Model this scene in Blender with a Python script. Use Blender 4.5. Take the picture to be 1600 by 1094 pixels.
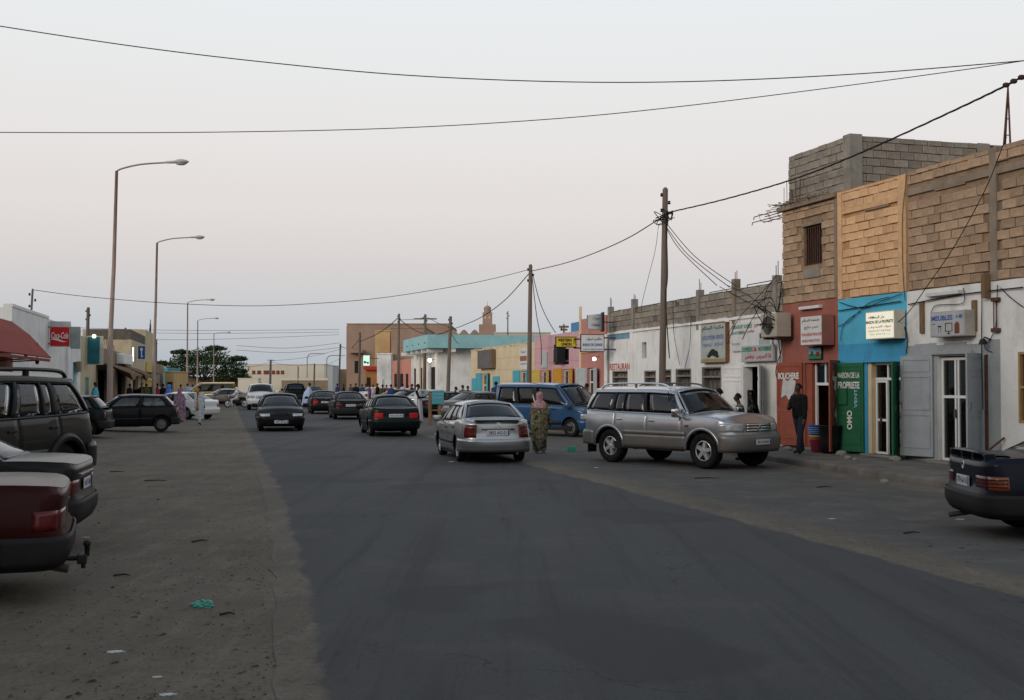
import bpy, bmesh, math, random
import numpy as np
from mathutils import Vector, Matrix, Euler
R = math.radians
for o in list(bpy.data.objects): bpy.data.objects.remove(o)
scene = bpy.context.scene
COL = scene.collection
random.seed(7)

# ------------------------------------------------------------------ camera
F = 1850.0                     # focal length in photograph pixels (1600 wide)
CAMH = 1.9
TILT = math.atan(50.0/F)
cd = bpy.data.cameras.new('camera'); cam = bpy.data.objects.new('camera', cd); COL.objects.link(cam)
cd.sensor_width = 36.0; cd.lens = F/1600*36.0; cd.clip_start = 0.1; cd.clip_end = 3000
cam.location = (0, 0, CAMH); cam.rotation_euler = (math.pi/2 + TILT, 0, 0)
scene.camera = cam

# ------------------------------------------------------------------ sky, sun, exposure
w = bpy.data.worlds.new('World'); scene.world = w; w.use_nodes = True
nt = w.node_tree; nt.nodes.clear()
def nn(t, **k):
    n = nt.nodes.new(t)
    for a, b in k.items(): setattr(n, a, b)
    return n
tc = nn('ShaderNodeTexCoord'); sp = nn('ShaderNodeSeparateXYZ'); nt.links.new(tc.outputs['Generated'], sp.inputs[0])
asn = nn('ShaderNodeMath', operation='ARCSINE'); nt.links.new(sp.outputs[2], asn.inputs[0])
mr = nn('ShaderNodeMapRange'); nt.links.new(asn.outputs[0], mr.inputs[0])
mr.inputs[1].default_value = R(-2); mr.inputs[2].default_value = R(88)
cr = nn('ShaderNodeValToRGB'); nt.links.new(mr.outputs[0], cr.inputs[0])
stops = [(-2, (.43, .47, .52)), (1.1, (.46, .495, .545)), (3, (.555, .57, .60)), (6, (.69, .642, .635)), (8.2, (.755, .705, .692)),
         (12, (.80, .778, .768)), (18, (.81, .84, .855)), (30, (.66, .71, .77)), (60, (.34, .41, .51)), (88, (.25, .32, .43))]
el = cr.color_ramp.elements
while len(el) > 1: el.remove(el[-1])
for i, (deg, c) in enumerate(stops):
    e = el[0] if i == 0 else el.new((deg+2)/90)
    e.position = (deg+2)/90; e.color = (*c, 1)
sky = nn('ShaderNodeTexSky', sky_type='NISHITA'); sky.sun_disc = False
sky.sun_elevation = R(9); sky.sun_rotation = R(225)
skm = nn('ShaderNodeMix', data_type='RGBA', blend_type='ADD'); skm.inputs[0].default_value = 0.004
nt.links.new(cr.outputs[0], skm.inputs[6]); nt.links.new(sky.outputs[0], skm.inputs[7])
bg = nn('ShaderNodeBackground'); nt.links.new(skm.outputs[2], bg.inputs[0]); bg.inputs[1].default_value = 1.0
wo = nn('ShaderNodeOutputWorld'); nt.links.new(bg.outputs[0], wo.inputs[0])
sl = bpy.data.lights.new('sun', 'SUN'); sl.energy = 1.5; sl.angle = R(30); sl.color = (1, .86, .74)
so = bpy.data.objects.new('sun', sl); COL.objects.link(so)
so.rotation_euler = Vector((0.68, 0.68, -0.30)).to_track_quat('-Z', 'Y').to_euler()
scene.view_settings.view_transform = 'Standard'; scene.view_settings.look = 'None'
scene.view_settings.exposure = 0.0; scene.view_settings.gamma = 1.0
scene.cycles.max_bounces = 6; scene.cycles.transparent_max_bounces = 12
scene.cycles.caustics_reflective = False; scene.cycles.caustics_refractive = False

# ------------------------------------------------------------------ projection helpers (photo pixel -> place)
SA, CA = math.sin(TILT), math.cos(TILT)
def ray(px, py):
    cx, cy = (px-800)/F, (547-py)/F
    return Vector((cx, CA - cy*SA, SA + cy*CA))
def at(px, py, Y):
    d = ray(px, py); return Vector((0, 0, CAMH)) + d*(Y/d.y)
def gnd(px, py, z=0.0):
    d = ray(px, py); return Vector((0, 0, CAMH)) + d*((z-CAMH)/d.z)

# ------------------------------------------------------------------ materials
MATS = {}
def srgb(r, g, b):
    f = lambda c: (c/255/12.92) if c/255 <= .04045 else ((c/255+.055)/1.055)**2.4
    return (f(r), f(g), f(b))
def mat(name, col, rough=.8, var=.12, scale=3.0, bump=.0, bscale=30.0, metal=0.0, coat=0.0, spec=.18, dirt=None, dirt_amt=.0, dscale=1.2, emit=None, estr=0.0, stretch=None, objrand=0.0, chip=None, chip_thr=.64):
    """procedural paint / plaster / metal: colour noise, blotches of dirt, fine relief"""
    if name in MATS: return MATS[name]
    m = bpy.data.materials.new(name); m.use_nodes = True; t = m.node_tree; b = t.nodes['Principled BSDF']
    MATS[name] = m
    b.inputs['Roughness'].default_value = rough; b.inputs['Metallic'].default_value = metal
    b.inputs['Specular IOR Level'].default_value = spec
    b.inputs['Coat Weight'].default_value = coat; b.inputs['Coat Roughness'].default_value = .06
    L = t.links.new
    co = t.nodes.new('ShaderNodeTexCoord'); src = co.outputs['Object']
    if stretch:
        mp = t.nodes.new('ShaderNodeMapping'); mp.inputs['Scale'].default_value = stretch; L(src, mp.inputs[0]); src = mp.outputs[0]
    out = None
    if var > 0:
        n = t.nodes.new('ShaderNodeTexNoise'); n.inputs['Scale'].default_value = scale; n.inputs['Detail'].default_value = 6; n.inputs['Roughness'].default_value = .65
        L(src, n.inputs['Vector'])
        r = t.nodes.new('ShaderNodeValToRGB'); L(n.outputs['Fac'], r.inputs[0])
        r.color_ramp.elements[0].position = .3; r.color_ramp.elements[1].position = .72
        r.color_ramp.elements[0].color = (*[max(0, c*(1-var*1.4)) for c in col], 1)
        r.color_ramp.elements[1].color = (*[min(1, c*(1+var)) for c in col], 1)
        out = r.outputs[0]
    if dirt is not None and dirt_amt > 0:
        n2 = t.nodes.new('ShaderNodeTexNoise'); n2.inputs['Scale'].default_value = dscale; n2.inputs['Detail'].default_value = 9; n2.inputs['Roughness'].default_value = .72
        mp2 = t.nodes.new('ShaderNodeMapping'); mp2.inputs['Location'].default_value = (3.1, 7.7, 1.3); mp2.inputs['Scale'].default_value = (1, 1, .55); L(src, mp2.inputs[0]); L(mp2.outputs[0], n2.inputs['Vector'])
        r2 = t.nodes.new('ShaderNodeMapRange'); L(n2.outputs['Fac'], r2.inputs[0]); r2.inputs[1].default_value = .52; r2.inputs[2].default_value = .68; r2.inputs[4].default_value = dirt_amt
        mx = t.nodes.new('ShaderNodeMix'); mx.data_type = 'RGBA'; L(r2.outputs[0], mx.inputs[0])
        if out is not None: L(out, mx.inputs[6])
        else: mx.inputs[6].default_value = (*col, 1)
        mx.inputs[7].default_value = (*dirt, 1); out = mx.outputs[2]
    if chip is not None:         # flaked-off paint
        n4 = t.nodes.new('ShaderNodeTexNoise'); n4.inputs['Scale'].default_value = 2.6; n4.inputs['Detail'].default_value = 10; n4.inputs['Roughness'].default_value = .78
        mp4 = t.nodes.new('ShaderNodeMapping'); mp4.inputs['Location'].default_value = (11.3, 2.7, 5.1); L(src, mp4.inputs[0]); L(mp4.outputs[0], n4.inputs['Vector'])
        r4 = t.nodes.new('ShaderNodeMapRange'); L(n4.outputs['Fac'], r4.inputs[0]); r4.inputs[1].default_value = chip_thr; r4.inputs[2].default_value = chip_thr+.012; r4.inputs[4].default_value = .85
        mx = t.nodes.new('ShaderNodeMix'); mx.data_type = 'RGBA'; L(r4.outputs[0], mx.inputs[0]); L(out, mx.inputs[6]); mx.inputs[7].default_value = (*chip, 1); out = mx.outputs[2]
    if objrand > 0:              # every piece its own shade
        oi = t.nodes.new('ShaderNodeObjectInfo'); r5 = t.nodes.new('ShaderNodeMapRange'); L(oi.outputs['Random'], r5.inputs[0]); r5.inputs[3].default_value = 1-objrand; r5.inputs[4].default_value = 1+objrand*.7
        hs = t.nodes.new('ShaderNodeHueSaturation'); L(r5.outputs[0], hs.inputs['Value']); L(out, hs.inputs['Color']); out = hs.outputs[0]
    if out is not None: L(out, b.inputs['Base Color'])
    else: b.inputs['Base Color'].default_value = (*col, 1)
    if bump > 0:
        n3 = t.nodes.new('ShaderNodeTexNoise'); n3.inputs['Scale'].default_value = bscale; n3.inputs['Detail'].default_value = 6; n3.inputs['Roughness'].default_value = .7; L(src, n3.inputs['Vector'])
        bp = t.nodes.new('ShaderNodeBump'); bp.inputs['Strength'].default_value = bump; bp.inputs['Distance'].default_value = .03; L(n3.outputs['Fac'], bp.inputs['Height']); L(bp.outputs[0], b.inputs['Normal'])
    if emit is not None:
        b.inputs['Emission Color'].default_value = (*emit, 1); b.inputs['Emission Strength'].default_value = estr
    return m
def glass(name, tint=(.02, .025, .027), clear=.35, rough=.03):
    if name in MATS: return MATS[name]
    m = bpy.data.materials.new(name); m.use_nodes = True; t = m.node_tree; t.nodes.clear(); MATS[name] = m
    o = t.nodes.new('ShaderNodeOutputMaterial'); fr = t.nodes.new('ShaderNodeFresnel'); fr.inputs[0].default_value = 1.52
    g = t.nodes.new('ShaderNodeBsdfGlossy'); g.inputs['Roughness'].default_value = rough; g.inputs['Color'].default_value = (.95, .97, 1, 1)
    tr = t.nodes.new('ShaderNodeBsdfTransparent'); tr.inputs[0].default_value = (clear, clear*1.02, clear*.99, 1)
    df = t.nodes.new('ShaderNodeBsdfDiffuse'); df.inputs[0].default_value = (.18, .17, .15, 1)
    m1 = t.nodes.new('ShaderNodeMixShader'); m1.inputs[0].default_value = .025; m2 = t.nodes.new('ShaderNodeMixShader')
    mr_ = t.nodes.new('ShaderNodeMath'); mr_.operation = 'MULTIPLY_ADD'; mr_.inputs[1].default_value = 1.0; mr_.inputs[2].default_value = .0; t.links.new(fr.outputs[0], mr_.inputs[0])
    t.links.new(tr.outputs[0], m1.inputs[1]); t.links.new(df.outputs[0], m1.inputs[2])
    t.links.new(mr_.outputs[0], m2.inputs[0]); t.links.new(m1.outputs[0], m2.inputs[1]); t.links.new(g.outputs[0], m2.inputs[2]); t.links.new(m2.outputs[0], o.inputs[0])
    return m

# ------------------------------------------------------------------ mesh builder
class MB:
    def __init__(s, M=None): s.v = []; s.f = []; s.M = M; s.uv = None
    def add(s, vs, fs, M=None):
        k = len(s.v)
        for p in vs:
            p = Vector(p)
            if M is not None: p = M @ p
            s.v.append(p)
        s.f += [tuple(i+k for i in f) for f in fs]
    def box(s, x0, x1, y0, y1, z0, z1, M=None):
        vs = [(x0,y0,z0),(x1,y0,z0),(x1,y1,z0),(x0,y1,z0),(x0,y0,z1),(x1,y0,z1),(x1,y1,z1),(x0,y1,z1)]
        s.add(vs, [(0,3,2,1),(4,5,6,7),(0,1,5,4),(1,2,6,5),(2,3,7,6),(3,0,4,7)], M)
    def cbox(s, c, d, M=None): s.box(c[0]-d[0]/2, c[0]+d[0]/2, c[1]-d[1]/2, c[1]+d[1]/2, c[2]-d[2]/2, c[2]+d[2]/2, M)
    def bbox(s, x0, x1, y0, y1, z0, z1, b, M=None):
        """box with chamfered edges"""
        bm = bmesh.new(); bmesh.ops.create_cube(bm, size=1)
        for q in bm.verts: q.co = Vector(((x0+x1)/2+q.co.x*(x1-x0), (y0+y1)/2+q.co.y*(y1-y0), (z0+z1)/2+q.co.z*(z1-z0)))
        bmesh.ops.bevel(bm, geom=bm.edges[:]+bm.verts[:], offset=b, segments=2, affect='EDGES', profile=.6)
        bm.verts.index_update()
        s.add([q.co.copy() for q in bm.verts], [tuple(q.index for q in f.verts) for f in bm.faces], M); bm.free()
    def grid(s, rows, M=None, flip=False, closed=False):
        n = len(rows[0]); vs = [p for r in rows for p in r]; fs = []
        for i in range(len(rows)-1):
            for j in range(n if closed else n-1):
                j2 = (j+1) % n
                q = (i*n+j, i*n+j2, (i+1)*n+j2, (i+1)*n+j)
                fs.append(q[::-1] if flip else q)
        s.add(vs, fs, M)
    def tube(s, pts, r, n=6, caps=True, M=None):
        pts = [Vector(p) for p in pts]; rs = r if isinstance(r, (list, tuple)) else [r]*len(pts)
        rows = []
        for i, p in enumerate(pts):
            d = (pts[min(i+1, len(pts)-1)]-pts[max(i-1, 0)]).normalized()
            up = Vector((0, 0, 1)) if abs(d.z) < .95 else Vector((1, 0, 0))
            a = d.cross(up).normalized(); b = d.cross(a).normalized()
            rows.append([p + (a*math.cos(t)+b*math.sin(t))*rs[i] for t in [2*math.pi*k/n for k in range(n)]])
        k = len(s.v); s.grid(rows, M, closed=True)
        if caps:
            s.f.append(tuple(range(k, k+n))); e = k+n*(len(pts)-1); s.f.append(tuple(range(e+n-1, e-1, -1)))
    def lathe(s, prof, n=24, M=None, axis='z'):
        rows = []
        for r, z in prof:
            row = []
            for k in range(n):
                t = 2*math.pi*k/n; c, q = r*math.cos(t), r*math.sin(t)
                row.append((c, q, z) if axis == 'z' else ((z, c, q) if axis == 'x' else (q, z, c)))
            rows.append(row)
        s.grid(rows, M, closed=True)
    def ball(s, c, r, n=10, m=7, M=None):
        r = r if isinstance(r, (list, tuple)) else (r, r, r); rows = []
        for i in range(m+1):
            ph = math.pi*i/m
            rows.append([(c[0]+r[0]*math.sin(ph)*math.cos(2*math.pi*k/n), c[1]+r[1]*math.sin(ph)*math.sin(2*math.pi*k/n), c[2]-r[2]*math.cos(ph)) for k in range(n)])
        s.grid(rows, M, closed=True)
    def mesh(s, name, m=None, smooth=False):
        me = bpy.data.meshes.new(name); me.from_pydata([tuple(q) for q in s.v], [], s.f); me.update()
        if m is not None: me.materials.append(m)
        if smooth: me.polygons.foreach_set('use_smooth', [True]*len(me.polygons))
        return me
    def build(s, name, m, parent=None, smooth=False, fixn=False):
        me = s.mesh(name, m, smooth)
        if fixn:
            bm = bmesh.new(); bm.from_mesh(me); bmesh.ops.remove_doubles(bm, verts=bm.verts[:], dist=1e-5); bmesh.ops.recalc_face_normals(bm, faces=bm.faces[:]); bm.to_mesh(me); bm.free()
        return link(name, me, parent)
def link(name, me, parent=None):
    o = bpy.data.objects.new(name, me); COL.objects.link(o)
    if parent is not None: o.parent = parent
    return o
def tag(o, label=None, cat=None, group=None, kind=None):
    if label: o['label'] = label
    if cat: o['category'] = cat
    if group: o['group'] = group
    if kind: o['kind'] = kind
    return o
def thing(name, label, cat, loc=(0,0,0), rz=0.0, group=None):
    o = link(name, None); o.location = loc; o.rotation_euler = (0, 0, rz); o.empty_display_size = .2
    return tag(o, label, cat, group)
def copy_tree(o, parent=None):
    c = o.copy(); COL.objects.link(c)
    if parent is not None: c.parent = parent
    for ch in o.children: copy_tree(ch, c)
    return c
def smooth_by_angle(o, deg=35):
    me = o.data
    me.polygons.foreach_set('use_smooth', [True]*len(me.polygons))
    me.set_sharp_from_angle(angle=R(deg))
    return o

# text -> mesh lettering.  arabic is given as joined presentation forms, left to right
TMPS = bpy.data.scenes.new('lettering_bench'); TMPC = TMPS.collection      # a bench scene: converting there is quick, removed at the end
def bench_mesh(o):
    TMPC.objects.link(o); vl = TMPS.view_layers[0]; vl.update(); dg = vl.depsgraph; dg.update()
    me = bpy.data.meshes.new_from_object(o.evaluated_get(dg)); TMPC.objects.unlink(o); return me
TXT = bpy.data.curves.new('lettering_source', 'FONT'); TXTO = bpy.data.objects.new('lettering_source', TXT)
def text(body, w, h, m, parent, M, name='lettering', bold=.0, shear=0.0, fit=True, z=.004):
    """lettering fitted in a w x h box centred on M's origin (x right, y up, z out)"""
    TXT.body = body; TXT.size = 1; TXT.offset = bold; TXT.shear = shear; TXT.align_x = 'LEFT'; TXT.resolution_u = 3; TXT.extrude = 0
    me = bench_mesh(TXTO)
    if len(me.vertices) == 0: return None
    xs = [q.co.x for q in me.vertices]; ys = [q.co.y for q in me.vertices]
    x0, x1, y0, y1 = min(xs), max(xs), min(ys), max(ys)
    sx, sy = w/max(x1-x0, 1e-3), h/max(y1-y0, 1e-3)
    for q in me.vertices: q.co = M @ Vector(((q.co.x-(x0+x1)/2)*sx, (q.co.y-(y0+y1)/2)*sy, z))
    me.materials.clear(); me.materials.append(m); me.name = name
    return link(name, me, parent)
AR = {  # letter -> (isolated, final, initial, medial), joins-left flag
 'ا': 0xFE8D, 'ب': 0xFE8F, 'ة': 0xFE93, 'ت': 0xFE95, 'ح': 0xFEA1, 'د': 0xFEA9, 'ر': 0xFEAD, 'ز': 0xFEAF, 'س': 0xFEB1, 'ش': 0xFEB5, 'ص': 0xFEB9,
 'ع': 0xFEC9, 'ف': 0xFED1, 'ق': 0xFED5, 'ك': 0xFED9, 'ل': 0xFEDD, 'م': 0xFEE1, 'ن': 0xFEE5, 'ه': 0xFEE9, 'و': 0xFEED, 'ي': 0xFEF1, 'ج': 0xFE9D, 'خ': 0xFEA5, 'ط': 0xFEC1}
NOJOIN = set('اةدرزو')
def arabic(sx):
    out = []
    for i, ch in enumerate(sx):
        if ch not in AR: out.append(ch); continue
        prev = i > 0 and sx[i-1] in AR and sx[i-1] not in NOJOIN
        nxt = i+1 < len(sx) and sx[i+1] in AR and ch not in NOJOIN
        base = AR[ch]
        if ch in NOJOIN: out.append(chr(base + (1 if prev else 0)))
        else: out.append(chr(base + (3 if prev and nxt else 1 if prev else 2 if nxt else 0)))
    return ''.join(out[::-1])

# facade frame: local x along the facade, local y to the street, z up
class Fac:
    def __init__(s, O, u):
        s.O = Vector((O[0], O[1])); s.u = Vector(u).normalized(); s.n = Vector((-s.u.y, s.u.x)); s.rz = math.atan2(s.u.y, s.u.x)
    def s(s_, px, o=0.0):
        k = (px-800)/F; O = s_.O + s_.n*o
        return (k*O.y - O.x)/(s_.u.x - k*s_.u.y)
    def sz(s_, px, py, o=0.0):
        a = s_.s(px, o); P = s_.O + s_.u*a + s_.n*o
        r = ray(px, py); return a, CAMH + r.z*(P.y/r.y)
    def w(s_, a, o=0.0, z=0.0):
        P = s_.O + s_.u*a + s_.n*o; return Vector((P.x, P.y, z))
    def rect(s_, x0, y0, x1, y1, o=0.0):
        """pixel box -> (s0,s1,z0,z1) using the middle for heights"""
        sa, sb = s_.s(x0, o), s_.s(x1, o); xm = (x0+x1)/2
        return min(sa, sb), max(sa, sb), s_.sz(xm, y1, o)[1], s_.sz(xm, y0, o)[1]
# lettering frames: on a facade (read from the street) / on a blade sign (read from the camera side)
def MF(a, o, z): return Matrix(((-1,0,0,a),(0,0,1,o),(0,1,0,z),(0,0,0,1)))
def MBl(a, o, z): return Matrix(((0,0,-1,a),(-1,0,0,o),(0,1,0,z),(0,0,0,1)))

def wall_open(mb, x0, x1, z0, z1, ops, th=.25, jit=0.0, ytop=None):
    """wall slab (street face at y=0) with rectangular openings ops=(a0,a1,b0,b1)"""
    xs = sorted({x0, x1, *[q for o in ops for q in o[:2] if x0 < q < x1]}); zs = sorted({z0, z1, *[q for o in ops for q in o[2:4] if z0 < q < z1]})
    hole = lambda x, z: any(o[0] < x < o[1] and o[2] < z < o[3] for o in ops)
    for i in range(len(xs)-1):
        for j in range(len(zs)-1):
            a, b, c, d = xs[i], xs[i+1], zs[j], zs[j+1]
            if hole((a+b)/2, (c+d)/2): continue
            mb.add([(a,0,c),(b,0,c),(b,0,d),(a,0,d)], [(3,2,1,0)]); mb.add([(a,-th,c),(b,-th,c),(b,-th,d),(a,-th,d)], [(0,1,2,3)])
    for o in ops:
        a, b, c, d = max(o[0], x0), min(o[1], x1), max(o[2], z0), min(o[3], z1)
        mb.add([(a,0,c),(a,-th,c),(a,-th,d),(a,0,d)], [(3,2,1,0)]); mb.add([(b,0,c),(b,-th,c),(b,-th,d),(b,0,d)], [(0,1,2,3)])
        mb.add([(a,0,d),(b,0,d),(b,-th,d),(a,-th,d)], [(3,2,1,0)])
        if c > z0+.01: mb.add([(a,0,c),(b,0,c),(b,-th,c),(a,-th,c)], [(0,1,2,3)])
    mb.add([(x0,0,z0),(x0,-th,z0),(x0,-th,z1),(x0,0,z1)], [(0,1,2,3)]); mb.add([(x1,0,z0),(x1,-th,z0),(x1,-th,z1),(x1,0,z1)], [(3,2,1,0)])
    mb.add([(x0,0,z1),(x1,0,z1),(x1,-th,z1),(x0,-th,z1)], [(0,1,2,3)])
def shell(mb, x0, x1, depth, z0, z1, th=.25):
    """the other three walls and the flat roof behind a street wall"""
    mb.box(x0, x0+.22, -depth, -th-.002, z0, z1-.01); mb.box(x1-.22, x1, -depth, -th-.002, z0, z1-.01)
    mb.box(x0+.222, x1-.222, -depth, -depth+.22, z0, z1-.012); mb.box(x0+.222, x1-.222, -depth+.222, -th-.004, z1-.55, z1-.4)
# ------------------------------------------------------------------ ground, road, shoulder, pavement
def lerp_list(L, y):
    if y <= L[0][0]: a, b = L[0], L[1]
    elif y >= L[-1][0]: a, b = L[-2], L[-1]
    else:
        for i in range(len(L)-1):
            if L[i][0] <= y <= L[i+1][0]: a, b = L[i], L[i+1]; break
    return a[1] + (b[1]-a[1])*(y-a[0])/(b[0]-a[0])
ROAD_L = [(-25, 5.25), (0, -.02), (7.07, -1.40), (11.6, -2.32), (19.2, -4.0), (34, -7.6), (55.8, -13.0), (110, -26), (340, -80)]
ROAD_R = [(-25, 13.3), (0, 7.2), (10.9, 4.72), (15.1, 3.70), (18.2, 2.95), (25.5, 1.1), (50, -4.7), (110, -19), (340, -72.5)]
KERB = [(-25, 20.5), (10, 12.2), (16, 10.3), (20.9, 7.75), (28.1, 6.25), (46.5, 1.9), (73.5, -4.5), (110, -13.2), (160, -25.2)]
FACX = [(-25, 24.5), (25.9, 9.24), (32.3, 7.33), (46.5, 3.77), (110, -11.2), (160, -23)]

def sheet_mat(name, kind):
    m = bpy.data.materials.new(name); m.use_nodes = True; t = m.node_tree; b = t.nodes['Principled BSDF']; L = t.links.new
    co = t.nodes.new('ShaderNodeTexCoord')
    def noise(sc, det=6, ro=.6, src=co.outputs['Object'], stretch=None):
        n = t.nodes.new('ShaderNodeTexNoise'); n.inputs['Scale'].default_value = sc; n.inputs['Detail'].default_value = det; n.inputs['Roughness'].default_value = ro
        if stretch:
            mp = t.nodes.new('ShaderNodeMapping'); mp.inputs['Scale'].default_value = stretch; mp.inputs['Rotation'].default_value = (0, 0, R(-13)); L(src, mp.inputs[0]); src = mp.outputs[0]
        L(src, n.inputs['Vector']); return n.outputs['Fac']
    def ramp(f, a, b_, c0, c1):
        r = t.nodes.new('ShaderNodeValToRGB'); L(f, r.inputs[0]); r.color_ramp.elements[0].position = a; r.color_ramp.elements[1].position = b_
        r.color_ramp.elements[0].color = (*c0, 1); r.color_ramp.elements[1].color = (*c1, 1); return r.outputs[0]
    def mixc(f, a, b_):
        x = t.nodes.new('ShaderNodeMix'); x.data_type = 'RGBA'
        if isinstance(f, float): x.inputs[0].default_value = f
        else: L(f, x.inputs[0])
        for i, q in ((6, a), (7, b_)):
            if isinstance(q, tuple): x.inputs[i].default_value = (*q, 1)
            else: L(q, x.inputs[i])
        return x.outputs[2]
    def rng(f, a, b_, c=0., d=1.):
        x = t.nodes.new('ShaderNodeMapRange'); L(f, x.inputs[0])
        for i, q in ((1, a), (2, b_), (3, c), (4, d)): x.inputs[i].default_value = q
        return x.outputs[0]
    def mth(op, a, b_):
        x = t.nodes.new('ShaderNodeMath'); x.operation = op
        for i, q in ((0, a), (1, b_)):
            if isinstance(q, (int, float)): x.inputs[i].default_value = q
            else: L(q, x.inputs[i])
        return x.outputs[0]
    # sand: trampled, blotchy, dark oil and dung specks, pale grit
    sand = ramp(noise(.35, 8, .62), .3, .72, (.100, .082, .059), (.180, .151, .112))
    sand = mixc(rng(noise(2.2, 6, .7), .5, .72, 0, .55), sand, (.085, .073, .061))
    sand = mixc(rng(noise(9, 4, .6), .58, .70, 0, .75), sand, (.05, .043, .036))
    sand = mixc(rng(noise(1.5, 7, .75, stretch=(2.6, .5, 1)), .50, .62, 0, .45), sand, (.205, .178, .145))
    sand = mixc(rng(noise(.8, 6, .7), .53, .68, 0, .5), sand, (.07, .061, .052))
    sand = mixc(rng(noise(17, 6, .75), .50, .64, 0, .55), sand, (.066, .056, .043))
    sand = mixc(rng(noise(38, 3, .6), .58, .72, 0, .6), sand, (.25, .22, .175))
    sand = mixc(rng(noise(1.1, 5, .6, stretch=(1.6, .22, 1)), .5, .75, 0, .35), sand, (.075, .066, .057))
    hgt = mth('ADD', mth('MULTIPLY', noise(3.0, 8, .7), 1.0), mth('MULTIPLY', noise(45, 4, .7), .35))
    if kind == 'sand':
        L(sand, b.inputs['Base Color']); b.inputs['Roughness'].default_value = .95
        bs = .5; dist = .022
    else:
        uv = t.nodes.new('ShaderNodeUVMap'); sp_ = t.nodes.new('ShaderNodeSeparateXYZ'); L(uv.outputs[0], sp_.inputs[0]); dist_e = sp_.outputs[0]
        if kind == 'road':
            asp = ramp(noise(.25, 7, .6, stretch=(2.2, .3, 1)), .3, .7, (.047, .0468, .0465), (.080, .079, .078))
            asp = mixc(rng(noise(160, 2, .5), .48, .7, 0, .6), asp, (.11, .108, .105))
            asp = mixc(rng(noise(42, 4, .7), .50, .66, 0, .45), asp, (.030, .030, .031)); asp = mixc(rng(noise(24, 5, .7), .56, .68, 0, .35), asp, (.10, .096, .09))
            asp = mixc(rng(noise(90, 2, .5), .55, .72, 0, .6), asp, (.028, .028, .029))
            asp = mixc(rng(noise(.55, 6, .7), .52, .70, 0, .42), asp, (.105, .096, .085))
            asp = mixc(rng(noise(.9, 7, .7, stretch=(3.0, .10, 1)), .50, .64, 0, .6), asp, (.037, .037, .038))      # tyre-polished streaks
            asp = mixc(rng(noise(2.4, 8, .75), .60, .70, 0, .40), asp, (.034, .034, .035))                              # oil and rubber blotches
            asp = mixc(rng(noise(.17, 3, .5), .56, .575, 0, .55), asp, (.040, .040, .041))                              # mended patches
            vo = t.nodes.new('ShaderNodeTexVoronoi'); vo.feature = 'DISTANCE_TO_EDGE'; vo.inputs['Scale'].default_value = .33
            wv = t.nodes.new('ShaderNodeVectorMath'); wv.operation = 'MULTIPLY_ADD'; nz = t.nodes.new('ShaderNodeTexNoise'); nz.inputs['Scale'].default_value = 1.7; nz.inputs['Detail'].default_value = 6; L(co.outputs['Object'], nz.inputs['Vector']); L(nz.outputs['Color'], wv.inputs[0]); wv.inputs[1].default_value = (1.6, 1.6, 0); L(co.outputs['Object'], wv.inputs[2]); L(wv.outputs[0], vo.inputs['Vector'])
            crk = mth('MULTIPLY', rng(vo.outputs['Distance'], .002, .006, 1.0, 0.0), rng(noise(.23, 3, .5), .50, .58, 0, .8)); asp = mixc(crk, asp, (.016, .016, .016))
            fade, noi, edge = .85, .55, (.0, .07)
        else:
            asp = ramp(noise(.5, 7, .65), .3, .7, (.06, .058, .055), (.098, .093, .086))
            asp = mixc(rng(noise(60, 3, .6), .5, .7, 0, .7), asp, (.155, .14, .12))
            asp = mixc(rng(noise(1.6, 7, .7), .50, .64, 0, .75), asp, (.14, .123, .103))
            asp = mixc(rng(noise(5, 4, .7), .6, .7, 0, .7), asp, (.042, .04, .037))
            fade, noi, edge = 1.2, 1.1, (.0, .45)
        # wind-blown sand creeping over the rim
        e = mth('SUBTRACT', dist_e, mth('MULTIPLY', mth('ADD', mth('MULTIPLY', noise(.9, 7, .68), .6), mth('MULTIPLY', noise(5.5, 6, .75), .4)), noi))
        d = rng(e, edge[0], edge[1], 1.0, 0.0); d = mth('MULTIPLY', d, rng(noise(7, 5, .7), .25, .55, .62, 1.0))
        rim = rng(dist_e, .03, .14, 1.0, 0.0); d = mth('MAXIMUM', d, rim)
        L(mixc(d, asp, sand), b.inputs['Base Color']); b.inputs['Roughness'].default_value = .88 if kind == 'road' else .93
        hgt = mth('ADD', mth('MULTIPLY', noise(1.2, 6, .7), .5), mth('MULTIPLY', noise(120, 3, .6), .25)); bs = .4; dist = .022
    b.inputs['Specular IOR Level'].default_value = .28
    bp = t.nodes.new('ShaderNodeBump'); bp.inputs['Strength'].default_value = bs; bp.inputs['Distance'].default_value = dist; L(hgt, bp.inputs['Height']); L(bp.outputs[0], b.inputs['Normal'])
    return m
pass
SAND = sheet_mat('sand_ground', 'sand')
def sstep(t): return 0 if t <= 0 else 1 if t >= 1 else t*t*(3-2*t)
def gzl(x, y): return .14*sstep((lerp_list(ROAD_L, y)-x-2.4)/5)
g = MB(); rows = []
for y in [-400, -60] + [-30+2.5*i for i in range(60)] + [130+20*i for i in range(14)] + [500, 1500]:
    xl = lerp_list(ROAD_L, max(-25, min(y, 340)))
    rows.append([(-900, y, .14)] + [(xl-e, y, .14*sstep((e-2.4)/5)) for e in (60, 25, 12, 9, 7.4, 6.6, 6, 5.4, 4.8, 4.2, 3.6, 3.0, 2.5, 2.0, 1.6, 1.2, .8, .4, 0)] + [(xl+14, y, 0), (900, y, 0)])
g.grid(rows)
bmo = g.build('ground', SAND, smooth=True, fixn=False); tag(bmo, kind='structure')
if bmo.data.polygons[40].normal.z < 0: bmo.data.flip_normals()

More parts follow.
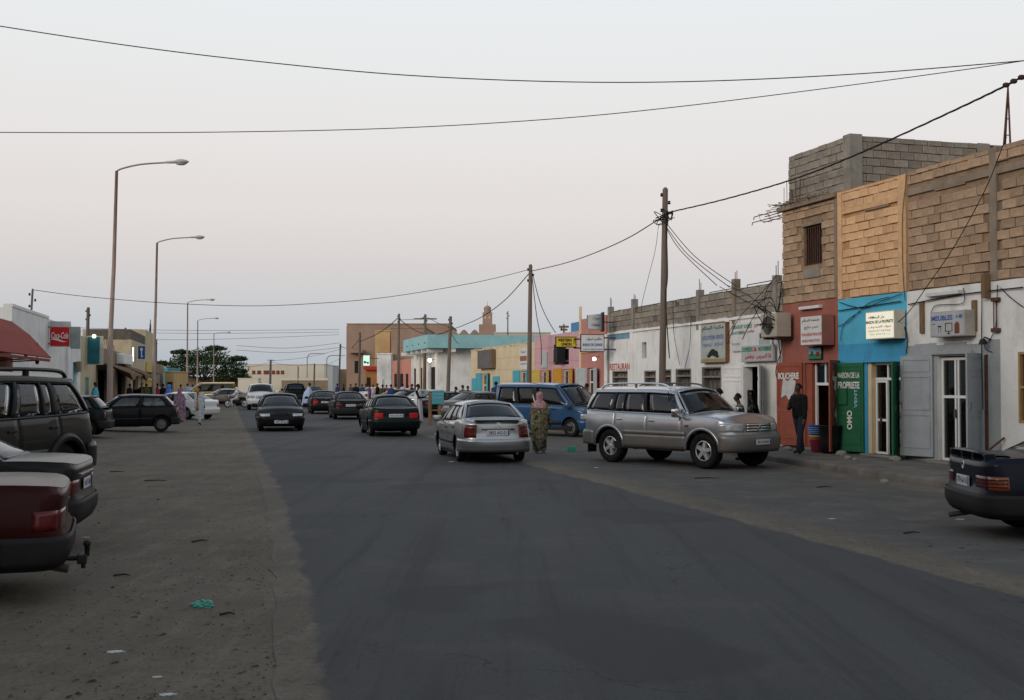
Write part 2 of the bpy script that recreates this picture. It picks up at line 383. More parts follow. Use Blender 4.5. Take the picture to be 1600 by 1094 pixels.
def strip(name, La, Lb, ys, z, m, jit, prof):
    rnd = random.Random(3); rows = []; ds = []
    for y in ys:
        a = lerp_list(La, y) + rnd.uniform(-jit, jit); b_ = lerp_list(Lb, y) + rnd.uniform(-jit, jit); wd = b_-a
        fr = [q/wd for q in prof if q < wd/2]; fr = fr + [1-q for q in fr[::-1]]
        n = 2*len(prof)
        while len(fr) < n: fr.insert(len(fr)//2, .5)
        rows.append([(a+f*wd, y, z) for f in fr]); ds.append([min(f, 1-f)*wd for f in fr])
    mb = MB(); mb.grid(rows, flip=True); me = mb.mesh(name, m); uv = me.uv_layers.new(name='UVMap'); fl = [q for r in ds for q in r]
    for lp in me.loops: uv.data[lp.index].uv = (fl[lp.vertex_index], rows[0][0][1])
    # normals up
    bm = bmesh.new(); bm.from_mesh(me)
    for f in bm.faces:
        if f.normal.z < 0: f.normal_flip()
    bm.to_mesh(me); bm.free()
    return tag(link(name, me), kind='structure')
ys = [-25+.5*i for i in range(0, 190)] + [70+4*i for i in range(0, 68)]
strip('road', ROAD_L, ROAD_R, ys, .0045, sheet_mat('road_asphalt', 'road'), .05, [0, .15, .4, .9, 1.6, 2.6])
ys2 = [-25+.8*i for i in range(0, 120)]
strip('road_shoulder', [(y, x-.35) for y, x in ROAD_R], [(y, x+.1) for y, x in KERB], ys2, .002, sheet_mat('old_asphalt', 'shoulder'), .10, [0, .3, .7, 1.3, 2.2])

# raised pavement with a worn kerb
rnd = random.Random(5); rows = []
for i in range(0, 300):
    y = -25+.6*i; k = lerp_list(KERB, y); f = lerp_list(FACX, y)+.3; j = rnd.uniform(-.03, .03); h = .145+rnd.uniform(-.012, .010)
    rows.append([(k+j, y, -.05), (k+j+.01, y, h*.72), (k+j+.035, y, h-.012), (k+j+.09, y, h), (k+.35, y, .15+rnd.uniform(-.008, .006)), ((k+f)/2, y, .155), (f, y, .155)])
PAVE = mat('pavement_concrete', (.165, .147, .128), .95, .22, 1.4, .5, 22, dirt=(.075, .068, .06), dirt_amt=.7, dscale=1.6)
mb = MB(); mb.grid(rows, flip=True); o = mb.build('pavement', PAVE, fixn=False); tag(o, kind='structure'); smooth_by_angle(o, 40)

# loose grit: far too many to count
rnd = random.Random(11); mb = MB()
def stone(mb, x, y, z, r, rnd):
    vs = [(x+r*rnd.uniform(.7,1.2), y, z), (x-r*rnd.uniform(.7,1.2), y+r*.2, z), (x, y+r*rnd.uniform(.6,1.1), z), (x+r*.1, y-r*rnd.uniform(.6,1.1), z), (x+r*rnd.uniform(-.3,.3), y+r*rnd.uniform(-.3,.3), z+r*rnd.uniform(.5,1.0))]
    mb.add(vs, [(0,2,4),(2,1,4),(1,3,4),(3,0,4)])
for i in range(3400):
    y = 6.5*math.exp(rnd.random()*2.1)
    if rnd.random() < .55:
        xl = lerp_list(ROAD_L, y); x = xl - abs(rnd.gauss(0, .35))*y/3 + rnd.uniform(-.1, .15); zq = gzl(x, y)
    else:
        a, b_ = lerp_list(ROAD_R, y), lerp_list(KERB, y); x = a + (b_-a)*rnd.random()**1.3; zq = 0
    stone(mb, x, y, .002+zq, rnd.choice([.004, .005, .006, .008, .011])*(1 if rnd.random() < .97 else 2.2), rnd)
chips = MB()
for i in range(900):           # trodden scraps, bark and dung
    y = 6.8*math.exp(rnd.random()*1.9)
    if rnd.random() < .6: x = lerp_list(ROAD_L, y)-.1-abs(rnd.gauss(0, .33))*y/2.6
    else: a, b_ = lerp_list(ROAD_R, y), lerp_list(KERB, y); x = a+.1+(b_-a-.2)*rnd.random()
    z = gzl(x, y)+.006; L_ = rnd.choice([.008, .012, .018, .034])*rnd.uniform(.6, 1.2); W_ = L_*rnd.uniform(.2, .55); an = rnd.uniform(-.6, .6); c_, s_ = math.cos(an), math.sin(an)
    vs = [(x+(u*c_-v*s_), y+(u*s_+v*c_), z+hh) for u, v, hh in ((-L_, -W_*.3, 0), (-L_*.2, -W_, .004), (L_, -W_*.1, 0), (L_*.4, W_, .006), (-L_*.5, W_*.8, 0))]; chips.add(vs, [(0, 1, 2, 3, 4)])
tag(chips.build('trodden_scraps', mat('dark_scrap', (.035, .03, .026), .95, .5, 1.1)), 'small dark trodden scraps strewn over the roadside sand', 'debris', kind='stuff')
tag(mb.build('gravel', mat('grit', (.125, .107, .088), .95, .6, 1.3)), 'loose grit and small stones strewn over the sandy roadside', 'gravel', kind='stuff')
# ------------------------------------------------------------------ common wall / trim materials
WHITE = mat('whitewash', (.73, .73, .71), .9, .10, 1.3, .35, 14, chip=(.42, .37, .31), chip_thr=.68, dirt=(.46, .44, .41), dirt_amt=.6, dscale=1.4)
WHITE2 = mat('old_whitewash', (.74, .745, .73), .9, .10, 1.0, .35, 11, chip=(.36, .32, .27), chip_thr=.65, dirt=(.46, .43, .39), dirt_amt=.55, dscale=1.9)
GREYP = mat('grey_blue_paint', (.33, .36, .375), .85, .10, 1.2, .3, 14, chip=(.52, .52, .50), chip_thr=.67, dirt=(.20, .20, .20), dirt_amt=.6, dscale=1.7)
BLUE1 = mat('sky_blue_paint', (.09, .43, .62), .8, .09, 1.5, .3, 14, chip=(.40, .36, .32), chip_thr=.67, dirt=(.10, .25, .34), dirt_amt=.5, dscale=2.2)
BLUE2 = mat('deep_blue_paint', (.06, .32, .53), .8, .10, 1.5, .3, 14, chip=(.36, .34, .31), chip_thr=.67, dirt=(.06, .15, .25), dirt_amt=.5, dscale=2.2)
REDW = mat('red_wall_paint', (.31, .115, .088), .88, .14, 1.6, .35, 14, chip=(.42, .33, .27), chip_thr=.66, dirt=(.20, .10, .08), dirt_amt=.6, dscale=2.0)
REDD = mat('red_door_paint', (.29, .082, .05), .62, .14, 2.2, .2, 18, chip=(.13, .07, .055), chip_thr=.63, dirt=(.22, .07, .05), dirt_amt=.6, dscale=3.2)
GREEND = mat('green_door_paint', (.022, .13, .06), .55, .15, 2.2, .2, 18, chip=(.10, .12, .09), chip_thr=.64, dirt=(.05, .12, .07), dirt_amt=.5, dscale=3.0)
GREYD = mat('grey_door_paint', (.33, .36, .385), .6, .10, 2.0, .2, 16, chip=(.17, .15, .13), chip_thr=.66, dirt=(.22, .23, .24), dirt_amt=.6, dscale=2.6)
CREAMJ = mat('cream_paint', (.62, .50, .33), .8, .08, 2)
WFRAME = mat('white_aluminium', (.72, .73, .72), .4, .05, 3)
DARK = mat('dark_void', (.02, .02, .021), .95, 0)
BROWNB = mat('brown_block', (.43, .305, .205), .95, .22, 5.0, .6, 26, dirt=(.31, .22, .148), dirt_amt=.6, dscale=3, objrand=.20)
BROWNM = mat('brown_mortar', (.27, .19, .126), .98, .25, 3.0, .7, 18)
OCHB = mat('ochre_block', (.70, .445, .25), .93, .15, 5.0, .6, 26, dirt=(.46, .28, .15), dirt_amt=.5, dscale=3, objrand=.14)
OCHM = mat('ochre_mortar', (.43, .26, .135), .97, .2, 3.0, .7, 18)
GREYB = mat('grey_block', (.285, .255, .215), .95, .2, 5.0, .6, 26, dirt=(.17, .152, .13), dirt_amt=.6, dscale=3, objrand=.18)
GREYM = mat('grey_mortar', (.135, .12, .10), .98, .2, 3.0, .7, 18)
CONC = mat('raw_concrete', (.25, .20, .155), .95, .2, 2.0, .6, 16, dirt=(.16, .125, .10), dirt_amt=.6, dscale=2)
CONCG = mat('grey_concrete', (.25, .235, .205), .95, .2, 2.0, .6, 16, dirt=(.15, .14, .12), dirt_amt=.6, dscale=2)
RUST = mat('rusty_steel', (.10, .05, .035), .85, .3, 8)
STEEL = mat('dull_steel', (.12, .115, .11), .55, .15, 5, metal=.5)
BLACKR = mat('black_rubber', (.012, .012, .012), .75, .2, 6)
WOOD = mat('weathered_wood', (.20, .13, .075), .85, .25, 6, .4, 20, stretch=(6, 6, .6))
GLS = glass('shop_glass', clear=.55)

BLK = {}
def block_mesh(m, k, bw, bh):
    key = (m.name, k, round(bw, 3), round(bh, 3))
    if key in BLK: return BLK[key]
    r = random.Random(k*17+3); j = lambda a: r.uniform(-a, a); mb = MB(); w2, h2 = bw/2, bh/2; c = .012
    back = [(-w2, -.10, -h2), (w2, -.10, -h2), (w2, -.10, h2), (-w2, -.10, h2)]
    mid = [(x+j(.006), -c, z+j(.005)) for x, y, z in back]
    fr = [(x*(1-2*c/bw)+j(.006), j(.006), z*(1-2*c/bh)+j(.006)) for x, y, z in back]
    mb.add(back+mid+fr, [(0,1,5,4),(1,2,6,5),(2,3,7,6),(3,0,4,7),(4,5,9,8),(5,6,10,9),(6,7,11,10),(7,4,8,11),(8,9,10,11)])
    me = mb.mesh('block', m)
    bm = bmesh.new(); bm.from_mesh(me); bmesh.ops.recalc_face_normals(bm, faces=bm.faces[:])
    for f in bm.faces:
        if abs(f.normal.y) > .8 and f.normal.y < 0: bmesh.ops.reverse_faces(bm, faces=bm.faces[:]); break
    bm.to_mesh(me); bm.free()
    BLK[key] = me; return me
def blockwork(parent, x0, x1, z0, z1, m, M=None, skip=(), inset=(), bw=.40, bh=.20, gap=.016, seed=1, holes=.0, wob=.016):
    """running bond of single blocks; M maps the wall frame (x along, y out, z up) into the parent"""
    r = random.Random(seed); M = M or Matrix(); n = 0; row = 0; z = z0
    while z < z1-.03:
        h = min(bh, z1-z); x = x0 - (bw/2 if row % 2 else 0) + r.uniform(-.03, .03)
        while x < x1-.02:
            a, b_ = max(x, x0), min(x+bw, x1); x += bw
            if b_-a < .07: continue
            cx, cz = (a+b_)/2, z+h/2
            if any(q[0]-.05 < cx < q[1]+.05 and q[2]-.04 < cz < q[3]+.04 for q in skip): continue
            if r.random() < holes: continue
            dy = r.uniform(-wob, wob*.6)
            for q in inset:
                if q[0] < cx < q[1] and q[2] < cz < q[3]: dy -= .022
            wq = 1.0 if b_-a > bw*.75 else .5
            me = block_mesh(m, r.randrange(5), bw*wq-gap, bh-gap)
            o = link('block', me, parent); n += 1
            sx = (b_-a-gap)/(bw*wq-gap)
            o.matrix_local = M @ Matrix.Translation((cx, dy, cz+r.uniform(-.006, .006))) @ Euler((r.uniform(-.02,.02), r.uniform(-.012,.012), r.uniform(-.02,.02))).to_matrix().to_4x4() @ Matrix.Diagonal((sx, 1, (h-gap)/(bh-gap), 1))
        z += bh; row += 1
    return n
def cat_rom(P, n=6):
    P = [Vector(p) for p in P]; out = []
    for i in range(len(P)-1):
        a, b_, c, d = P[max(i-1, 0)], P[i], P[i+1], P[min(i+2, len(P)-1)]
        for k in range(n):
            t = k/n; out.append(.5*((2*b_)+(-a+c)*t+(2*a-5*b_+4*c-d)*t*t+(-a+3*b_-3*c+d)*t**3))
    return out+[P[-1]]
CABLE = mat('black_cable', (.012, .012, .013), .7, 0)
def cable(label, pts, r=.012, group=None, name='cable', n=6, m=None):
    mb = MB(); mb.tube(cat_rom(pts, n), r, 5); o = mb.build(name, m or CABLE, smooth=True)
    return tag(o, label, 'cable', group)
def leaf(parent, hinge, z0, z1, wid, ang, m, near=True, name='shutter', th=.035, y0=.03, panel=True, trim=None):
    """door leaf hinged at local x=hinge; ang = degrees opened; near: hinge on the camera side of the opening"""
    e = MB(); sg = 1 if near else -1
    e.box(0, wid, -th, 0, z0, z1)
    o = e.build(name, m, parent); o.location = (hinge, y0, 0)
    a = R(ang); o.rotation_euler = (0, 0, a if near else math.pi-a)
    p = MB()
    if panel:
        for (a0, a1, b0, b1) in ((.06, wid-.06, .08, .42), (.06, wid-.06, .46, .80), (.06, wid-.06, .84, .97)):
            h = z1-z0
            for fy0, fy1 in ((0.002, .014), (-th-.014, -th-.002)):
                p.box(a0, a1, fy0, fy1, z0+h*b0, z0+h*b0+.035); p.box(a0, a1, fy0, fy1, z0+h*b1-.035, z0+h*b1)
                p.box(a0, a0+.035, fy0, fy1, z0+h*b0+.036, z0+h*b1-.036); p.box(a1-.035, a1, fy0, fy1, z0+h*b0+.036, z0+h*b1-.036)
        p.build('moulding', trim or m, o)
    hb = MB(); hb.tube([(wid-.07, .02, z0+(z1-z0)*.48), (wid-.07, .05, z0+(z1-z0)*.48), (wid-.07, .05, z0+(z1-z0)*.54), (wid-.07, .02, z0+(z1-z0)*.54)], .008, 5); hb.build('handle', STEEL, o)
    return o
def glazed_door(parent, a0, a1, z0, z1, y, cols, rails, fm=None, fw=.06, name='glass_door'):
    """frame with panes; cols = fractions of verticals, rails = fractions of heights"""
    fm = fm or WFRAME; f = MB(); W, H = a1-a0, z1-z0
    xs = [a0] + [a0+W*c for c in cols] + [a1]; zs = [z0] + [z0+H*c for c in rails] + [z1]
    for i, x in enumerate(xs):
        q = fw if i in (0, len(xs)-1) else fw*.8; f.box(x-(0 if i == 0 else (q if i == len(xs)-1 else q/2)), x+(q if i == 0 else (0 if i == len(xs)-1 else q/2)), y-.05, y, z0, z1)
    for i, z in enumerate(zs):
        q = fw; za = z if i == 0 else (z-q if i == len(zs)-1 else z-q/2); f.box(a0+fw+.001, a1-fw-.001, y-.047, y-.003, za, za+q)
    o = f.build(name, fm, parent)
    for i in range(len(xs)-1):
        for j in range(len(zs)-1):
            p = MB(); p.box(xs[i]+.02, xs[i+1]-.02, y-.03, y-.024, zs[j]+.02, zs[j+1]-.02); p.build('pane', GLS, o)
    h = MB(); h.box(a0+W*.5-.02, a0+W*.5+.02, y+.001, y+.045, z0+H*.42, z0+H*.5); h.build('handle', STEEL, o)
    return o

# ================================================================== right row, nearest three shops (two storeys)
F1 = Fac((9.24, 25.9), (-.30, 1))
Z1 = F1.sz(1460, 451)[1]; ZT = 6.64; Z0 = .12
S = F1.s
# --- white furniture shop
sb, se = -9.0, S(1418)
B1 = thing('shop_building', 'two-storey building with white and grey ground floor, brown block upper wall, furniture sign', 'building', (F1.O.x, F1.O.y, 0), F1.rz, 'two-storey block shop buildings on the right')
dr = F1.rect(1464, 556, 1511, 722); dr = (dr[0], dr[1]+.0, .2, dr[3]); wr_ = F1.rect(1592, 549, 1650, 662)
mb = MB(); wall_open(mb, sb, se, Z0, Z1, [dr, wr_], .28); shell(mb, sb, se, 9, Z0, Z1, .28); mb.build('wall', WHITE, B1)
# grey-blue dado painted round the door, with a ragged edge
gz = F1.sz(1440, 538)[1]; ga, gb = S(1566), se-.02
rows = []
r_ = random.Random(2)
pm = MB()
for (a, b_, c, d) in ((ga, dr[0]-.002, Z0, gz), (dr[1]+.002, gb, Z0, gz), (dr[0], dr[1], dr[3]+.002, gz)):
    n = max(2, int((b_-a)/.25))
    for i in range(n):
        x0, x1 = a+(b_-a)*i/n, a+(b_-a)*(i+1)/n; t = d + r_.uniform(-.05, .03)
        if a == ga and i == 0: x0 += .05
        pm.add([(x0, .005, c), (x1, .005, c), (x1, .005, t), (x0, .005, t)], [(3, 2, 1, 0)])
pm.build('dado_paint', GREYP, B1)
glazed_door(B1, dr[0]+.02, dr[1]-.02, .2, dr[3]-.03, -.10, (.42, .52), (.62,))
st = MB(); st.bbox(dr[0]-.1, dr[1]+.1, -.27, .22, .13, .2, .015); st.build('door_step', CONCG, B1)
lt = MB(); lt.bbox(dr[0]-.22, dr[1]+.18, .006, .07, dr[3]+.03, dr[3]+.10, .01); lt.build('lintel', GREYP, B1)
lv = leaf(B1, dr[1]+.10, .26, dr[3]+.02, .88, 166, GREYD, near=False, y0=.05)
leaf(B1, S(1537), .3, dr[3]+.03, .80, 122, GREYD, near=True, y0=.05)
fp = MB(); fp.box(S(1537)-.14, S(1537)-.08, .01, .05, .2, dr[3]); fp.build('shutter_shade_strip', RUST, B1)  # dark strip standing in for the shade behind the open shutter
# barred window at the edge of the frame
f = MB(); a0, a1, b0, b1 = wr_
for x in (a0, a1-.05): f.box(x, x+.05, -.12, .02, b0, b1)
for z in (b0, (b0+b1)/2-.025, b1-.05): f.box(a0+.051, a1-.051, -.11, .015, z, z+.05)
wfr = f.build('window', mat('yellow_brown_paint', (.38, .24, .10), .7, .15, 3), B1)
for i in range(9):
    q = MB(); x = a0+.1+(a1-a0-.2)*i/8; q.tube([(x, -.03, b0+.05), (x, -.03, b1-.05)], .012, 5); q.build('bar', RUST, wfr)
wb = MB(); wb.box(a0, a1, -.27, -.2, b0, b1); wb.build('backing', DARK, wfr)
# upper storey in blocks
wi = F1.rect(1463, 293, 1508, 378)
up = MB(); wall_open(up, sb, se, Z1+.002, ZT+.05, [], .25); shell(up, sb, se, 9, Z1+.002, ZT-.05, .25)
for i in range(len(up.v)): up.v[i].y -= .06
up.build('upper_wall', BROWNM, B1)
col = (S(1560), S(1549)); ringz = ZT-.52
pr = MB(); pr.bbox(col[0], col[1], -.08, .012, Z1+.01, ZT+.04, .01); pr.build('pier', CONC, B1)
rb = MB(); rb.bbox(sb, se-.02, -.06, -.006, ringz, ringz+.15, .008); rb.build('ring_beam', CONC, B1)
lb = MB(); lb.bbox(wi[0]-.03, wi[1]+.03, -.2, -.012, wi[3], wi[3]+.05, .006); lb.build('lintel', BROWNM, B1)
sk = [(col[0], col[1], 0, 9), (sb, -5.2, 0, 9), (sb, se, ringz-.02, ringz+.14)]
blockwork(B1, -5.2, se-.05, Z1+.02, ZT+.03, BROWNB, None, sk, [wi], seed=4, holes=.006)
lu = MB(); lu.box(sb, -5.25, -.03, .0, Z1+.02, ZT); lu.build('plain_wall', BROWNB, B1)
# rooftop mast: two leaning steel legs bound together, cables running up
T = F1.w(S(1577, -.6), -.6, ZT+.05)
mast = thing('rooftop_mast', 'rusty lattice cable mast standing on the roof of the furniture shop', 'mast', T)
top = at(1575, 135, T.y) - T
for dx, dy in ((-.08, 0), (.08, 0), (0, .12)):
    q = MB(); q.tube([(dx, dy, -.1), (top.x, top.y, top.z)], [.022, .016], 6); q.build('leg', RUST, mast)
q = MB()
for t in (.25, .5, .72): q.tube([(-.08*(1-t)+top.x*t, 0, top.z*t), (.08*(1-t)+top.x*t, 0, top.z*t)], .012, 5)
q.build('rung', RUST, mast)

# --- blue cleaning shop
sb, se = S(1418), S(1310)
B2 = thing('shop_building', 'two-storey building with bright blue ground floor and ochre block upper wall', 'building', (F1.O.x, F1.O.y, 0), F1.rz, 'two-storey block shop buildings on the right')
sb += .004
dr = F1.rect(1355, 566, 1408, 712); dr = (dr[0], dr[1], .2, dr[3])
zb = F1.sz(1365, 536)[1]
mb = MB(); wall_open(mb, sb, se, Z0, Z1, [dr], .28); shell(mb, sb, se, 9, Z0, Z1, .28); mb.build('wall', BLUE1, B2)
pm = MB()
for (a, b_, c, d) in ((sb+.01, dr[0]-.002, Z0, zb), (dr[1]+.002, se-.01, Z0, zb), (dr[0], dr[1], dr[3]+.002, zb)):
    pm.add([(a, .005, c), (b_, .005, c), (b_, .005, d), (a, .005, d)], [(3, 2, 1, 0)])
pm.build('dado_paint', BLUE2, B2)
lt = MB(); lt.bbox(dr[0]-.1, dr[1]+.1, .006, .06, dr[3], dr[3]+.07, .01); lt.build('lintel', BLUE2, B2)
jb = MB(); jb.box(dr[1]-.14, dr[1]-.003, -.2, -.02, .2, dr[3]-.01); jb.build('jamb', CREAMJ, B2)
glazed_door(B2, dr[1]-.62, dr[1]-.15, .2, dr[3]-.42, -.13, (), (.46,), fw=.055)
f = MB(); f.box(dr[0]+.01, dr[1]-.15, -.18, -.12, dr[3]-.42, dr[3]-.36); f.box(dr[0]+.01, dr[1]-.15, -.18, -.12, dr[3]-.06, dr[3]-.002); f.box((dr[0]+dr[1])/2, (dr[0]+dr[1])/2+.05, -.175, -.125, dr[3]-.359, dr[3]-.061)
tr = f.build('transom', WFRAME, B2); p = MB(); p.box(dr[0]+.02, dr[1]-.16, -.155, -.150, dr[3]-.36, dr[3]-.06); p.build('pane', GLS, tr)
st = MB(); st.bbox(dr[0]-.1, dr[1]+.1, -.27, .16, .13, .2, .015); st.build('door_step', CONCG, B2)
lg = leaf(B2, dr[1]+.10, .22, dr[3]+.0, .80, 158, GREEND, near=False, y0=.05)
lg2 = leaf(B2, dr[0]-.0, .22, dr[3]+.0, .78, 135, GREEND, near=True, y0=.05)
WPAINT = mat('white_lettering', (.72, .72, .70), .8, .1, 9)
PALEB = mat('pale_blue_lettering', (.30, .52, .66), .8, .15, 9)
Mt = Matrix(((-1,0,0,.40),(0,0,1,.016),(0,1,0,dr[3]-.30),(0,0,0,1)))
text('MAISON DE LA', .62, .14, WPAINT, lg, Mt, bold=.02); Mt2 = Mt.copy(); Mt2[2][3] -= .24; text('PROPRIETE', .62, .17, WPAINT, lg, Mt2, bold=.03)
Mt3 = Matrix(((0,1,0,.38),(0,0,1,.016),(1,0,0,.98),(0,0,0,1))); text('OMO', .46, .15, WPAINT, lg, Mt3, bold=.03)
Mt4 = Matrix(((0,1,0,.20),(0,0,1,.016),(1,0,0,1.55),(0,0,0,1))); text('VENTE', .55, .08, PALEB, lg, Mt4, bold=.02)
mbx = MB(); mbx.bbox(.44, .70, .002, .05, 1.35, 1.75, .01); mbx.build('letter_box', GREEND, lg)
# cartons stacked inside the blue shop
CART = mat('carton', (.40, .30, .20), .9, .12, 3); MARK = mat('blue_print', (.04, .10, .30), .7, 0)
bx = bpy.data.meshes.new('x'); k = 0
def carton(fac, a, o, z, label):
    t = thing('carton', label, 'box', fac.w(a, o, z), fac.rz, 'cartons stacked behind the blue shop door')
    q = MB(); q.bbox(-.24, .24, -.2, .2, 0, .33, .012); q.build('carton_body', CART, t)
    q = MB(); q.box(-.235, .235, .201, .2025, .145, .185); q.build('tape', mat('tape', (.5, .4, .27), .4, 0), t)
    q = MB(); q.lathe([(.0, .203), (.09, .203)], 14, Matrix.Diagonal((1, 1, .5, 1)) , axis='y'); o_ = q.build('printed_mark', MARK, t); o_.location = (0, 0, .24)
words = ['lowest', 'second from floor', 'third from floor', 'fourth from floor', 'fifth from floor', 'topmost']
for c in range(2):
    for i in range(6):
        carton(F1, (dr[0]+.32)+c*.50, -.72-.04*((i+c) % 2), .16+.335*i, 'brown carton, %s in the %s stack inside the blue shop door' % (words[i], 'near' if c == 0 else 'far'))
wi = F1.rect(1353, 326, 1389, 392)
up = MB(); wall_open(up, sb, se, Z1+.002, ZT+.02, [], .25); shell(up, sb, se, 9, Z1+.002, ZT-.05, .25)
for i in range(len(up.v)): up.v[i].y -= .06
up.build('upper_wall', OCHM, B2)
for a, b_ in ((sb+.01, sb+.30), (se-.2, se-.01)):
    pr = MB(); pr.bbox(a, b_, -.08, .014, Z1+.01, ZT+.0, .01); pr.build('pier', OCHB, B2)
rb = MB(); rb.bbox(sb+.31, se-.21, -.06, -.004, ringz-.06, ringz+.08, .008); rb.build('ring_beam', OCHB, B2)
lb = MB(); lb.bbox(wi[0]-.03, wi[1]+.03, -.2, -.012, wi[3], wi[3]+.05, .006); lb.build('lintel', BROWNM, B2)
blockwork(B2, sb+.30, se-.20, Z1+.02, ZT+.0, OCHB, None, [(sb, se, ringz-.08, ringz+.07)], [wi], seed=9, holes=.01)

# --- red butcher shop
sb, se = S(1310)+.004, S(1223)
B3 = thing('shop_building', 'building with dark red butcher front, brown block storey and grey block rooftop room', 'building', (F1.O.x, F1.O.y, 0), F1.rz, 'two-storey block shop buildings on the right')
dr = F1.rect(1257, 567, 1297, 706); dr = (dr[0], dr[1], .2, dr[3])
mb = MB(); wall_open(mb, sb, se, Z0, Z1+.05, [dr], .28); shell(mb, sb, se, 9, Z0, Z1+.05, .28); mb.build('wall', REDW, B3)
f = MB(); q0, q1 = dr[0]+.02, dr[1]-.35
f.box(q0, q1, -.2, -.14, dr[3]-.58, dr[3]-.51); f.box((q0+q1)/2-.03, (q0+q1)/2+.03, -.198, -.142, dr[3]-.509, dr[3]-.01); f.box(q1, q1+.06, -.2, -.14, .2, dr[3]-.01)
tr = f.build('transom', WFRAME, B3); p = MB(); p.box(q0, q1, -.17, -.165, dr[3]-.51, dr[3]-.02); p.build('pane', GLS, tr)
jb = MB(); jb.box(dr[1]-.28, dr[1]-.003, -.2, -.05, .2, dr[3]-.01); jb.build('jamb', REDD, B3)
st = MB(); st.bbox(dr[0]-.05, dr[1]+.1, -.27, .1, .13, .2, .015); st.build('door_step', CONCG, B3)
l1 = leaf(B3, dr[1]+.06, .22, dr[3]+.02, .98, 168, REDD, near=False, y0=.05)
l2 = leaf(B3, S(1316), .22, dr[3]+.04, .86, 131, REDD, near=True, y0=.05)
Mt = Matrix(((-1,0,0,.49),(0,0,1,.016),(0,1,0,dr[3]-.33),(0,0,0,1))); text('BOUCHERIE', .80, .17, WPAINT, l1, Mt, bold=.03)
Mt = Matrix(((-1,0,0,.45),(0,0,1,.017),(0,1,0,dr[3]-.36),(0,0,0,1))); text(arabic('ملحمة'), .55, .24, WPAINT, l2, Mt, bold=.03)
def torn(parent, pts, M, m=None):
    q = MB(); q.add([M @ Vector((x, y, .002)) for x, y in pts], [tuple(range(len(pts)))]); return q.build('torn_poster', m or mat('torn_paper', (.52, .52, .52), .9, .15, 6), parent)
Mt = Matrix(((-1,0,0,.5),(0,0,1,.016),(0,1,0,1.72),(0,0,0,1))); torn(l1, [(-.28,-.25),(-.1,-.16),(.02,-.3),(.22,-.1),(.3,.2),(.1,.28),(-.02,.2),(-.2,.3),(-.24,.05)], Mt)
for zc, sc in ((1.75, 1), (1.08, .8)):
    Mt = Matrix(((-1,0,0,.42),(0,0,1,.016),(0,1,0,zc),(0,0,0,1))); torn(l2, [(x*sc, y*sc) for x, y in [(-.2,-.02),(-.08,-.05),(.08,-.33),(.2,-.1),(.16,.12),(.02,.3),(-.1,.18)]], Mt)
up = MB(); wo_ = F1.rect(1243, 352, 1285, 424); wn = F1.rect(1254, 352, 1283, 414)
wall_open(up, sb, se, Z1+.052, ZT-.0, [wn], .25); shell(up, sb, se, 9, Z1+.052, ZT-.05, .25)
for i in range(len(up.v)): up.v[i].y -= .06
up.build('upper_wall', BROWNM, B3)
f = MB(); f.bbox(wn[0]-.05, wn[1]+.05, -.2, -.01, wn[3]+.002, wn[3]+.09, .01); f.build('lintel', CONC, B3)
f = MB(); f.box(wn[0], wn[0]+.05, -.2, -.14, wn[2], wn[3]); f.box(wn[1]-.05, wn[1], -.2, -.14, wn[2], wn[3]); f.box(wn[0]+.051, wn[1]-.051, -.2, -.14, wn[3]-.05, wn[3]); f.box(wn[0]+.051, wn[1]-.051, -.2, -.14, wn[2], wn[2]+.05)
wf = f.build('window', WOOD, B3)
for i in range(8):
    q = MB(); x = wn[0]+.08+(wn[1]-wn[0]-.16)*i/7; q.tube([(x, -.1, wn[2]+.02), (x, -.1, wn[3]-.02)], .016, 5); q.build('bar', RUST, wf)
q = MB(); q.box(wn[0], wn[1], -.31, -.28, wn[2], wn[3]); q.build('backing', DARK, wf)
f = MB(); f.bbox(wn[0]+.02, wn[1]-.1, -.06, .03, wn[2]-.34, wn[2]-.1, .01); f.build('patch', CONCG, B3)
pr = MB(); pr.bbox(sb+.01, sb+.14, -.08, .012, Z1+.06, ZT-.05, .01); pr.build('pier', CONC, B3)
blockwork(B3, sb+.14, se-.0, Z1+.07, ZT-.12, BROWNB, None, [(wn[0]-.1, wn[1]+.1, wn[2]-.05, wn[3]+.1)], seed=14, holes=.012)
# roof slab, ragged rubble edge, starter bars
f = MB(); f.bbox(sb+.005, se+.10, -9, .10, ZT-.11, ZT+.02, .02); f.build('roof_slab', CONC, B3)
r_ = random.Random(8); f = MB()
for i in range(70):
    x = r_.uniform(sb+.1, se+.05); q = r_.uniform(.03, .08); f.cbox((x, r_.uniform(-.1, .1), ZT+.03+r_.uniform(0, .04)), (q, q*.8, q*.6), Matrix.Rotation(r_.uniform(-.05, .05), 4, 'X'))
f.build('rubble_edge', CONC, B3)['kind'] = 'stuff'
for k, (zz, L_) in enumerate(((ZT-.02, 1.65), (ZT-.17, 1.75))):
    q = MB(); q.tube([(se-.1, -.05, zz), (se+L_, -.05, zz), (se+L_+.03, -.05, zz-.08)], .014, 5); q.build('starter_bar', RUST, B3)
    q = MB(); q.tube([(se-.1, -.35, zz+.01), (se+L_*.95, -.35, zz+.01)], .014, 5); q.build('starter_bar', RUST, B3)
for i in range(3):
    x = se+.35+.5*i; q = MB(); q.tube([(x, -.03, ZT+.02), (x-.12, -.03, ZT-.2), (x-.12, -.37, ZT-.2), (x, -.37, ZT+.02), (x, -.03, ZT+.02)], .008, 4); q.build('stirrup', RUST, B3)
for i in range(9):
    x = se-.1+.06*i; q = MB(); q.tube([(x-.3, -.15-.08*i, ZT+.03), (x+.6+r_.uniform(0, .9), -.15-.1*i+r_.uniform(-.2, .2), ZT+.1+r_.uniform(0, .28))], .009, 4); q.build('starter_bar', RUST, B3)
